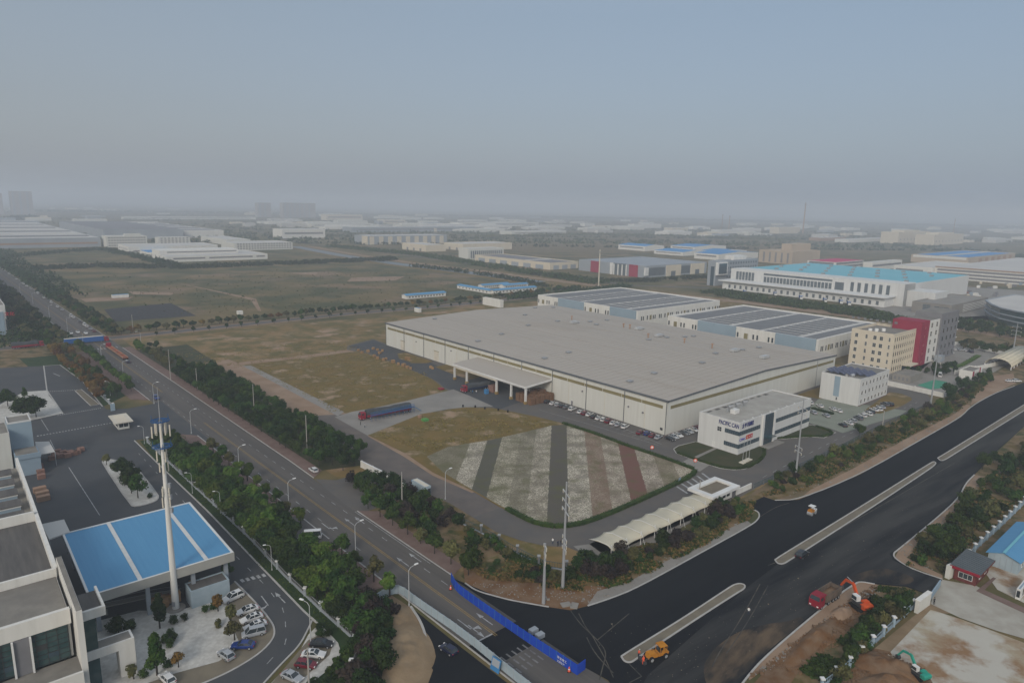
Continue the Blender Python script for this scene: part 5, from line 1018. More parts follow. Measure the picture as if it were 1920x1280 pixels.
for f in (.335, .80): box('roof_seam', 'walltile', r2, -Wb*(1-f)-.4, .4, Zb-.09, -Wb*(1-f)+.4, Lb-.4, Zb+.05)
for x in (-Wb+1.5, -Wb*.62, -Wb*.3, -1.5):
    for y in (1, Lb-1.5): box('column', 'wallgrey', r2, x-.4, y, 0, x+.4, y+.8, Zb-.36)
# things under it
bb = rr
for i in range(26):
    x = -rr.uniform(1.5, Wb*.6); y = rr.uniform(2.2, 5.5)
    o = MB().box(-.6, -.5, 0, .6, .5, rr.uniform(.8, 2.4)).build('box_stack', M['wood' if i % 3 else 'crate']); o.location = P2+UD*x+VD*y; o.rotation_euler = (0, 0, YAW+rr.uniform(-.1, .1))
    tag(o, 'brown carton stack in the shade under the blue canopy', 'carton stack', 'carton stacks under the blue canopy')
q = G(362, 1141); r3, L, Wd, h, P3 = bld('container_shed', 'grey blue box shed in front of the blue canopy beside the white pole', 'shed', 360, 1142, 349, 432, h=3.9, wall='hoarding', roof='roofdark', par=.25)
# stair and ramp in front of the dark opening
q = G(196, 1158); r4 = empty('ramp', q, YAW, 'grey walkway ramp with railings in front of the dark opening under the canopy', 'ramp')
MB().hexa([(0, 0, 2.3), (8, 0, 1.3), (8, 1.6, 1.3), (0, 1.6, 2.3)], [(0, 0, 2.5), (8, 0, 1.5), (8, 1.6, 1.5), (0, 1.6, 2.5)]).build('walkway', M['concrete'], r4)
MB().hexa([(8.01, 0, 1.3), (15, 0, 0), (15, 1.6, 0), (8.01, 1.6, 1.3)], [(8.01, 0, 1.5), (15, 0, .15), (15, 1.6, .15), (8.01, 1.6, 1.5)]).build('walkway', M['concrete'], r4)
for y in (0, 1.6): MB().tube((0, y, 3.4), (8, y, 2.4), .05, k=5).tube((8, y, 2.4), (15, y, 1.1), .05, k=5).build('railing', M['galv'], r4)
for x in (.3, 8): box('support', 'concrete', r4, x, .5, 0, x+.5, 1.1, 1.3)
# pale canopy between office and blue roof
c = [G(x, y, 9.2) for x, y in ((78, 982), (120, 973), (131, 996), (92, 1010))]
o = MB().hexa([p-Vector((0, 0, .3)) for p in c][::-1], [p for p in c][::-1]); r5 = empty('small_canopy', (c[0].x, c[0].y, 0), 0, 'small pale flat canopy between the grey corrugated roof and the blue roof', 'canopy')
o.v = [(a-c[0].x, b-c[0].y, z) for a, b, z in o.v]; o.build('roof', M['roofpale'], r5)
for p in c: MB().tube((p.x-c[0].x, p.y-c[0].y, 0), (p.x-c[0].x, p.y-c[0].y, 8.9), .15, k=6).build('post', M['galv'], r5)
# tall blank block
q = G(13, 793, 15.5); P = Vector((q.x, q.y, 0)); r = empty('stair_block', P, YAW, 'tall blank pale blue block with flat brown roof at the left edge', 'building')
Wd = along(P+Vector((0, 0, 15.5)), UD, 58); Lb_ = 8.5; box('wall', 'wallblue', r, 0, 0, 0, Wd, Lb_, 15.0); rim = MB().box(0, 0, 15.001, Wd, .3, 15.5).box(0, Lb_-.3, 15.001, Wd, Lb_, 15.5).box(0, .3, 15.001, .3, Lb_-.3, 15.5).box(Wd-.3, .3, 15.001, Wd, Lb_-.3, 15.5); rim.build('parapet', M['walltile'], r); box('roof', 'roofcement', r, .3, .3, 15.001, Wd-.3, Lb_-.3, 15.1)
box('lower_block', 'wallblue', r, .5, -9, 0, Wd+.6, -.01, 6.5); box('lower_roof', 'roofcement', r, .8, -8.7, 6.501, Wd+.3, -.3, 6.6); box('lower_parapet', 'wallblue', r, .5, -9.3, 5.6, Wd+.8, -9.001, 7.1); box('side_wall', 'wallcream', r, -12, -4, 0, -.01, Lb_, 13.5); box('side_roof', 'roofcement', r, -12, -3.8, 13.51, -.3, Lb_-.2, 13.6)
c = [G(x, y, 5.0) for x, y in ((66, 828), (92, 827), (103, 846), (70, 853))]; r6 = empty('dock_canopy', (c[0].x, c[0].y, 0), 0, 'pale glass dock canopy fixed to the tall blank block above stacked cartons', 'canopy')
o = MB().hexa([p-c[0]+Vector((0, 0, 4.8)) for p in c][::-1], [p-c[0]+Vector((0, 0, 5.0)) for p in c][::-1]); o.build('roof', M['roofpale'], r6)
for p in c: MB().tube((p.x-c[0].x, p.y-c[0].y, 0), (p.x-c[0].x, p.y-c[0].y, 4.8), .12, k=6).build('post', M['galv'], r6)
# stacked pallets of cartons
def stackobj(m, w, d, h, nx, nz):
    mb = MB(); mb.box(-w/2, -d/2, 0, w/2, d/2, .14)
    for i in range(nx):
        for k in range(nz): mb.box(-w/2+w*i/nx+.02, -d/2, .15+(h-.15)*k/nz, -w/2+w*(i+1)/nx-.02, d/2, .15+(h-.15)*(k+1)/nz-.03)
    return mb
for i, (px, py) in enumerate(((98, 862), (104, 857), (113, 858), (109, 850), (119, 852), (127, 857), (131, 852), (139, 853), (145, 851), (152, 846), (75, 878), (77, 888), (78, 897))):
    root = stackobj(None, 2.0, 1.6, 1.5, 2, 2).build('carton_pallet', M['crate']); root.location = G(px, py); root.rotation_euler = (0, 0, YAW+.1)
    tag(root, (f'pinkish carton pallet in the yard by the dock canopy, {nth(i)} from the wall' if i < 10 else f'pinkish carton pallet beside the wall of the blank block, {ORD[i-10]} from the top'), 'carton pallet', 'carton pallets in the left yard')
for i, (px, py) in enumerate(((75, 922), (80, 930), (82, 938))):
    root = stackobj(None, 3.2, 1.8, 1.6, 3, 2).build('rust_bin', M['wallbrown']); root.location = G(px, py); root.rotation_euler = (0, 0, YAW+.05); tag(root, f'rust brown bin beside the low block by the yard, {ORD[i]} from the top', 'bin', 'rust brown bins in the yard')
# ================================================ VEHICLES
CC = dict(white=(0.62, 0.62, 0.61), silver=(0.33, 0.35, 0.37), black=(0.012, 0.013, 0.016), grey=(0.11, 0.12, 0.13), maroon=(0.14, 0.008, 0.02), blue=(0.012, 0.035, 0.17), navy=(0.008, 0.012, 0.04), beige=(0.45, 0.42, 0.36), red=(0.35, 0.02, 0.02))
for k, c in CC.items():
    m = mat('car_'+k, c, rough=0.28, c2=tuple(x*.93 for x in c), scale=3, spec=0.5, metal=0.0); M['car_'+k] = m
def car_mesh(kind):
    Lc_, Wc = {'sedan': (4.6, 1.8), 'hatch': (4.1, 1.75), 'suv': (4.7, 1.9), 'van': (4.6, 1.8), 'minibus': (6.0, 2.0)}[kind]
    h = Lc_/2; w = Wc/2
    P = {'sedan': ([(-h, .35), (-h+.05, .85), (-h+.9, .95), (h-1.2, .92), (h-.1, .68), (h, .35)], (-h+.55, -h+1.25, h-2.0, h-1.25, 1.42)),
         'hatch': ([(-h, .35), (-h+.02, .95), (-h+.6, 1.0), (h-1.05, .95), (h-.1, .7), (h, .35)], (-h+.1, -h+.55, h-1.8, h-1.0, 1.5)),
         'suv': ([(-h, .45), (-h+.02, 1.05), (-h+.6, 1.12), (h-1.15, 1.08), (h-.1, .85), (h, .45)], (-h+.1, -h+.6, h-2.0, h-1.2, 1.74)),
         'van': ([(-h, .4), (-h+.02, 1.1), (-h+.4, 1.12), (h-.75, 1.05), (h-.1, .85), (h, .4)], (-h+.04, -h+.25, h-1.5, h-.7, 1.9)),
         'minibus': ([(-h, .4), (-h+.02, 1.15), (-h+.4, 1.2), (h-.75, 1.1), (h-.1, .95), (h, .4)], (-h+.04, -h+.2, h-1.6, h-.6, 2.4))}[kind]
    prof, (c0, c1, c2, c3, rz) = P
    # lower hull as rings with rounded-in sides
    b = MB(); rings = []
    for i, (x, z) in enumerate(prof):
        if x in (prof[0][0], prof[-1][0]): pass
    xs = [-h, -h+.25, -h+.9, 0, h-1.2, h-.35, h]
    def topz(x):
        pts = sorted(prof, key=lambda q: q[0]); pts = [p for p in pts if p[1] > .5]
        if x <= pts[0][0]: return pts[0][1]-.12
        for (xa, za), (xb_, zb) in zip(pts, pts[1:]):
            if x <= xb_: return za+(zb-za)*(x-xa)/max(1e-6, xb_-xa)
        return pts[-1][1]-.1
    for x in xs:
        e = abs(x)/h; ww = w*(1 - (.13 if e > .99 else .03 if e > .85 else 0)); tz = topz(x); z0 = .28 if e < .99 else .38
        rings.append([(x, -ww*.92, z0), (x, -ww, .55), (x, -ww*.97, tz-.08), (x, -ww*.86, tz), (x, ww*.86, tz), (x, ww*.97, tz-.08), (x, ww, .55), (x, ww*.92, z0)])
    for r_ in rings: b.v += r_
    for i in range(len(rings)-1):
        for j in range(8): a = i*8+j; c = i*8+(j+1) % 8; b.f.append((a, a+8, c+8, c))
    b.f.append(tuple(range(7, -1, -1))); n = (len(rings)-1)*8; b.f.append(tuple(range(n, n+8)))
    zb = topz(0)-.04; gw0, gw1 = w*.9, w*.72
    def cab(mb, g0, g1, s0, s1, za, zt, x0, x1, x2, x3): mb.hexa([(x0, -g0, za), (x3, -g0, za), (x3, g0, za), (x0, g0, za)], [(x1, -g1, zt), (x2, -g1, zt), (x2, g1, zt), (x1, g1, zt)])
    gl = MB(); cab(gl, gw0, gw1, 0, 0, zb, rz-.05, c0, c1, c2, c3)
    rf = MB(); rf.hexa([(c1-.05, -gw1-.01, rz-.07), (c2+.03, -gw1-.01, rz-.07), (c2+.03, gw1+.01, rz-.07), (c1-.05, gw1+.01, rz-.07)], [(c1+.08, -gw1+.08, rz), (c2-.1, -gw1+.08, rz), (c2-.1, gw1-.08, rz), (c1+.08, gw1-.08, rz)])
    for sg in (-1, 1):   # pillars
        for (xa, xb_) in ((c0, c1), (c3, c2), ((c0+c3)/2-.1, (c1+c2)/2-.1)): rf.beam((xa, sg*(gw0+.005), zb), (xb_, sg*(gw1+.005), rz-.05), .09, .06)
    if kind in ('van', 'minibus'):
        rf.box(c0-.02, -gw0*.9, zb, c0+.05, gw0*.9, zb+.05)
    wh = MB(); 
    return b, gl, rf, Lc_, Wc, h, w
def wheel_mesh(r_, t):
    mb = MB(); mb.tube((0, -t/2, 0), (0, t/2, 0), r_, k=14); n = len(mb.f); mb.tube((0, -t/2-.01, 0), (0, t/2+.01, 0), r_*.58, k=10)
    me = bpy.data.meshes.new('wheel'); me.from_pydata(mb.v, [], mb.f); me.materials.append(M['rubber']); me.materials.append(M['galv'])
    for i, p in enumerate(me.polygons): p.material_index = 0 if i < n else 1
    return me
WM = {.33: wheel_mesh(.33, .22), .5: wheel_mesh(.5, .35), .7: wheel_mesh(.7, .45)}
_cm = {}
CARP = {}
def car_proto(kind, colour):
    k = (kind, colour)
    if k in CARP: return CARP[k]
    root = empty(f'{kind if kind != "hatch" else "hatchback"}', (0, 0, 0), 0, 'x', 'car' if kind not in ('van', 'minibus') else 'van')
    b, gl, rf, Lc_, Wc, h, w = car_mesh(kind)
    b.build('body', M['car_'+colour], root); gl.build('windows', M['glassdark'], root); rf.build('roof', M['car_'+colour], root)
    for sx_ in (-1, 1):
        for sy in (-1, 1): child(WM[.33], 'wheel', root, (sx_*(h-.85), sy*(w-.1), .33))
    for sy in (-1, 1): MB().box(h-.14, sy*w*.72-.18, .58, h-.01, sy*w*.72+.18, .74).build('headlight', M['lampwhite'], root); MB().box(-h-.01, sy*w*.72-.16, .68, -h+.12, sy*w*.72+.16, .84).build('tail_light', M['red'], root)
    if kind in ('sedan', 'suv') and colour == 'white': MB().box(c_ := -.5, -.4, (1.42 if kind == 'sedan' else 1.74)+.002, .15, .4, (1.42 if kind == 'sedan' else 1.74)+.02).build('sunroof', M['glassdark'], root)
    for sy in (-1, 1): MB().box(h-1.75, sy*(w+.06)-.1, .92, h-1.6, sy*(w+.06)+.1, 1.06).build('wing_mirror', M['car_'+colour], root)
    CARP[k] = Proto(root); return CARP[k]
KN = dict(sedan='saloon car', hatch='hatchback', suv='SUV', van='van', minibus='minibus')
def car(kind, colour, px, py, hd, label, group=None, z=0.09):
    p = G(px, py); return car_proto(kind, colour).put((p.x, p.y, z), hd, label, group)
hU = YAW; hV = YAW+pi/2; hR = atan2(-DR.y, -DR.x)
# row beside the long wall
rowc = [((1026, 754), 'hatch', 'black'), ((1037, 757), 'sedan', 'white'), ((1046, 760), 'hatch', 'silver'), ((1054, 762), 'sedan', 'black'), ((1062, 764), 'sedan', 'grey'), ((1073, 768), 'suv', 'white'), ((1089, 773), 'sedan', 'white'), ((1096, 776), 'hatch', 'maroon'), ((1105, 778), 'sedan', 'white'), ((1113, 782), 'sedan', 'black'), ((1123, 785), 'sedan', 'white'), ((1132, 788), 'hatch', 'white'), ((1141, 791), 'suv', 'maroon'), ((1150, 794), 'sedan', 'white'), ((1159, 797), 'sedan', 'silver'), ((1172, 801), 'suv', 'white'), ((1200, 812), 'sedan', 'maroon'), ((1213, 814), 'hatch', 'blue'), ((1223, 818), 'hatch', 'maroon'), ((1234, 821), 'sedan', 'silver')]
for i, ((x, y), k, c) in enumerate(rowc): car(k, c, x, y+1, hU+.25, f'{c} {KN[k]} parked by the long warehouse wall, {nth(i)} from the loading canopy', 'cars parked along the long warehouse wall')
rowd = [((1256, 825), 'sedan', 'black'), ((1263, 821), 'sedan', 'silver'), ((1271, 818), 'sedan', 'white'), ((1283, 814), 'sedan', 'grey'), ((1291, 811), 'sedan', 'silver'), ((1301, 808), 'sedan', 'white'), ((1308, 805), 'sedan', 'maroon')]
for i, ((x, y), k, c) in enumerate(rowd): car(k, c, x, y, hV+pi-.2, f'{c} {KN[k]} parked by the short warehouse wall, {nth(i)} from the corner', 'cars parked along the short warehouse wall')
lot = [((1537, 763), 'sedan', 'white'), ((1525, 775), 'sedan', 'silver'), ((1549, 781), 'sedan', 'silver'), ((1562, 769), 'sedan', 'white'), ((1572, 772), 'sedan', 'white'), ((1519, 757), 'hatch', 'white')]
nm = ['white saloon car beside the hedge strip nearest the white dormitory', 'silver saloon car beside the corner of the office block parking', 'silver saloon car alone in the middle of the staff parking', 'white saloon car left of its twin by the hedge strip', 'white saloon car right of its twin by the hedge strip', 'white hatchback half hidden behind the office block']
for ((x, y), k, c), n_ in zip(lot, nm): car(k, c, x, y, hU+.9, n_, 'cars in the staff parking')
lot2 = [((1580, 798), 'sedan', 'black'), ((1591, 794), 'sedan', 'white'), ((1599, 790), 'hatch', 'silver'), ((1609, 785), 'suv', 'grey'), ((1627, 777), 'suv', 'white'), ((1632, 773), 'sedan', 'black'), ((1639, 769), 'sedan', 'white'), ((1646, 768), 'suv', 'white'), ((1652, 764), 'sedan', 'silver'), ((1659, 759), 'suv', 'grey'), ((1667, 759), 'suv', 'black'), ((1617, 780), 'hatch', 'white')]
for i, ((x, y), k, c) in enumerate(lot2): car(k, c, x, y+1, hV-.55, f'{c} {KN[k]} at the staff parking edge by the lane, {nth(i) if i < 11 else "small one before the gap"}'+(' from the office side' if i < 11 else ''), 'cars along the staff parking edge')
# left lot
for k, c, x, y, hd, lab in (('suv', 'white', 437, 1124, hU+pi+.15, 'white SUV parked alone beside the grey blue shed'), ('sedan', 'white', 464, 1148, hU+pi-.05, 'white saloon car, uppermost of the three side by side at the gravel garden'), ('sedan', 'white', 472, 1163, hU+pi-.05, 'white saloon car, middle of the three side by side at the gravel garden'), ('sedan', 'white', 479, 1177, hU+pi-.05, 'white saloon car directly above the silver van at the gravel garden'),
                           ('van', 'silver', 476, 1191, hU+pi-.25, 'silver van between the white saloons and the dark blue car'), ('sedan', 'blue', 456, 1214, hU+pi-.65, 'dark blue saloon car at the bend of the gravel garden'), ('hatch', 'silver', 424, 1232, hU+pi-1.35, 'silver hatchback just left of the dark blue car'), ('hatch', 'white', 314, 1277, hU+pi-1.4, 'white hatchback cut by the bottom edge near the round shrubs'),
                           ('sedan', 'black', 603, 1211, hU-.75, 'black saloon car, uppermost in the bay across the curved lane'), ('sedan', 'white', 588, 1231, hU-.75, 'white saloon car between the black and the maroon car'), ('hatch', 'maroon', 574, 1250, hU-.85, 'maroon hatchback below the white saloon across the curved lane'), ('sedan', 'silver', 548, 1273, hU-1.2, 'silver saloon car, lowest in the bay across the curved lane'),
                           ('hatch', 'white', 588, 884, hR, 'white hatchback on the brick pavement beside the main road'), ('minibus', 'white', 581, 1010, hU+pi-.5, 'white minibus with open side at the brick pavement'), ('hatch', 'navy', 841, 1222, hR+.1, 'dark blue hatchback on the black asphalt beside the hoarding'), ('suv', 'black', 1503, 1043, hU+.05, 'black SUV beside the tip of the long median island'),
                           ('sedan', 'navy', 240, 680, hR, 'dark blue car behind the red flatbed truck'), ('suv', 'blue', 293, 748, hR+pi, 'dark blue SUV on the main road behind the tall white pole'), ('minibus', 'white', 1762, 706, hU+.3, 'white minibus beside the green sports court'),
                           ('sedan', 'white', 1787, 656, hU+1, 'white car beside the grey end of the crimson block'), ('sedan', 'silver', 1796, 657, hU+1, 'silver car between two white cars beyond the crimson block'), ('sedan', 'white', 1807, 658, hU+1, 'white car next to the dark blue one beyond the crimson block'), ('sedan', 'navy', 1819, 661, hU+1, 'dark blue car at the end of the row beyond the crimson block'),
                           ('sedan', 'white', 1893, 716, hU-.6, 'white car at the far end of the black road, left one'), ('suv', 'white', 1906, 716, hU-.6, 'white SUV at the far end of the black road, right one'), ('sedan', 'white', 36, 616, hU, 'white car in the yard of the pale blue edge building')):
    car(k, c, x, y, hd, lab)
# queue on the far main road
qx = [(5, 503), (14, 509), (22, 514), (30, 524), (39, 529), (46, 533), (51, 537), (59, 542), (71, 551), (82, 559), (91, 565), (98, 568), (109, 576), (118, 582), (134, 593), (138, 596), (152, 604), (159, 610), (164, 613), (172, 618), (180, 622)]
for i, (x, y) in enumerate(qx):
    s_ = (G(x, y)-A0).dot(DR); p = RDP(s_, 7.2); c = ('white', 'silver', 'white', 'white', 'grey', 'white')[i % 6] if i != 20 else 'maroon'
    car_proto(('sedan', 'suv', 'van')[i % 3] if c == 'white' else 'sedan', c).put((p.x, p.y, .09), hR, f'{c} car waiting in the line on the far main road, {nth(len(qx)-1-i)} from the crossing', 'cars queueing on the far main road')
for i, (x, y) in enumerate(((133, 626), (161, 626), (146, 624))):
    p = G(x, y); car_proto('sedan', 'white').put((p.x, p.y, .09), hR+pi, f'white car behind the blue trailer at the crossing, {ORD[i]} from the left' if i < 2 else 'white car between two others behind the blue trailer', 'cars queueing on the far main road')
# ---- trucks
def truck(name, label, rear, front, cabc, kind, z=0.09, cabl=2.3, length=None, boards='truckred'):
    a, b = G(*rear), G(*front); Lh = length or (b-a).length; r = empty(name, (a.x, a.y, z), ang(a, b), label, 'truck'); w = 1.25
    cb = MB(); cb.hexa([(Lh-cabl, -w, .6), (Lh, -w, .6), (Lh, w, .6), (Lh-cabl, w, .6)], [(Lh-cabl, -w, 2.2), (Lh-.02, -w, 2.2), (Lh-.02, w, 2.2), (Lh-cabl, w, 2.2)]).hexa([(Lh-cabl, -w, 2.201), (Lh-.02, -w, 2.201), (Lh-.02, w, 2.201), (Lh-cabl, w, 2.201)], [(Lh-cabl, -w*.9, 3.2), (Lh-.45, -w*.9, 3.2), (Lh-.45, w*.9, 3.2), (Lh-cabl, w*.9, 3.2)])
    cab = cb.build('cab', M[cabc], r); MB().hexa([(Lh-.08, -w*.9, 2.25), (Lh+.02, -w*.9, 2.25), (Lh+.02, w*.9, 2.25), (Lh-.08, w*.9, 2.25)], [(Lh-.48, -w*.8, 3.05), (Lh-.36, -w*.8, 3.05), (Lh-.36, w*.8, 3.05), (Lh-.48, w*.8, 3.05)]).build('windscreen', M['glassdark'], cab)
    for sy in (-1, 1): box('side_window', 'glassdark', cab, Lh-1.5, sy*w*.97-.05, 2.2, Lh-.6, sy*w*.97+.05, 2.85); box('headlight', 'lampwhite', cab, Lh, sy*.85-.2, .8, Lh+.04, sy*.85+.2, 1.05)
    box('bumper', 'darkmetal', cab, Lh-.1, -w, .4, Lh+.1, w, .62); box('chassis', 'darkmetal', r, .2, -.5, .6, Lh-.2, .5, .95)
    xs = [.9, 2.1] + ([3.3] if Lh > 9 else []) + [Lh-1.2] + ([Lh-4.2] if Lh > 9 else [])
    for x in xs:
        for sy in (-1, 1): child(WM[.5], 'wheel', r, (x, sy*(w-.2), .5))
    T = Lh-cabl-.5
    if kind == 'tarp':
        mb = MB(); n = 12; prof = lambda t: .18*sin(t*9)+.1*sin(t*23)
        for i in range(n+1):
            x = T*i/n; zt = 3.75+prof(i/n)
            mb.v += [(x, -w, 1.0), (x, -w-.04, 3.0+prof(i/n)*.6), (x, -w*.6, zt), (x, w*.6, zt), (x, w+.04, 3.0+prof(i/n)*.6), (x, w, 1.0)]
        for i in range(n):
            for j in range(6): a_ = i*6+j; c_ = i*6+(j+1) % 6; mb.f.append((a_, a_+6, c_+6, c_))
        mb.f += [tuple(range(5, -1, -1)), tuple(range(n*6, n*6+6))]; mb.build('tarpaulin', M['tarp'], r); box('side_board', boards, r, 0, -w-.08, 1.0, T, -w-.045, 1.9); box('side_board', boards, r, 0, w+.045, 1.0, T, w+.08, 1.9)
    elif kind == 'box':
        box('trailer', 'truckblue', r, 0, -w, 1.0, T, w, 3.9); box('trailer_roof', 'offwhite', r, .02, -w+.03, 3.901, T-.02, w-.03, 3.98)
        for i in range(14): box('rib', 'truckblue', r, T*(i+.5)/14-.06, -w-.06, 1.05, T*(i+.5)/14+.06, -w-.001, 3.85)
    elif kind == 'flat':
        box('deck', 'rustorange', r, 0, -w, 1.0, T, w, 1.2)
        for sy in (-1, 1): box('side_board', 'wallbrown', r, 0, sy*w-.05, 1.201, T, sy*w+.05, 1.7)
        for i in range(4): box('load', 'crate', r, 1+i*T/4.5, -.8, 1.201, 1.8+i*T/4.5, .8, 1.7)
    elif kind == 'dump':
        for a_ in ((0, -w-.1, 1.1, T, -w+.05, 2.9), (0, w-.05, 1.1, T, w+.1, 2.9), (T-.15, -w+.051, 1.1, T, w-.051, 3.0), (0, -w+.051, 1.1, .12, w-.051, 2.7)): box('tipper_side', 'tarpbrown', r, *a_)
        box('tipper_floor', 'darkmetal', r, .13, -w+.06, 1.1, T-.16, w-.06, 1.25); mb = MB()
        for i in range(7):
            for j in range(5): mb.v.append((.2+i*(T-.5)/6, -w+.15+j*(2*w-.3)/4, 1.7+.5*sin(i*.9)*sin(j*.8+.4)))
        for i in range(6):
            for j in range(4): a_ = i*5+j; mb.f.append((a_, a_+5, a_+6, a_+1))
        mb.build('soil_load', M['orangesoil'], r); box('cab_guard', cabc, r, T-.1, -w, 2.95, T+1.2, w, 3.1)
        for i in range(5): box('rib', 'tarpbrown', r, .3+i*T/5.2, -w-.2, 1.15, .45+i*T/5.2, -w-.101, 2.85)
    return r
truck('tarped_truck', 'long red truck under a grey tarpaulin beside the blue inspection platform', (769, 771), (674, 788), 'truckred', 'tarp')
truck('tarped_truck', 'red cabbed truck with dark cover standing under the loading canopy', (918, 727), (866, 736), 'truckred', 'tarp', boards='navy')
truck('trailer_truck', 'blue trailer truck with red cab crossing the main road', (121, 648), (204, 640), 'truckred', 'box')
truck('flatbed_truck', 'red truck with long orange flatbed on the main road', (236, 675), (203, 652), 'truckred', 'flat')
truck('trailer_truck', 'red cabbed truck with dark trailer waiting left of the crossing', (22, 655), (83, 649), 'truckred', 'tarp')
truck('dump_truck', 'red dump truck with brown tipper full of soil on the black road', (1566, 1116), (1512, 1150), 'truckred', 'dump', length=9.4)
for i, (x, y) in enumerate(((1395, 545), (1452, 548), (1500, 555), (1545, 560), (1575, 563), (1590, 566))): truck('parked_truck', f'small blue and white truck in front of the cyan roofed factory, {ORD[i]} from the left', (x, y+4), (x+4, y+9), 'white', 'box', length=14)['group'] = 'trucks by the cyan roofed factory'
# ---- inspection platform
a, b = G(697, 791), G(778, 773); r = empty('inspection_platform', a, ang(a, b), 'blue steel inspection platform on thin legs along the tarped truck', 'platform'); Lp = (b-a).length
box('walkway', 'steelblue', r, 0, 0, 2.4, Lp, 1.1, 2.52)
for i in range(12): x = .1+(Lp-.2)*i/11; MB().tube((x, .05, 0), (x, .05, 3.6), .06, k=5).tube((x, 1.05, 0), (x, 1.05, 3.6), .045, k=5).build('leg', M['steelblue'], r)
for y in (.05, 1.05):
    for z in (3.1, 3.6): MB().tube((0, y, z), (Lp, y, z), .035, k=5).build('railing', M['bluepaint'], r)
MB().hexa([(Lp, 0, 2.4), (Lp+3.4, 0, 0), (Lp+3.4, 1, 0), (Lp, 1, 2.4)], [(Lp, 0, 2.55), (Lp+3.6, 0, 0), (Lp+3.6, 1, 0), (Lp, 1, 2.55)]).build('stair', M['bluepaint'], r)
# ---- excavators
def excavator(label, px, py, hd, col, s=1.0, swing=0.0, reach=1.0):
    p = G(px, py); r = empty('excavator', (p.x, p.y, .12), hd, label, 'excavator', sc=s)
    for sy in (-1, 1):
        t = MB(); pr = [(-1.9, .35), (-1.5, .05), (1.5, .05), (1.9, .35), (1.9, .6), (1.5, .9), (-1.5, .9), (-1.9, .6)]; t.extr(pr, sy*1.15-.3, sy*1.15+.3); t.build('track', M['rubber'], r)
    box('undercarriage', 'darkmetal', r, -.9, -.85, .4, .9, .85, 1.0); c = box('house', 'darkmetal', r, -1.6, -1.25, 1.05, 1.2, 1.25, 1.9)
    MB().extr([(-2.4, 1.1), (-1.2, 1.1), (-1.2, 2.1), (-2.2, 2.1), (-2.5, 1.8)], -1.25, 1.25).build('counterweight', M[col], r)
    box('cab', 'white', r, -.2, .25, 1.91, 1.3, 1.25, 3.1); box('cab_glass', 'glassdark', r, .0, .2, 2.1, 1.36, 1.3, 2.9); box('engine_hood', col, r, -1.2, -1.2, 1.91, -.25, .2, 2.35)
    MB().beam((.9, -.2, 1.6), (2.9*reach, -.2, 4.4), .45, .6).beam((2.9*reach, -.2, 4.4), (5.0*reach, -.2, 4.0), .42, .5).build('boom', M[col], r)
    MB().beam((5.0*reach, -.2, 4.2), (6.4*reach, -.2, 1.9), .35, .4).build('stick', M[col], r); MB().extr([(6.0*reach, 2.0), (6.8*reach, 1.9), (6.7*reach, 1.1), (5.9*reach, .9), (5.7*reach, 1.4)], -.65, .25).build('bucket', M['darkmetal'], r)
    MB().tube((1.2, -.2, 2.2), (2.7*reach, -.2, 3.6), .12, k=6).tube((3.2*reach, -.2, 4.6), (4.8*reach, -.2, 4.9), .1, k=6).build('cylinder', M['galv'], r)
    return r
excavator('orange red excavator digging beside the red dump truck', 1612, 1141, ang(G(1612, 1141), G(1582, 1118)), 'orangered', 1.0)
excavator('small teal excavator on the brown soil at the bottom right', 1722, 1270, ang(G(1722, 1270), G(1680, 1240)), 'teal', .75)
# ---- wheeled paver / loader
a, b = G(1248, 1228), G(1208, 1240); r = empty('wheel_loader', (b.x, b.y, .1), ang(b, a), 'orange wheeled road machine with canopy at the tip of the median island', 'road machine', sc=.84)
MB().extr([(.6, .8), (3.2, .8), (3.2, 1.7), (2.6, 2.0), (.9, 1.9)], -.8, .8).build('engine_hood', M['orange'], r); MB().extr([(3.3, .9), (6.0, .9), (6.2, 1.5), (5.2, 1.8), (3.3, 1.5)], -.9, .9).build('rear_body', M['orange'], r)
box('canopy', 'orange', r, 3.6, -1.0, 3.1, 5.6, 1.0, 3.25); box('seat', 'rubber', r, 4.3, -.3, 1.8, 4.9, .3, 2.5); box('operator_cab', 'glassdark', r, 3.75, -.75, 1.51, 4.1, .75, 2.4)
for x, y in ((3.7, -.9), (3.7, .9), (5.5, -.9), (5.5, .9)): MB().tube((x, y, 1.5), (x, y, 3.1), .06, k=5).build('post', M['orange'], r)
for x in (1.3, 5.2):
    for sy in (-1, 1): child(WM[.7], 'wheel', r, (x, sy*1.05, .7))
box('blade', 'darkmetal', r, -.9, -1.3, .1, -.2, 1.3, .7); MB().beam((-.3, -.5, .5), (1.2, -.5, 1.2), .15).beam((-.3, .5, .5), (1.2, .5, 1.2), .15).build('arm', M['darkmetal'], r); MB().tube((2.2, .3, 1.9), (2.2, .3, 2.7), .08, k=6).build('exhaust', M['darkmetal'], r)
# ---- roller
p = G(1522, 964); r = empty('road_roller', (p.x, p.y, .1), hU, 'small white and orange road roller on the black road', 'road roller')
MB().tube((1.0, -.7, .6), (1.0, .7, .6), .6, k=14).build('drum', M['galv'], r); MB().tube((-1.2, -.7, .6), (-1.2, .7, .6), .6, k=14).build('drum', M['galv'], r); box('body', 'orange', r, -1.5, -.65, .9, .2, .65, 1.6); box('hood', 'white', r, .25, -.65, .9, 1.6, .65, 1.5); box('canopy', 'white', r, -1.2, -.8, 2.6, .6, .8, 2.7)
for x, y in ((-1.1, -.7), (-1.1, .7), (.5, -.7), (.5, .7)): MB().tube((x, y, 1.5), (x, y, 2.6), .05, k=5).build('post', M['darkmetal'], r)
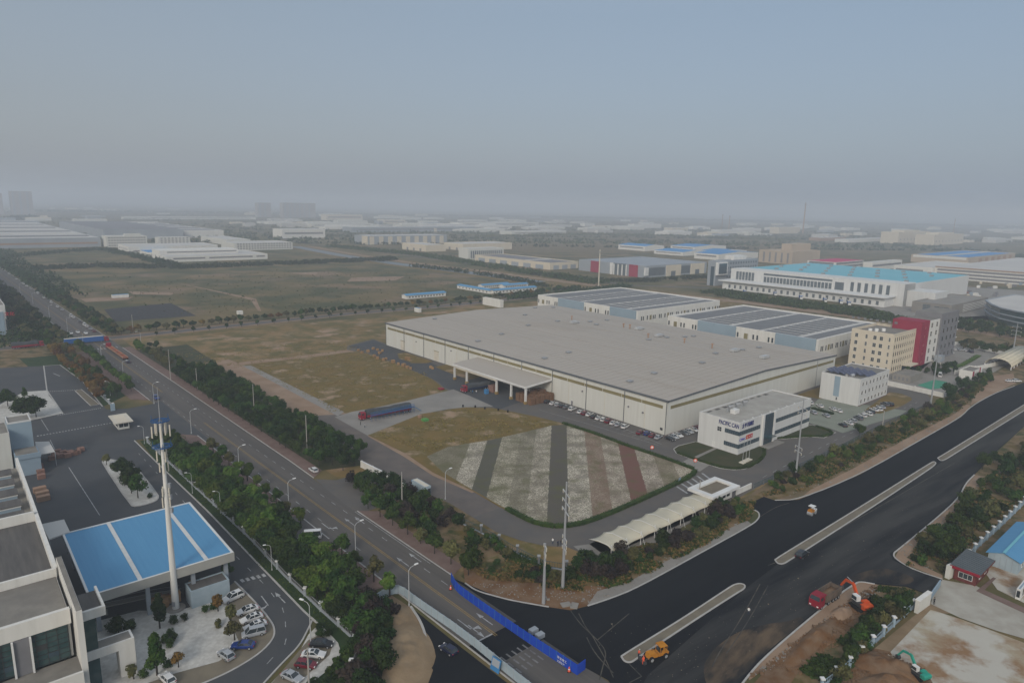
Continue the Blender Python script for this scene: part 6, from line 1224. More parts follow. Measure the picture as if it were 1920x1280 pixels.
# ================================================ PEOPLE
def person(px, py, hd, label, top, legs, helmet=None, z=.1, bend=0.0, group=None):
    me = bpy.data.meshes.new('person')
    J = [(0, 0, .95), (.02, 0, 1.2), (.03+bend*.25, 0, 1.42-bend*.12), (.04+bend*.32, 0, 1.55-bend*.15), (.05+bend*.38, 0, 1.68-bend*.18),
         (0, .1, .9), (.06, .12, .5), (.0, .13, .06), (.12, .13, .03), (0, -.1, .9), (-.04, -.12, .5), (-.1, -.13, .06), (.02, -.13, .03),
         (.03+bend*.25, .19, 1.4-bend*.12), (.06+bend*.3, .26, 1.12-bend*.1), (.2+bend*.3, .24, .9), (.03+bend*.25, -.19, 1.4-bend*.12), (.0+bend*.3, -.26, 1.12-bend*.1), (.1+bend*.3, -.25, .88)]
    E_ = [(0, 1), (1, 2), (2, 3), (3, 4), (0, 5), (5, 6), (6, 7), (7, 8), (0, 9), (9, 10), (10, 11), (11, 12), (2, 13), (13, 14), (14, 15), (2, 16), (16, 17), (17, 18)]
    R_ = [.15, .14, .15, .06, .1, .1, .07, .05, .045, .1, .07, .05, .045, .07, .05, .035, .07, .05, .035]
    me.from_pydata(J, E_, []); me.update()
    o = bpy.data.objects.new('person', me); COL.objects.link(o);
    mdf = o.modifiers.new('skin', 'SKIN'); sv = me.skin_vertices[0].data
    for i, rr_ in enumerate(R_): sv[i].radius = (rr_, rr_)
    sv[0].use_root = True; o.modifiers.new('sub', 'SUBSURF').levels = 1
    dg = bpy.context.evaluated_depsgraph_get(); m2 = bpy.data.meshes.new_from_object(o.evaluated_get(dg)); bpy.data.objects.remove(o)
    m2.materials.clear()
    for k in ('skin', top, legs): m2.materials.append(M[k])
    for p_ in m2.polygons:
        c = p_.center; p_.material_index = 0 if (c.z > 1.5-bend*.15 or (abs(c.y) > .22 and c.z < .98)) else 1 if c.z > .92 else 2
    p = G(px, py); r = bpy.data.objects.new('person', m2); COL.objects.link(r); r.location = (p.x, p.y, z); r.rotation_euler = (0, 0, hd); tag(r, label, 'person', group)
    hx, hz_ = .05+bend*.38, 1.68-bend*.18
    hb = MB(); n = 8
    for i in range(4):
        ph = pi/2*i/4+.05
        for j in range(n): hb.v.append((hx+.115*cos(ph)*cos(2*pi*j/n), .11*cos(ph)*sin(2*pi*j/n), hz_+.02+.13*sin(ph)))
    for i in range(3):
        for j in range(n): a_, b_ = i*n+j, i*n+(j+1) % n; hb.f.append((a_, b_, b_+n, a_+n))
    hb.f.append(tuple(range(3*n, 4*n))); hb.build('helmet' if helmet else 'hair', M[helmet or 'hair'], r)
    return r
person(1036, 1020, 1.0, 'person in a white shirt on the estate lane beside the tall pole', 'white', 'denim')
person(1046, 1024, 2.5, 'person in dark clothes by the tall pole, left of the pair', 'navy', 'rubber')
person(1051, 1022, -1.0, 'person in dark clothes by the tall pole, right of the pair', 'darkmetal', 'denim')
person(1197, 1232, 0.5, 'worker in orange vest standing behind the orange road machine blade', 'hivis', 'navy', 'white', bend=.4)
person(1206, 1245, 2.0, 'worker in orange vest in front of the orange road machine', 'hivis', 'hivis', 'hivis')
person(676, 797, 0, 'person in dark clothes left of the inspection platform', 'darkmetal', 'rubber'); person(684, 802, 1, 'person in grey shirt below the red cab of the tarped truck', 'galv', 'denim')
person(886, 738, 1, 'person in blue beside the truck under the loading canopy', 'bluepaint', 'navy'); person(893, 738, 2, 'person in white shirt beside the truck under the loading canopy', 'white', 'navy'); person(1751, 1133, 2, 'person in dark clothes beside the sliding gate', 'darkmetal', 'rubber')
person(673+0, 1186, 1, 'person in an orange vest among the shrubs by the boundary fence', 'orange', 'navy'); person(1403, 1152, 1, 'worker in pale shirt alone on the black road', 'white', 'denim')
person(1061, 887 - 0, 0, 'person in red top on the flower strip edge', 'hivis', 'navy') if 0 else None
# ================================================ FENCES AND BARRIERS
def fence(name, label, pts, ph, pw, gap, mpost, mrail, cap=None, rails=(0.3, 1.2), wallh=0, cat='fence', group=None, mwall='wallgrey'):
    P = WP(*pts); root = empty(name, P[0], 0, label, cat, group); o0 = P[0]; Q = resample(P, gap)
    for q in Q:
        d = q-o0; p = box('post', mpost, root, d.x-pw/2, d.y-pw/2, 0, d.x+pw/2, d.y+pw/2, ph)
        if cap: box('cap', cap, p, d.x-pw*.8, d.y-pw*.8, ph+.001, d.x+pw*.8, d.y+pw*.8, ph+.25)
    for a_, b_ in zip(P, P[1:]):
        a2, b2 = a_-o0, b_-o0
        if wallh: MB().beam(a2+Vector((0, 0, wallh/2)), b2+Vector((0, 0, wallh/2)), .22, wallh).build('plinth', M[mwall], root)
        for z in rails: MB().beam(a2+Vector((0, 0, z)), b2+Vector((0, 0, z)), .08, .08).build('rail', M[mrail], root)
        nb_ = int((b_-a_).length/.6); bb_ = MB()
        for i in range(nb_): t_ = a2+(b2-a2)*(i/nb_); bb_.box(t_.x-.03, t_.y-.03, rails[0], t_.x+.03, t_.y+.03, rails[-1])
        if nb_: bb_.build('bars', M[mrail], root)
    return root
fence('boundary_fence', 'yard fence with white capped pillars between turf and trees, lower stretch', [(277, 830), (337, 887), (400, 946), (470, 1012), (535, 1082), (605, 1148), (660, 1197), (672, 1225), (645, 1285)], 2.0, .5, 7.5, 'wallgrey', 'galv', 'white', rails=(.7, 1.5), wallh=.6)
fence('boundary_fence', 'yard fence with white capped pillars beside the brown trees, upper stretch', [(128, 690), (150, 708), (177, 730), (216, 768)], 2.0, .5, 7.5, 'wallgrey', 'galv', 'white', rails=(.7, 1.5), wallh=.6)
fence('estate_fence', 'blue green metal fence between the estate lane and the grassy corner', [(868, 983), (893, 995), (923, 1010), (954, 1030), (988, 1048), (1020, 1063), (1050, 1068), (1085, 1069)], 2.3, .5, 7.2, 'gutter', 'glassteal', 'galv', rails=(.5, 1.8), wallh=.35)
fence('estate_fence', 'thin dark fence along the verge beside the staff lane', [(1412, 917), (1560, 850), (1650, 803), (1745, 760)], 2.0, .25, 6, 'gutter', 'glassteal', None, rails=(.5, 1.7))
fence('site_fence', 'blue grey fence with white pillars beside the trench at the bottom right', [(1540, 1292), (1579, 1262), (1615, 1229), (1649, 1198), (1680, 1169), (1712, 1140)], 2.2, .5, 5.2, 'wallblue', 'wallblue', 'white', rails=(.8, 1.6), wallh=.7, mwall='wallblue')
fence('site_fence', 'blue grey fence with white pillars running up behind the brick gatehouse', [(1815, 1046), (1840, 1020), (1870, 993), (1900, 964), (1935, 930)], 2.2, .5, 5.2, 'wallblue', 'wallblue', 'white', rails=(.8, 1.6), wallh=.7, mwall='wallblue')
wallrun('gate_pier', 'thick pale gate pier wall at the left end of the sliding gate', 'wall', G(1717, 1149), G(1740, 1132), 3.0, .8, 'wallcream', cap='wallwhite')
wallrun('gate_pier', 'narrow cream gate pier beside the brick gatehouse', 'wall', G(1775, 1084), G(1783, 1080), 3.4, 1.0, 'wallcream')
wallrun('sliding_gate', 'pale blue sliding gate across the apron entrance', 'gate', G(1743, 1125), G(1762, 1098), 1.6, .3, 'wallblue')
def barrier(name, label, pts, h_, m_, group=None, step=2.0, trim=None, text_=None):
    P = smooth(WP(*pts), 1); o0 = P[0]; root = empty(name, o0, 0, label, 'barrier', group)
    mb = MB()
    for a_, b_ in zip(P, P[1:]): mb.beam(a_-o0+Vector((0, 0, h_/2)), b_-o0+Vector((0, 0, h_/2)), .1, h_)
    mb.build('panel', M[m_], root)
    for q in resample(P, step): d = q-o0; box('post', trim or m_, root, d.x-.09, d.y-.09, 0, d.x+.09, d.y+.09, h_+.12)
    return root, P
br, BP = barrier('blue_barrier', 'bright blue construction barrier curving along the edge of the main road', [(846, 1090), (855, 1108), (880, 1127), (960, 1184), (1020, 1224), (1082, 1265)], 2.2, 'barrierblue', trim='truckblue', step=1.8)
e0_, e1_ = G(1082, 1265), G(1097, 1254); d = e1_-e0_; MB().beam(e0_-br.location+Vector((0, 0, 1.1)), e1_-br.location+Vector((0, 0, 1.1)), .1, 2.2).build('end_panel', M['barrierblue'], br)
a_, b_ = G(1045, 1241.5), G(1064, 1254.5); t = text('安全施工', .62, br, a_-br.location+NR*-.12+Vector((0, 0, 1.2)), (pi/2, 0, ang(a_, b_)), 'white', ext=.01)
t = text('文明生产', .5, br, a_-br.location+NR*-.12+Vector((0, 0, .4)), (pi/2, 0, ang(a_, b_)), 'white', ext=.01)
hb, HP = barrier('hoarding', 'long pale blue grey hoarding between the main road and the black side road', [(695, 1139), (712, 1124), (735, 1113), (752, 1112), (780, 1134), (870, 1196), (960, 1271), (1010, 1310)], 2.1, 'hoarding', trim='wallgrey')
barrier('hoarding', 'short pale hoarding among the shrubs left of the sand mound', [(648, 1166), (660, 1155), (690, 1143)], 2.0, 'hoarding', trim='wallgrey')
a_ = G(925, 1248); r = empty('notice_board', a_, ang(a_, G(941, 1259)), 'tilted blue and white notice board leaning on the long hoarding', 'sign'); MB().hexa([(0, -.9, 0), (2.3, -.9, 0), (2.3, -.8, 0), (0, -.8, 0)], [(0, -.25, 2.4), (2.3, -.25, 2.4), (2.3, -.15, 2.4), (0, -.15, 2.4)]).build('board', M['bluepaint'], r); MB().hexa([(.2, -.72, .9), (2.1, -.72, .9), (2.1, -.6, .9), (.2, -.6, .9)], [(.2, -.34, 2.2), (2.1, -.34, 2.2), (2.1, -.2, 2.2), (.2, -.2, 2.2)]).build('panel', M['wallgrey'], r)
def cone(px, py, label):
    p = G(px, py); r = empty('traffic_drum', (p.x, p.y, .1), 0, label, 'traffic cone'); MB().box(-.35, -.35, 0, .35, .35, .08).build('base', M['rubber'], r); MB().tube((0, 0, .08), (0, 0, 1.0), .28, .1, k=10).build('cone', M['hivis'], r); MB().tube((0, 0, .45), (0, 0, .65), .215, .17, k=10).build('band', M['white'], r)
cone(845, 1105, 'orange traffic cone at the upper tip of the blue barrier'); cone(1067, 1259, 'orange traffic cone near the lower end of the blue barrier')
for i, (x, y) in enumerate(((1061, 1134), (1077, 1136))):
    o = MB().box(-1.1, -.8, 0, 1.1, .8, .3).build('concrete_slab', M['concrete']); o.location = G(x, y); o.rotation_euler = (0, 0, .3+i); tag(o, ('larger' if i == 0 else 'smaller')+' pale concrete slab lying on the orange soil by the kerb', 'slab')
for i, (x, y) in enumerate(((1000, 1186), (1012, 1195))):
    o = MB().box(-.9, -.6, 0, .9, .6, .9).build('white_crate', M['wallgrey']); o.location = G(x, y)+Vector((0, 0, .1)); o.rotation_euler = (0, 0, YAW); tag(o, ('upper' if i == 0 else 'lower')+' pale box on the black asphalt behind the blue barrier', 'box')
# ---- bottom right buildings
r, L, Wd, h, P = bld('site_house', 'site house with bright blue pitched roof and pale panel walls at right', 'house', 1907, 1077, 1850, 1990, h=3.2, wall='hoarding', roof='roofblue', par=0, kind='ridge_u', rise=1.3, ov=.5, Wd=26)
for i in range(1, 5): box('panel_joint', 'wallgrey', r, -.04, L*i/5-.05, 0, 0, L*i/5+.05, 3.2)
wins(r, 'B', 2, Wd-2, 1, 1.2, 7, 1.4, 'glassdark', 'white'); box('ridge_cap', 'roofcyan', r, -.5, L/2-.3, 4.66, Wd+.5, L/2+.3, 4.75)
r, L, Wd, h, P = bld('brick_gatehouse', 'red brick gatehouse with dark ribbed roof beside the apron', 'gatehouse', 1828, 1099, 1787, 1853, h=3.1, wall='brickred', roof='roofslate', par=0)
MB().hexa([(-.8, -.8, 3.15), (Wd+.8, -.8, 3.15), (Wd+.8, L+.8, 3.75), (-.8, L+.8, 3.75)], [(-.8, -.8, 3.3), (Wd+.8, -.8, 3.3), (Wd+.8, L+.8, 3.9), (-.8, L+.8, 3.9)]).build('roof', M['roofslate'], r)
for i in range(12): x = -.6+(Wd+1.2)*i/11; MB().hexa([(x-.05, -.8, 3.3), (x+.05, -.8, 3.3), (x+.05, L+.8, 3.9), (x-.05, L+.8, 3.9)], [(x-.05, -.8, 3.38), (x+.05, -.8, 3.38), (x+.05, L+.8, 3.98), (x-.05, L+.8, 3.98)]).build('roof_rib', M['gutter'], r)
box('eave', 'brickred' if 'brickred' in M else 'truckred', r, -.85, -.85, 2.9, Wd+.85, -.801, 3.3); box('eave', 'truckred', r, -.85, -.8, 2.9, -.801, L+.85, 3.6); wins(r, 'A', L*.15, L*.8, 1.0, 1.3, 1, L*.6, 'glassdark', 'white', (2, 0)); wins(r, 'B', 1, Wd-1, 1.0, 1.2, 2, 1.2, 'glassdark', 'white')
r, L, Wd, h, P = bld('kiosk', 'small white framed glass kiosk at the right edge', 'kiosk', 1912, 1125, 1903, 1930, h=2.6, wall='white', roof='wallblue', par=0); wins(r, 'A', .3, L-.3, .6, 1.6, 1, L*.7, 'glassdark'); wins(r, 'B', .3, Wd-.3, .6, 1.6, 2, 1.0, 'glassdark')
# ---- guard house at the left gate
r, L, Wd, h, P = bld('guard_house', 'small guard house with broad cream flat roof at the factory gate', 'gatehouse', 222, 806, 212, 243, h=2.8, wall='wallcream', roof='roofcement', par=0)
box('roof_slab', 'offwhite', r, -1.2, -1.5, 2.81, Wd+1.2, L+1.2, 3.15); box('roof_patch', 'wallbeige', r, 0, 0, 3.16, Wd-.3, L-.5, 3.2); wins(r, 'B', .3, Wd-.3, .9, 1.4, 2, Wd*.36, 'glassdark'); wins(r, 'A', .3, L-.3, .9, 1.4, 2, L*.36, 'glassdark')
a_ = G(212, 770); r = empty('gate_sign', a_, YAW, 'pale blue upright gate sign beside the brown trees', 'sign'); box('panel', 'wallblue', r, -.8, -.2, 0, .8, .2, 3.0)
# ================================================ POLES AND LAMPS
def hvpole(px, py, ytop, label, arms, r0=.40, mt='galv', low=False):
    P = G(px, py); h = height(P, ytop); r = empty('power_pole', P, YAW-.5, label, 'power pole'); MB().tube((0, 0, 0), (0, 0, h), r0, r0*.45, k=12).build('pole', M[mt], r)
    for f, l_ in arms: MB().tube((0, -l_, h*f-.15), (0, l_, h*f-.15), .13, k=6).build('crossarm', M['metal'], r)
    for f, l_ in arms:
        for sy in (-1, 1): MB().tube((0, sy*l_, h*f-.15), (0, sy*l_, h*f-1.0), .12, .08, k=6).build('insulator', M['offwhite'], r)
    return r
hvpole(1055, 1102, 903, 'tallest tapered grey steel power pole on the orange soil corner', ((.90, 2.4), (.82, 2.6), (.735, 2.6), (.49, 1.6), (.44, 1.6), (.39, 1.5)))
hvpole(1019, 1131, 1018, 'shorter thick grey power pole left of the tallest one', ((.97, 1.1), (.85, .7), (.72, .5)), r0=.42)
hvpole(1492, 890, 748, 'tall grey power pole in front of the right end of the office', ((.89, 2.2), (.82, 2.2), (.38, 1.8), (.32, 1.7)), r0=.36)
hvpole(1745, 757, 657, 'slim grey power pole near the green sports court', ((.9, 2.0), (.8, 2.0)), r0=.4)
hvpole(1898, 668, 606, 'grey power pole with cross arms behind the curved shelter', ((.9, 3.0), (.78, 3.2), (.66, 3.2)), r0=.45)
for x, y, yt, lab in ((576, 848, 778, 'plain concrete pole among the trees beside the gravel road'), (477, 778, 720, 'plain concrete pole at the dirt track behind the tree belt'), (754, 955, 884, 'plain concrete pole in the dark shrubs by the main road'), (1654, 804, 770, 'thin post in the verge below the staff lane'), (320, 712, 655, 'thin concrete pole beside the start of the tree belt'), (1310, 940, 900, 'thin dark pole in front of the flat roofed gatehouse'), (370, 730, 690, 'thin concrete pole standing over the upper tree belt'), (250, 625, 590, 'concrete pole at the corner of the cross road'), (580, 1296, 1214, 'weathered wooden pole in front of the maroon hatchback')):
    P = G(x, y); h = height(P, yt); r = empty('utility_pole', P, 0, lab, 'pole'); MB().tube((0, 0, 0), (0, 0, h), .2, .13, k=8).build('pole', M['poleconc'], r); MB().tube((0, -.6, h-.3), (0, .6, h-.3), .06, k=5).build('crossarm', M['galv'], r)
lr = empty('street_lamp', (0, 0, 0), 0, 'x', 'street lamp'); MB().tube((0, 0, 0), (0, 0, 8.4), .12, .08, k=8).build('pole', M['metal'], lr); MB().tube((0, 0, 8.4), (.5, 0, 9.0), .07, k=6).tube((.5, 0, 9.0), (1.7, 0, 9.25), .06, k=6).build('arm', M['metal'], lr); MB().box(1.5, -.18, 9.2, 2.4, .18, 9.38).build('lamp_head', M['lampwhite'], lr); MB().tube((0, 0, 0), (0, 0, .5), .2, k=8).build('base', M['metal'], lr)
LP_ = Proto(lr)
k = 0
for (x, y, side) in ((767, 1136, 'L'), (667, 1045, 'L'), (542, 958, 'L'), (449, 888, 'L'), (359, 813, 'L'), (289, 757, 'L'), (232, 712, 'L'), (191, 678, 'L'), (157, 654, 'L'), (127, 622, 'L'), (93, 596, 'L'), (62, 570, 'L'), (38, 550, 'L'), (835, 936, 'Z'), (265, 650, 'R')):
    p = G(x, y); hd = {'L': atan2(NR.y, NR.x), 'R': atan2(-NR.y, -NR.x), 'Z': atan2(NR.y, NR.x)}[side]; h_ = 1.0
    LP_.put((p.x, p.y, .1), hd, {'L': f'silver street lamp on the left kerb of the main road, {nth(k)} from the hoarding', 'Z': 'slim street lamp beside the gravel road and flower strips', 'R': 'street lamp at the corner of the crossing, field side'}[side], 'street lamps along the main road' if side == 'L' else None, 1.0); k += 1
for i, (x, y, hd) in enumerate(((271, 832, pi), (361, 925, pi), (414, 962, pi), (510, 1069, pi), (583, 1208, 2.4), (207, 742, pi), (252, 0, 0))):
    if y: p = G(x, y); LP_.put((p.x, p.y, .1), hd+.3, f'shorter yard lamp inside the factory fence, {nth(i)} going down from the gate' if i < 5 else 'yard lamp beside the brown trees', 'yard lamps by the factory fence', .72 if i != 4 else 1.0)
# ---- communications tower
P = G(330, 1141); r = empty('cell_tower', P, 0, 'tall white monopole with two blue antenna rings standing in the gravel garden', 'tower'); ht = height(P, 790)
MB().tube((0, 0, .3), (0, 0, ht*.5), .72, .5, k=16).tube((0, 0, ht*.5), (0, 0, ht), .5, .24, k=16).build('mast', M['wallwhite'], r, smooth=False); MB().tube((0, 0, 0), (0, 0, .3), 1.9, k=16).build('base', M['concrete'], r); MB().tube((0, 0, ht), (0, 0, height(P, 725)), .12, .05, k=6).build('lightning_rod', M['galv'], r)
for f, rad in ((1.005, 1.75), (.875, 1.9)):
    mb = MB(); n = 20; z = ht*f
    for i in range(n): a_, b_ = 2*pi*i/n, 2*pi*(i+1)/n; mb.beam((rad*cos(a_), rad*sin(a_), z), (rad*cos(b_), rad*sin(b_), z), .08, .14); mb.beam((rad*.7*cos(a_), rad*.7*sin(a_), z), (rad*.7*cos(b_), rad*.7*sin(b_), z), .25, .08)
    for i in range(6): a_ = pi*i/3; mb.beam((.4*cos(a_), .4*sin(a_), z), (rad*cos(a_), rad*sin(a_), z), .15, .12); mb.beam((rad*cos(a_), rad*sin(a_), z), (rad*cos(a_), rad*sin(a_), z+1.0), .06)
    mb.build('platform', M['steelblue'], r)
for f, rad, n, hh in ((.925, 1.7, 5, 2.4), (.93, .8, 2, 2.6), (.80, 1.1, 3, 2.2), (.74, .9, 3, 2.0), (.62, .85, 4, 1.8), (.56, .8, 3, 2.2)):
    for i in range(n): a_ = 2*pi*i/n+f*7; x, y = rad*cos(a_), rad*sin(a_); q = MB().box(x-.11, y-.09, ht*f, x+.11, y+.09, ht*f+hh).build('antenna', M['offwhite'], r); MB().tube((x*.4, y*.4, ht*f+hh*.3), (x, y, ht*f+hh*.3), .05, k=5).build('bracket', M['darkmetal'], q)
for i, z in enumerate((ht*.66, ht*.60, ht*.53)): box('radio_box', 'galv', r, .55, -.3, z, 1.1, .3, z+1.0)
box('hatch', 'galv', r, -.3, -1.0, 1.2, .3, -.85, 2.2)
# ---- crates near the warehouse, canopy stock
wc = MB().box(-1.1, -1.1, 0, 1.1, 1.1, .15)
for k_ in range(3): wc.box(-1, -1, .2+k_*.55, 1, 1, .65+k_*.55)
wcr = wc.build('timber_pallet', M['wood']); wcr['category'] = 'pallet stack'; wp = Proto(wcr)
for i, (x, y) in enumerate(((672, 658), (679, 662), (702, 669), (708, 673), (719, 676), (724, 674), (737, 680), (747, 684), (757, 687), (764, 690), (770, 692), (808, 690), (811, 692), (766, 675), (762, 674), (700, 655), (708, 657), (717, 659), (712, 663), (690, 660))):
    p = G(x, y); wp.put((p.x, p.y, .1), rnd.uniform(0, 1.5), f'tan pallet stack on the grass edge by the loop lane, {nth(i)} from the far end' if i < 11 else f'tan pallet stack on the grass beside the warehouse wall, {ORD[i-11]} one', 'tan pallet stacks by the loop lane', rnd.uniform(.6, .95))
Pc, aF, b0, b1 = CAN
sb = stackobj(None, 2.4, 2.2, 3.6, 2, 5).build('bundle_stack', M['pallet']); sb['category'] = 'bundle stack'; sp_ = Proto(sb); i = 0
for u_ in range(5):
    for v_ in range(4):
        q = Pc + UD*(-2.5-u_*2.9) + VD*(b0-1.5+v_*2.7); sp_.put((q.x, q.y, .1), YAW, f'dark bundle stack under the canopy, {ORD[u_]} from the wall, {ORD[v_]} from the open end', 'bundle stacks under the loading canopy', (1, 1, rnd.uniform(.8, 1.15))); i += 1
for (x, y, m_, w_, h_, lab) in ((912, 738, 'bluepaint', 1.6, 2.0, 'bright blue bin under the loading canopy'), (925, 734, 'crate', 3.4, 3.0, 'large pinkish carton block behind the middle canopy post'), (797, 789, 'fluoro', 2.2, .8, 'small green skip at the corner of the concrete pad'), (787, 783, 'wallbrown', 1.2, 1.0, 'small rusty box beside the platform stairs'), (827, 730, 'truckred', 2.2, .6, 'red barrier block at the grass corner by the canopy')):
    o = MB().box(-w_/2, -w_/2, 0, w_/2, w_/2, h_*.85).box(-w_*.55, -w_*.55, h_*.851, w_*.55, w_*.55, h_).build('bin' if 'bin' in lab or 'skip' in lab else 'box', M[m_]); o.location = G(x, y)+Vector((0, 0, .1)); o.rotation_euler = (0, 0, YAW); tag(o, lab, 'bin' if 'bin' in lab or 'skip' in lab else 'box')
for i, (x, y) in enumerate(((868, 763), (891, 764), (909, 767), (934, 770), (952, 773))):
    o = MB().tube((0, 0, 0), (0, 0, 1.0), .35, .3, k=8).build('bollard', M['rubber']); o.location = G(x, y)+Vector((0, 0, .1)); tag(o, f'short dark bollard on the lawn edge below the canopy, {ORD[i]} from the left', 'bollard', 'bollards on the lawn edge')
for x, y, lab in ((1222, 848, 'round orange and white sign on the lane by the parked cars'), (1303, 873, 'small round red sign at the crossing by the office lawn')):
    p = G(x, y); r = empty('round_sign', p, 0, lab, 'sign'); MB().tube((0, 0, 0), (0, 0, 1.6), .05, k=5).build('post', M['galv'], r); MB().tube((0, -.06, 2.0), (0, .06, 2.0), .65, k=14).build('disc', M['hivis'], r); MB().tube((0, -.08, 2.0), (0, -.061, 2.0), .4, k=12).build('face', M['white'], r)
p = G(1274, 905); r = empty('info_sign', (p.x, p.y, .1), YAW+.2, 'small pale blue sign standing in the hedge by the zebra crossing', 'sign'); box('panel', 'wallblue', r, -.8, -.05, .6, .8, .05, 1.7); box('post', 'galv', r, -.05, -.04, 0, .05, .04, .6)
# ================================================ VEGETATION
rt = random.Random(11)
def leafquad(mb, c, nrm, s, r_):
    n = nrm.normalized(); a = n.orthogonal().normalized(); t = r_.uniform(0, 2*pi); u = a*cos(t)+n.cross(a)*sin(t); v = n.cross(u); w = s*r_.uniform(.6, 1.25); h = s*r_.uniform(.45, .95)
    mb.quad(c-u*w, c-v*h, c+u*w, c+v*h)
def crown(rx, rz, zc, n, ls, seed, lobes=12, shape='round'):
    r_ = random.Random(seed); mb = MB(); L_ = []
    for i in range(lobes):
        while True:
            p = Vector((r_.uniform(-1, 1), r_.uniform(-1, 1), r_.uniform(-1, 1)))
            if .25 < p.length < 1: break
        if shape == 'cone': k = 1-(p.z+1)/2*.85; p = Vector((p.x*k*.9, p.y*k*.9, p.z))
        q = Vector((p.x*rx*.68, p.y*rx*.68, zc+p.z*rz*.68)); L_.append((q, r_.uniform(.34, .55)*(rx if shape != 'cone' else rx*(.4+.6*(1-(p.z+1)/2)))))
    for i in range(n):
        q, rr_ = L_[i % lobes]; d = Vector((r_.gauss(0, 1), r_.gauss(0, 1), r_.gauss(0, 1)+.25)).normalized(); k = r_.uniform(.55, 1.08)
        c = q+Vector((d.x*rr_*k, d.y*rr_*k, d.z*rr_*k*(rz/rx if shape != 'cone' else 1.1))); 
        if c.z < .15: c.z = .15
        nn = (d+Vector((r_.gauss(0, .5), r_.gauss(0, .5), r_.gauss(0, .5)+.3))); leafquad(mb, c, nn, ls, r_)
    return mb
def trunkmb(h, r0, seed, spread):
    r_ = random.Random(seed); mb = MB(); mb.tube((0, 0, 0), (0, 0, h*.55), r0, r0*.7, k=7); top = Vector((0, 0, h*.55))
    for i in range(5):
        a = 2*pi*i/5+r_.uniform(-.4, .4); e = top+Vector((cos(a)*spread*.5, sin(a)*spread*.5, h*r_.uniform(.15, .35))); mb.tube(top-Vector((0, 0, h*.1*i/5)), e, r0*.45, r0*.15, k=5)
    mb.tube(top, (0, 0, h*.9), r0*.6, r0*.2, k=5); return mb
SH = dict(round=(2.7, 2.5, 4.3, 1500, .36, 14, 'round'), broad=(3.4, 2.9, 4.4, 1900, .42, 16, 'round'), upright=(1.8, 2.9, 4.2, 1000, .32, 12, 'cone'), small=(1.75, 1.7, 2.9, 800, .28, 10, 'round'), bush=(1.35, 1.05, .95, 520, .24, 9, 'round'), shrub=(1.9, 1.9, 1.9, 900, .28, 12, 'round'), ball=(.85, .8, .8, 700, .11, 40, 'round'), cypress=(1.9, 3.9, 4.0, 2200, .30, 20, 'cone'), far=(3.6, 3.0, 4.4, 420, .8, 12, 'round'))
TP = {}
_tm = {}
def tree_proto(name, cat, shape, colour, var=0):
    k = (name, shape, colour, var)
    if k in TP: return TP[k]
    mk = (shape, var)
    rx, rz, zc, n, ls, lb, sp = SH[shape]
    root = empty(name, (0, 0, 0), 0, 'x', cat)
    cr_ = crown(rx, rz, zc, n, ls, 100+var*7+len(shape), lb, sp).build('crown' if shape not in ('bush', 'shrub', 'ball') else 'foliage', M['leaf_'+colour], root)
    if shape in ('bush', 'shrub', 'ball'): MB().tube((0, 0, 0), (0, 0, zc), .07, .04, k=5).tube((0, 0, .1), (.4, .1, zc*1.1), .05, .03, k=5).build('stem', M['bark'], root)
    else: trunkmb(zc+rz*.5, .16 if shape != 'far' else .2, 5+var, rx).build('trunk', M['bark'], root)
    TP[k] = Proto(root); return TP[k]
def put_tree(name, cat, shape, colours, P, label, group, s=1.0, js=.2):
    c = rt.choice(colours); pr = tree_proto(name, cat, shape, c, rt.randrange(3)); k = s*rt.uniform(1-js, 1+js)
    return pr.put((P.x, P.y, .05), rt.uniform(0, 6.28), label, group, (k, k, k*rt.uniform(.9, 1.1)))
TN = 0
def rrow(name, shape, colours, s0, s1, n, step, label, group, sc=1.0, jit=1.0, skip=(), cat='tree'):
    s = s0; i = 0
    while s <= s1:
        if not any(a <= s <= b for a, b in skip):
            P = RDP(s+rt.uniform(-jit, jit), n+rt.uniform(-jit, jit)*.7); put_tree(name, cat, shape, colours, P, label.format(nth(i)), group, sc); i += 1
        s += step
gA = 'trees of the belt between the main road and the gravel road'
for k_, (n, s0, s1) in enumerate(((13.2, -22, 130), (18, -30, 140), (23, -25, 138), (28, -20, 132))):
    rrow('belt_tree', 'round' if k_ else 'upright' if 0 else 'round', ['green', 'dark', 'green', 'dark'], s0, s1, n, 5.6, 'belt tree between main road and gravel road, '+('kerb row', 'second row', 'third row', 'gravel side row')[k_]+', {} from far end', gA, .92, 1.2)
rrow('belt_tree', 'round', ['green', 'bright', 'dark', 'olive'], -104, -34, 15, 6.5, 'green tree by the dry field corner, kerb row, {} from the crossing', 'trees beside the corner of the dry field', .8, 1.5)
rrow('belt_tree', 'small', ['green', 'olive', 'dark'], -100, -44, 22, 7, 'smaller tree by the dry field corner, field row, {} from the crossing', 'trees beside the corner of the dry field', 1.0, 2)
gB = 'trees of the belt along the factory fence'
for k_, (n, s0, s1) in enumerate(((-14.2, 96, 209), (-18, 84, 216), (-21.6, 78, 214))):
    rrow('street_tree', 'broad', ['green', 'green', 'bright', 'dark'], s0, s1, n, 5.4, 'dense green tree along the lower factory fence, '+('pavement row', 'middle row', 'fence row')[k_]+', {} from the gate', gB, .80 if k_ else .74, .8, skip=((172, 181),) if k_ == 0 else ())
rrow('street_tree', 'small', ['green', 'green', 'bright', 'olive'], 97, 216, -8.9, 7.6, 'small round street tree on the left kerb of the main road, {} from the gate', 'small street trees on the left kerb', 1.18, .3, skip=((170, 182),))
rrow('street_tree', 'round', ['bright', 'green'], -128, -4, -10.2, 4.9, 'bright green kerb tree left of the main road, {} from the crossing', 'bright green kerb trees before the gate', .78, .5)
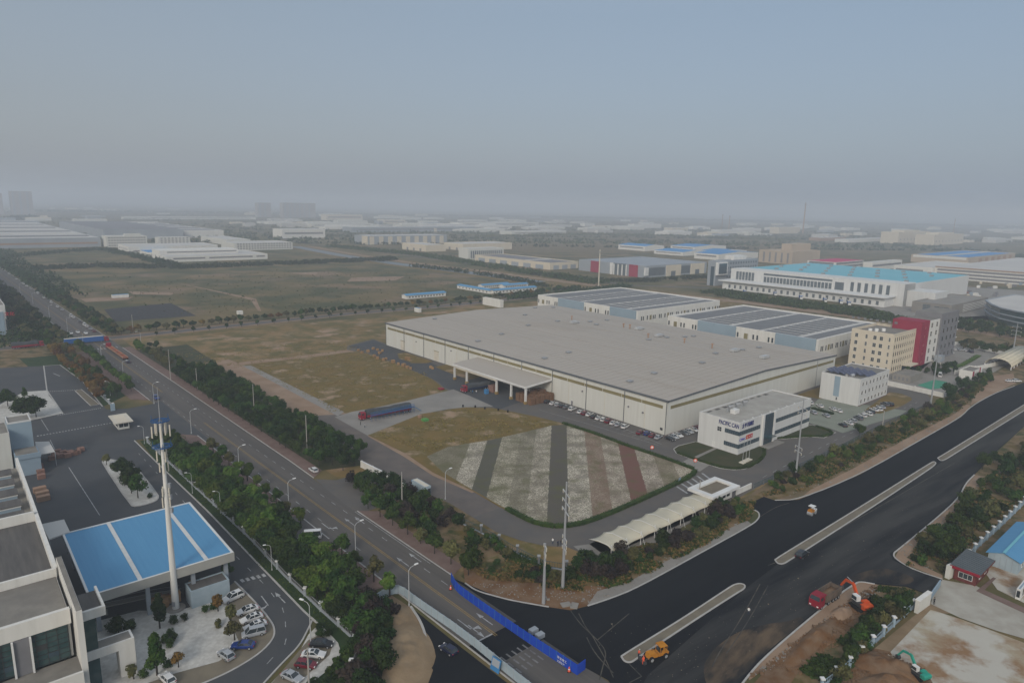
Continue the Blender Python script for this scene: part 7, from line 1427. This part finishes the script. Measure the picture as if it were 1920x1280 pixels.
for k_, n in enumerate((-18.5, -24)):
    rrow('ornamental_tree', 'round', ['amber', 'rust', 'olive', 'green', 'amber'], -130, 8, n, 5.8, 'autumn coloured tree above the upper factory yard, '+('road side row', 'yard side row')[k_]+', {} from the crossing', 'autumn coloured trees above the yard', .86, 1.2)
rrow('street_tree', 'round', ['green', 'green', 'olive'], 169, 217, 9.8, 6.6, 'round street tree on the right kerb below the entry road, {} from the entry', 'street trees on the right kerb below the entry', .80, .4)
for k_ in range(3): rrow('tall_shrub', 'shrub', ['dark', 'plum', 'green', 'green', 'dark'], 150+k_*2, 196, 15.5+k_*4.2, 4.4, 'tall dark shrub right of the main road, '+('kerb row', 'middle row', 'lane row')[k_]+', {} from the entry', 'tall dark shrubs by the entry', 1.15, 1.2, cat='shrub')
for k_, (n, sx_) in enumerate(((12.5, 'field side, front row'), (18.5, 'field side, rear row'), (-13.5, 'left side, front row'), (-20, 'left side, second row'), (-27, 'left side, third row'))):
    rrow('roadside_tree', 'far', ['dark', 'green', 'dark', 'olive'], -360, -150, n, 8.5, 'green tree along the far main road, '+sx_+', {} from the far end', 'trees along the far main road', .80, 1.8)
CR = smooth(XR[3:], 1)
def lrow(P, off, step, name, shape, colours, label, group, sc=1.0, jit=1.0, skipn=0):
    for i, q in enumerate(resample(offset(P, off), step)[skipn:]): put_tree(name, 'tree', shape, colours, q+Vector((rt.uniform(-jit, jit), rt.uniform(-jit, jit), 0)), label.format(nth(i)), group, sc)
lrow(CR, 11, 5.6, 'roadside_tree', 'far', ['dark', 'olive', 'amber', 'green', 'dark'], 'tree beyond the cross road behind the dry field, {} from the crossing', 'trees along the cross road', .74, 1.5, 1)
lrow(CR, -9, 11, 'roadside_tree', 'small', ['dark', 'green'], 'small tree on the near side of the cross road, {} from the crossing', 'trees along the cross road', .9, 1, 2)
# scattered groups
def in_poly(p, Q):
    c = False; j = len(Q)-1
    for i in range(len(Q)):
        if (Q[i].y > p.y) != (Q[j].y > p.y) and p.x < (Q[j].x-Q[i].x)*(p.y-Q[i].y)/(Q[j].y-Q[i].y)+Q[i].x: c = not c
        j = i
    return c
def scat(pts, n, dmin, fn, rs=5):
    Q = WP(*pts); r_ = random.Random(rs); x0, x1 = min(p.x for p in Q), max(p.x for p in Q); y0, y1 = min(p.y for p in Q), max(p.y for p in Q); got = []; t = 0
    while len(got) < n and t < n*60:
        t += 1; p = Vector((r_.uniform(x0, x1), r_.uniform(y0, y1), 0))
        if in_poly(p, Q) and all((p-q).length > dmin for q in got): got.append(p); fn(p)
verge1 = [(985, 1075), (1060, 1080), (1110, 1050), (1200, 1045), (1310, 985), (1330, 965), (1380, 935), (1400, 955), (1340, 990), (1240, 1040), (1170, 1075), (1110, 1090), (1040, 1095), (990, 1090)]
scat(verge1, 110, 1.7, lambda p: put_tree('verge_bush', 'bush', rt.choice(['bush', 'shrub', 'bush']), ['dark', 'green', 'dark', 'plum', 'olive'], p, 'dark bush in the thicket between the wave shaped canopy and the black road', 'bushes of the thicket below the canopy', 1.0, .3))
scat([(1085, 1060), (1110, 1050), (1160, 1060), (1160, 1085), (1090, 1085)], 16, 2.0, lambda p: put_tree('tall_shrub', 'shrub', 'shrub', ['plum', 'dark', 'dark'], p, 'tall dark shrub at the lower end of the wave shaped canopy', 'tall shrubs at the lower canopy end', 1.1, .2))
verge2 = [(1430, 928), (1445, 905), (1560, 855), (1650, 808), (1745, 763), (1800, 735), (1860, 705), (1855, 725), (1800, 765), (1700, 815), (1600, 865), (1520, 903), (1460, 928)]
scat(verge2, 120, 2.2, lambda p: put_tree('verge_bush', 'bush', rt.choice(['bush', 'bush', 'shrub']), ['dark', 'green', 'green', 'olive', 'bright', 'plum', 'dark', 'olive'], p, 'bush in the long verge between the staff lane and the black road', 'bushes of the long verge by the staff lane', 1.0, .3))
for x, y, s_, c_, lab in ((1780, 748, 1.1, 'dark', 'broad dark tree in the verge below the green sports court'), (1612, 815, .7, 'green', 'small rounded tree in the verge at the bend of the thin fence'), (440, 872, .0, 'green', '')):
    if s_: put_tree('verge_tree', 'tree', 'broad', [c_], G(x, y), lab, None, s_, .02)
verge3 = [(1700, 1060), (1715, 1030), (1760, 1000), (1800, 955), (1850, 900), (1920, 840), (1990, 800), (1990, 870), (1900, 945), (1840, 1005), (1800, 1050), (1775, 1075), (1740, 1060)]
scat(verge3, 90, 2.0, lambda p: put_tree('verge_bush', 'bush', rt.choice(['bush', 'shrub', 'shrub']), ['green', 'dark', 'dark', 'olive'], p, 'green bush on the verge between the black road and the white pillared fence', 'bushes of the right hand verge', 1.15, .3))
for i, (x, y, s_) in enumerate(((1755, 1020, .8), (1778, 1045, .85), (1800, 1000, .8), (1830, 985, .8), (1842, 880, .7), (1862, 868, .6))): put_tree('verge_tree', 'tree', 'broad', ['dark', 'green'], G(x, y), f'broad dark tree on the right hand verge, {ORD[i]} going up from the brick gatehouse', 'broad trees of the right hand verge', s_, .05)
scat([(1560, 1290), (1590, 1230), (1625, 1175), (1650, 1130), (1700, 1110), (1712, 1130), (1660, 1180), (1600, 1240), (1570, 1285)], 60, 1.2, lambda p: put_tree('verge_bush', 'bush', rt.choice(['bush', 'shrub']), ['green', 'dark', 'olive', 'dark'], p, 'bush in the strip between the trench and the blue grey fence', 'bushes beside the trench', .85, .3))
scat([(612, 1120), (640, 1108), (690, 1125), (735, 1150), (728, 1210), (712, 1300), (640, 1300), (650, 1240), (672, 1210), (650, 1170)], 60, 1.7, lambda p: put_tree('tall_shrub', 'shrub', rt.choice(['shrub', 'bush']), ['dark', 'green', 'plum', 'dark'], p, 'dark shrub in the thicket between the factory fence and the sand mound', 'shrubs of the thicket left of the sand mound', 1.15, .3))
scat([(905, 1045), (960, 1055), (1000, 1070), (990, 1085), (930, 1080), (900, 1070)], 8, 2.5, lambda p: put_tree('verge_bush', 'bush', 'bush', ['dark', 'olive'], p, 'low bush on the grassy corner left of the power poles', 'bushes on the grassy corner', .8, .3))
scat([(870, 985), (960, 1040), (950, 1052), (900, 1030), (855, 1000)], 9, 3, lambda p: put_tree('verge_bush', 'bush', 'shrub', ['green', 'dark', 'olive'], p, 'shrub below the blue green estate fence', 'shrubs below the estate fence', .7, .3))
scat([(505, 1345), (560, 1310), (620, 1255), (645, 1215), (650, 1290), (600, 1345)], 22, 1.6, lambda p: put_tree('verge_bush', 'bush', 'bush', ['green', 'dark'], p, 'clipped bush behind the lower parking bay at the curved lane', 'bushes behind the lower parking bay', .8, .2))
scat([(1800, 640), (1930, 660), (1930, 690), (1880, 668), (1800, 655)], 40, 4, lambda p: put_tree('roadside_tree', 'tree', 'far', ['green', 'dark', 'olive'], p, 'tree in the green belt beyond the crimson block', 'trees of the belt beyond the crimson block', .6, .3))
scat([(1785, 600), (1850, 612), (1930, 628), (1930, 640), (1800, 622)], 45, 5, lambda p: put_tree('roadside_tree', 'tree', 'far', ['green', 'dark', 'dark'], p, 'tree of the row in front of the curved glass office', 'trees in front of the curved glass office', .8, .2))
scat([(1690, 705), (1720, 695), (1760, 690), (1800, 680), (1790, 700), (1740, 710)], 14, 3, lambda p: put_tree('tall_shrub', 'shrub', 'shrub', ['dark', 'green'], p, 'dark garden shrub in front of the crimson block', 'shrubs in front of the crimson block', 1.0, .3))
scat([(1790, 722), (1860, 700), (1855, 712), (1790, 738)], 12, 3, lambda p: put_tree('verge_bush', 'bush', 'shrub', ['dark', 'green'], p, 'dark shrub behind the red and white gatehouse', 'shrubs behind the red and white gatehouse', 1.0, .3))
for x, y, sh, c_, s_, lab in ((300, 1178, 'cypress', 'dark', 1.15, 'tall dark conifer beside the white monopole'), (295, 1266, 'cypress', 'green', 1.3, 'tall green conifer among the ball shrubs in the gravel garden'), (335, 1251, 'small', 'amber', .72, 'small yellowing tree right of the tall green conifer'), (251, 1273, 'small', 'olive', .75, 'small round tree beside the white arch'), (409, 1146, 'small', 'amber', .85, 'yellowing small tree below the grey blue shed'), (434, 1168, 'small', 'olive', .85, 'olive small tree beside the upper white saloon car'), (440, 1200, 'small', 'olive', 1.0, 'olive round tree beside the silver van'), (428, 1087, 'small', 'green', .9, 'small green tree at the right corner of the blue roof'),
                             (412, 1175, 'bush', 'olive', .8, 'small hedge plant between the two yellowing trees'), (200, 872, 'small', 'olive', .8, 'thin olive tree at the upper tip of the tree island'), (232, 893, 'broad', 'dark', .95, 'big dark tree at the top of the tree island'), (243, 908, 'broad', 'dark', .9, 'second big dark tree on the tree island'), (247, 925, 'round', 'green', .95, 'third tree going down the tree island'), (259, 934, 'round', 'green', 1.0, 'green tree at the lower end of the tree island'),
                             (45, 785, 'broad', 'dark', 1.3, 'large dark tree behind the tall blank block, left one'), (68, 782, 'broad', 'dark', 1.2, 'large dark tree behind the tall blank block, right one'), (15, 762, 'broad', 'dark', 1.1, 'dark tree at the left edge above the blank block'), (47, 748, 'upright', 'green', .9, 'upright tree standing over the dark trees at the left edge'), (40, 768, 'round', 'green', .8, 'rounded tree between the upright tree and the large dark pair'), (217, 1186, 'shrub', 'dark', .9, 'dark shrub below the walkway ramp, left one'), (242, 1184, 'shrub', 'dark', .85, 'dark shrub below the walkway ramp, right one')):
    nm_ = 'conifer' if sh == 'cypress' else 'garden_tree' if sh not in ('bush', 'shrub') else 'garden_shrub'; put_tree(nm_, 'shrub' if nm_ == 'garden_shrub' else 'tree', sh, [c_], G(x, y), lab, None, s_, .02)
for i, (x, y) in enumerate(((346, 1163), (327, 1169), (385, 1147), (400, 1143), (319, 1192), (309, 1204), (326, 1201), (319, 1213), (315, 1253), (270, 1270), (599, 1181), (601, 1194), (616, 1192), (281, 934))):
    put_tree('ball_shrub', 'shrub', 'ball', ['dark', 'green'], G(x, y), (f'clipped ball shrub in the gravel garden, {nth(i)} going down from the monopole' if i < 10 else f'clipped ball shrub beside the black saloon car, {ORD[i-10]} one' if i < 13 else 'clipped ball shrub at the lower tip of the tree island'), 'clipped ball shrubs', 1.15, .12)
# hedges
def hedge(label, pts, w, h, colour='green', dens=26):
    P = smooth(WP(*pts), 1); root = empty('hedge', P[0], 0, label, 'hedge'); r_ = random.Random(len(pts)); mb = MB(); core = MB()
    for a, b in zip(P, P[1:]):
        L = (b-a).length; t = (b-a)/max(L, 1e-6); n = Vector((-t.y, t.x, 0)); core.beam(a-P[0]+Vector((0, 0, h*.42)), b-P[0]+Vector((0, 0, h*.42)), w*.75, h*.8)
        for i in range(int(L*dens)):
            side = r_.random(); c = a-P[0]+t*r_.uniform(0, L)
            if side < .5: c += n*r_.uniform(-w/2, w/2)+Vector((0, 0, h*r_.uniform(.9, 1.12))); nn = Vector((0, 0, 1))
            else: sg = 1 if side < .75 else -1; c += n*sg*w*.5+Vector((0, 0, h*r_.uniform(.1, 1))); nn = n*sg
            leafquad(mb, c, nn+Vector((r_.gauss(0, .5), r_.gauss(0, .5), r_.gauss(0, .4))), .16, r_)
    core.build('core', M['leaf_'+colour], root); mb.build('foliage', M['leaf_'+colour], root); return root
hedge('long low dark hedge along the upper edge of the flower strips', [(1055, 794), (1120, 815), (1180, 838), (1250, 861), (1300, 880)], 1.6, .9)
hedge('low dark hedge curving round the lower tip of the flower strips', [(1303, 883), (1298, 893), (1240, 921), (1160, 957), (1100, 981), (1050, 990), (1010, 984), (985, 974), (950, 955)], 1.8, 1.0)
hedge('low hedge round the office lawn', [(1270, 850), (1300, 861), (1350, 877), (1375, 880), (1395, 879), (1415, 871), (1433, 856), (1433, 843)], 1.2, .8); hedge('low hedge round the small lawn at the office side', [(1455, 822), (1475, 822), (1520, 818), (1545, 820), (1565, 811), (1530, 800)], 1.2, .8)
hedge('short hedge rows between the cars in the staff parking', [(1523, 766), (1540, 771), (1562, 777)], 2.2, .9, 'dark')
hedge('green hedge strip in front of the crimson block forecourt', [(1785, 690), (1805, 685), (1835, 667)], 3, .8, 'bright')
# grass tufts and weeds: countless, one object each
def tufts(name, label, polys, colour, s0=.22, s1=.5, seed=1):
    r_ = random.Random(seed); mb = MB()
    for pts, n in polys:
        def f(p):
            for k in range(3):
                c = p+Vector((r_.uniform(-.5, .5), r_.uniform(-.5, .5), r_.uniform(.1, s1*.9))); leafquad(mb, c, Vector((r_.gauss(0, 1), r_.gauss(0, 1), .6)), r_.uniform(s0, s1), r_)
        Q = WP(*pts); x0, x1 = min(p.x for p in Q), max(p.x for p in Q); y0, y1 = min(p.y for p in Q), max(p.y for p in Q); got = t = 0
        while got < n and t < n*40:
            t += 1; p = Vector((r_.uniform(x0, x1), r_.uniform(y0, y1), .05))
            if noise.noise(p*.12) > -.12 and in_poly(p, Q): got += 1; f(p)
    o = mb.build(name, M['leaf_'+colour]); tag(o, label, 'grass', kind='stuff')
big1 = [(985, 1080), (1100, 1060), (1310, 985), (1420, 930), (1405, 972), (1320, 1022), (1180, 1092), (1110, 1110), (1000, 1100)]
vl = [(1430, 930), (1560, 853), (1745, 762), (1860, 705), (1815, 755), (1790, 775), (1700, 820), (1600, 872), (1500, 920)]
vr = [(1700, 1062), (1712, 1035), (1800, 960), (1860, 890), (1990, 800), (1990, 880), (1900, 950), (1800, 1060)]
tufts('weeds', 'tangled green weeds on the verges of the black road', [(big1, 2600), (vl, 3000), (vr, 2600), ([(1500, 1260), (1560, 1208), (1625, 1170), (1645, 1100), (1715, 1110), (1640, 1205), (1560, 1285)], 1400), ([(870, 1000), (1060, 1070), (1100, 1090), (920, 1085), (880, 1060)], 1200)], 'green', seed=2)
tufts('dry_grass', 'dry yellowish grass on the verges of the black road', [(big1, 1900), (vl, 2000), (vr, 1500), ([(905, 1040), (980, 1060), (1090, 1075), (1100, 1098), (925, 1088), (880, 1068)], 1800), ([(650, 1060), (600, 1010), (610, 1000)], 10)], 'straw', seed=3)
tufts('field_grass', 'coarse straw coloured grass in the dry fields beside the warehouse', [([(330, 660), (640, 640), (800, 700), (825, 730), (640, 770), (450, 690), (350, 690)], 2600), ([(700, 815), (870, 768), (1000, 785), (1035, 797), (840, 838), (800, 850)], 1500), ([(560, 715), (640, 770), (620, 775)], 50)], 'straw', s0=.12, s1=.3, seed=4)
tufts('turf_grass', 'short green turf under the trees along the factory fence', [([(262, 826), (345, 817), (560, 990), (700, 1130), (640, 1215), (605, 1177), (480, 1053), (387, 956)], 2600)], 'bright', s0=.1, s1=.22, seed=5)
# mounds and rubble
def mound(name, label, px, py, rx, ry, h, m, rz=0, seed=1, kind=None):
    p = G(px, py); mb = MB(); n = 26; k = 18
    for i in range(k+1):
        for j in range(n):
            a = 2*pi*j/n; t = i/k; x, y = rx*t*cos(a), ry*t*sin(a); q = Vector((x*.5, y*.5, seed)); z = h*(1-t*t)**1.2*(1+.5*noise.noise(q))+.25*noise.noise(q*3)*(1-t)
            f = 1+.18*noise.noise(Vector((cos(a)*1.5, sin(a)*1.5, seed))); mb.v.append((x*f, y*f, max(z, -.02 if i == k else .02)))
    for i in range(k):
        for j in range(n): a_, b_ = i*n+j, i*n+(j+1) % n; mb.f.append((a_, a_+n, b_+n, b_))
    o = mb.build(name, M[m], smooth=True); o.location = p+Vector((0, 0, .1)); o.rotation_euler = (0, 0, rz); tag(o, label, 'soil mound' if not kind else None, kind=kind)
mound('soil_mound', 'dark brown soil mound between the teal excavator and the fence', 1660, 1250, 7, 3.8, 1.7, 'orangesoil', YAW-1.2, 2)
mound('soil_mound', 'brown soil heap at the bottom edge below the teal excavator', 1665, 1282, 6, 3, 1.3, 'orangesoil', .2, 3)
mound('soil_mound', 'excavated orange soil ridge along the trench', 1520, 1205, 12, 2.0, 1.1, 'orangesoil', YAW+.05, 4)
mound('soil_mound', 'small loose soil heap beside the orange red excavator', 1578, 1150, 3.5, 1.8, .9, 'dirt', YAW, 5)
mound('sand_mound', 'broad sand mound between the thicket and the black side road', 755, 1215, 6.5, 10, 1.0, 'sand', .35, 6); mound('sand_mound', 'smaller rippled sand mound under the pale hoarding', 738, 1155, 4, 5, .9, 'sand', .4, 7)
def rubble(label, polys, m, s0, s1, seed):
    r_ = random.Random(seed); mb = MB()
    for pts, n in polys:
        Q = WP(*pts); x0, x1 = min(p.x for p in Q), max(p.x for p in Q); y0, y1 = min(p.y for p in Q), max(p.y for p in Q); got = 0
        for t in range(n*30):
            if got >= n: break
            p = Vector((r_.uniform(x0, x1), r_.uniform(y0, y1), .08))
            if in_poly(p, Q):
                got += 1; s = r_.uniform(s0, s1)*(2.2 if r_.random() < .06 else 1); b = [p+Vector((r_.uniform(-1, 1)*.2*s+cx_*s/2, r_.uniform(-1, 1)*.2*s+cy_*s/2, 0)) for cx_, cy_ in ((-1, -1), (1, -1), (1, 1), (-1, 1))]
                mb.hexa(b, [q+Vector((r_.uniform(-.1, .1)*s, r_.uniform(-.1, .1)*s, s*r_.uniform(.3, .7))) for q in b])
    o = mb.build('rubble', M[m]); tag(o, label, 'rubble', kind='stuff')
kb1 = [(1102, 1134), (1195, 1101), (1322, 1031), (1410, 983), (1400, 972), (1310, 1012), (1180, 1080), (1100, 1100)]; kb2 = [(1480, 930), (1612, 888), (1722, 825), (1802, 780), (1790, 770), (1700, 812), (1600, 868), (1490, 915)]; kb3 = [(1680, 1034), (1770, 962), (1827, 892), (1850, 893), (1800, 958), (1720, 1030), (1765, 1082)]; kb4 = [(1405, 1270), (1450, 1235), (1590, 1125), (1640, 1096), (1650, 1110), (1590, 1140), (1460, 1250)]
rubble('pale stones and rubble strewn along the kerbs of the black road', [(kb1, 420), (kb2, 420), (kb3, 350), (kb4, 260), ([(870, 1090), (1000, 1100), (1160, 1105), (1100, 1130), (960, 1122)], 160)], 'concrete', .08, .26, 1)
rubble('brown clods strewn on the verges and trench', [(kb4, 500), ([(1440, 1250), (1560, 1160), (1640, 1130), (1610, 1180), (1500, 1265)], 700), (big1, 300), (vl, 400), (vr, 300), ([(1580, 1290), (1640, 1215), (1740, 1255)], 400)], 'orangesoil', .12, .35, 2)
rubble('grit and scraps scattered over the black asphalt', [([(1100, 1160), (1160, 1290), (1360, 1290), (1440, 1200), (1600, 1090), (1480, 1070), (1300, 1180)], 160), ([(1480, 1060), (1760, 880), (1700, 1020), (1500, 1090)], 80)], 'paving', .05, .12, 3)
rubble('pale scraps scattered over the dry fields', [([(460, 688), (640, 660), (800, 705), (760, 748), (640, 770)], 260), ([(330, 640), (700, 600), (690, 640), (420, 670)], 160)], 'dirt', .10, .3, 4)
# far belts and woods, countless
def belt(label, pts, w, n, colour, s=1.6, h=6, seed=1, gap=-.3, world=None):
    r_ = random.Random(seed); mb = MB(); P = world or WP(*pts); Q = resample(P, 4.0) if len(P) > 1 else P
    for i in range(n):
        k = r_.randrange(len(Q)-1); a, b = Q[k], Q[k+1]; t = (b-a).normalized(); nn = Vector((-t.y, t.x, 0)); c = a+t*r_.uniform(0, 4)+nn*r_.uniform(-w/2, w/2)
        if noise.noise(c*.035+Vector((seed, 0, 0))) < gap: continue
        hh = h*(.6+.4*noise.noise(c*.12)+.25*r_.random())
        for j in range(6):
            a_ = r_.uniform(0, 6.28); z = r_.uniform(.1, 1); rr_ = (1-.5*z)*s*1.3; leafquad(mb, c+Vector((cos(a_)*rr_, sin(a_)*rr_, z*hh)), Vector((cos(a_), sin(a_), .7)), s*r_.uniform(.5, .9), r_)
    o = mb.build('tree_belt', M['leaf_'+colour]); tag(o, label, 'tree belt', kind='stuff')
belt('dark tree belt in front of the left factory complex', [(60, 505), (200, 500), (330, 503), (420, 500), (600, 493), (720, 488), (740, 486)], 26, 2600, 'dark', seed=1)
belt('dark tree belt left of the left factory complex', [(-60, 490), (60, 478), (190, 468), (250, 480), (330, 500)], 22, 1500, 'dark', seed=2)
belt('mixed tree belt along the far side of the canal', [(620, 462), (700, 470), (800, 480), (950, 505), (1050, 520), (1130, 533)], 30, 2400, 'green', seed=3)
belt('thin tree belt along the near side of the canal', [(770, 500), (850, 508), (920, 518), (1010, 535), (1100, 552)], 10, 500, 'dark', seed=4)
belt('green belt in front of the striped showroom', [(1000, 515), (1110, 527), (1215, 528), (1330, 520)], 18, 900, 'dark', seed=5, s=1.3, h=5)
belt('long tree belt between the solar sheds and the cyan roofed factory', [(1330, 548), (1450, 566), (1600, 588), (1700, 603), (1790, 618)], 34, 3600, 'green', seed=6, s=1.3, h=5)
belt('tree belt right of the farmhouse behind the warehouse', [(950, 560), (1010, 556), (1080, 548), (1180, 538)], 14, 700, 'dark', seed=7, s=1.2, h=5)
belt('far wooded band above the blue roofed group', [(900, 445), (1100, 440), (1300, 444), (1500, 452)], 60, 1500, 'olive', s=3, h=7, seed=8)
belt('dark wooded mound at the far left', [(20, 414), (60, 410)], 60, 500, 'dark', s=4, h=16, seed=9, gap=-1)
belt('dark wooded band on the horizon at right', [(1000, 408), (1300, 413), (1600, 420), (1960, 428)], 300, 2600, 'dark', s=7, h=16, seed=10, gap=-.2)
belt('dark wooded band on the horizon at left', [(-40, 396), (300, 398), (700, 403), (1000, 407)], 200, 1500, 'dark', s=6, h=12, seed=11, gap=-.1)
belt('trees among the middle distance halls', [(1490, 502), (1560, 512), (1640, 520), (1690, 522)], 30, 700, 'dark', seed=12, s=1.6)
belt('trees beside the right hand halls', [(1760, 470), (1900, 480), (1980, 490)], 60, 700, 'dark', s=3, seed=13)
belt('far trees left of the main road', [(-300, 600), (-100, 560), (-20, 600), (40, 640), (100, 645)], 36, 1500, 'dark', seed=14, s=1.2, h=6)
belt('far trees where the main road fades', None, 14, 700, 'dark', seed=15, s=2, h=8, world=[RDP(-900, 16), RDP(-360, 16)]); belt('far trees left of the fading main road', None, 18, 800, 'dark', seed=16, s=2, h=8, world=[RDP(-900, -19), RDP(-360, -19)])
belt('tree line at the left edge of the green field', [(0, 470), (30, 500), (75, 520), (130, 560)], 30, 700, 'dark', seed=17, s=1.6)
for i in range(14):
    y = 402+i*4.2; belt('band of trees across the hazy middle distance', [(-60 + (i*211) % 500, y-4), (500+(i*173) % 300, y+1), (1100+(i*97) % 300, y+8), (1700+(i*57) % 280, y+15)], 26, 1100, 'dark' if i % 2 else 'green', s=2.6, h=7, seed=20+i, gap=-.08)
sc_ = []
belt('scattered scrub dots in the wide green field', [(120, 525), (400, 518), (640, 515), (800, 530), (700, 560), (400, 570), (200, 560)], 170, 60, 'dark', s=1.0, h=2.0, seed=40, gap=.1)
tufts('meadow_grass', 'coarse grass of the wide green field', [([(140, 540), (420, 515), (700, 500), (880, 535), (860, 560), (560, 580), (330, 590)], 700)], 'olive', s0=.3, s1=.7, seed=9)
# ================================================ HAZE
HZ = MB().box(-11010, -260, -1.0, 11010, 16010, 150.0)
hm = bpy.data.materials.new('haze'); hm.use_nodes = True; N = hm.node_tree.nodes; N.clear()
ho = N.new('ShaderNodeOutputMaterial'); pv = N.new('ShaderNodeVolumePrincipled'); hm.node_tree.links.new(pv.outputs[0], ho.inputs['Volume'])
pv.inputs['Color'].default_value = (0.735, 0.80, 0.885, 1); pv.inputs['Density'].default_value = 0.00033; pv.inputs['Anisotropy'].default_value = 0.0
hz = HZ.build('haze', hm); hz['kind'] = 'stuff'
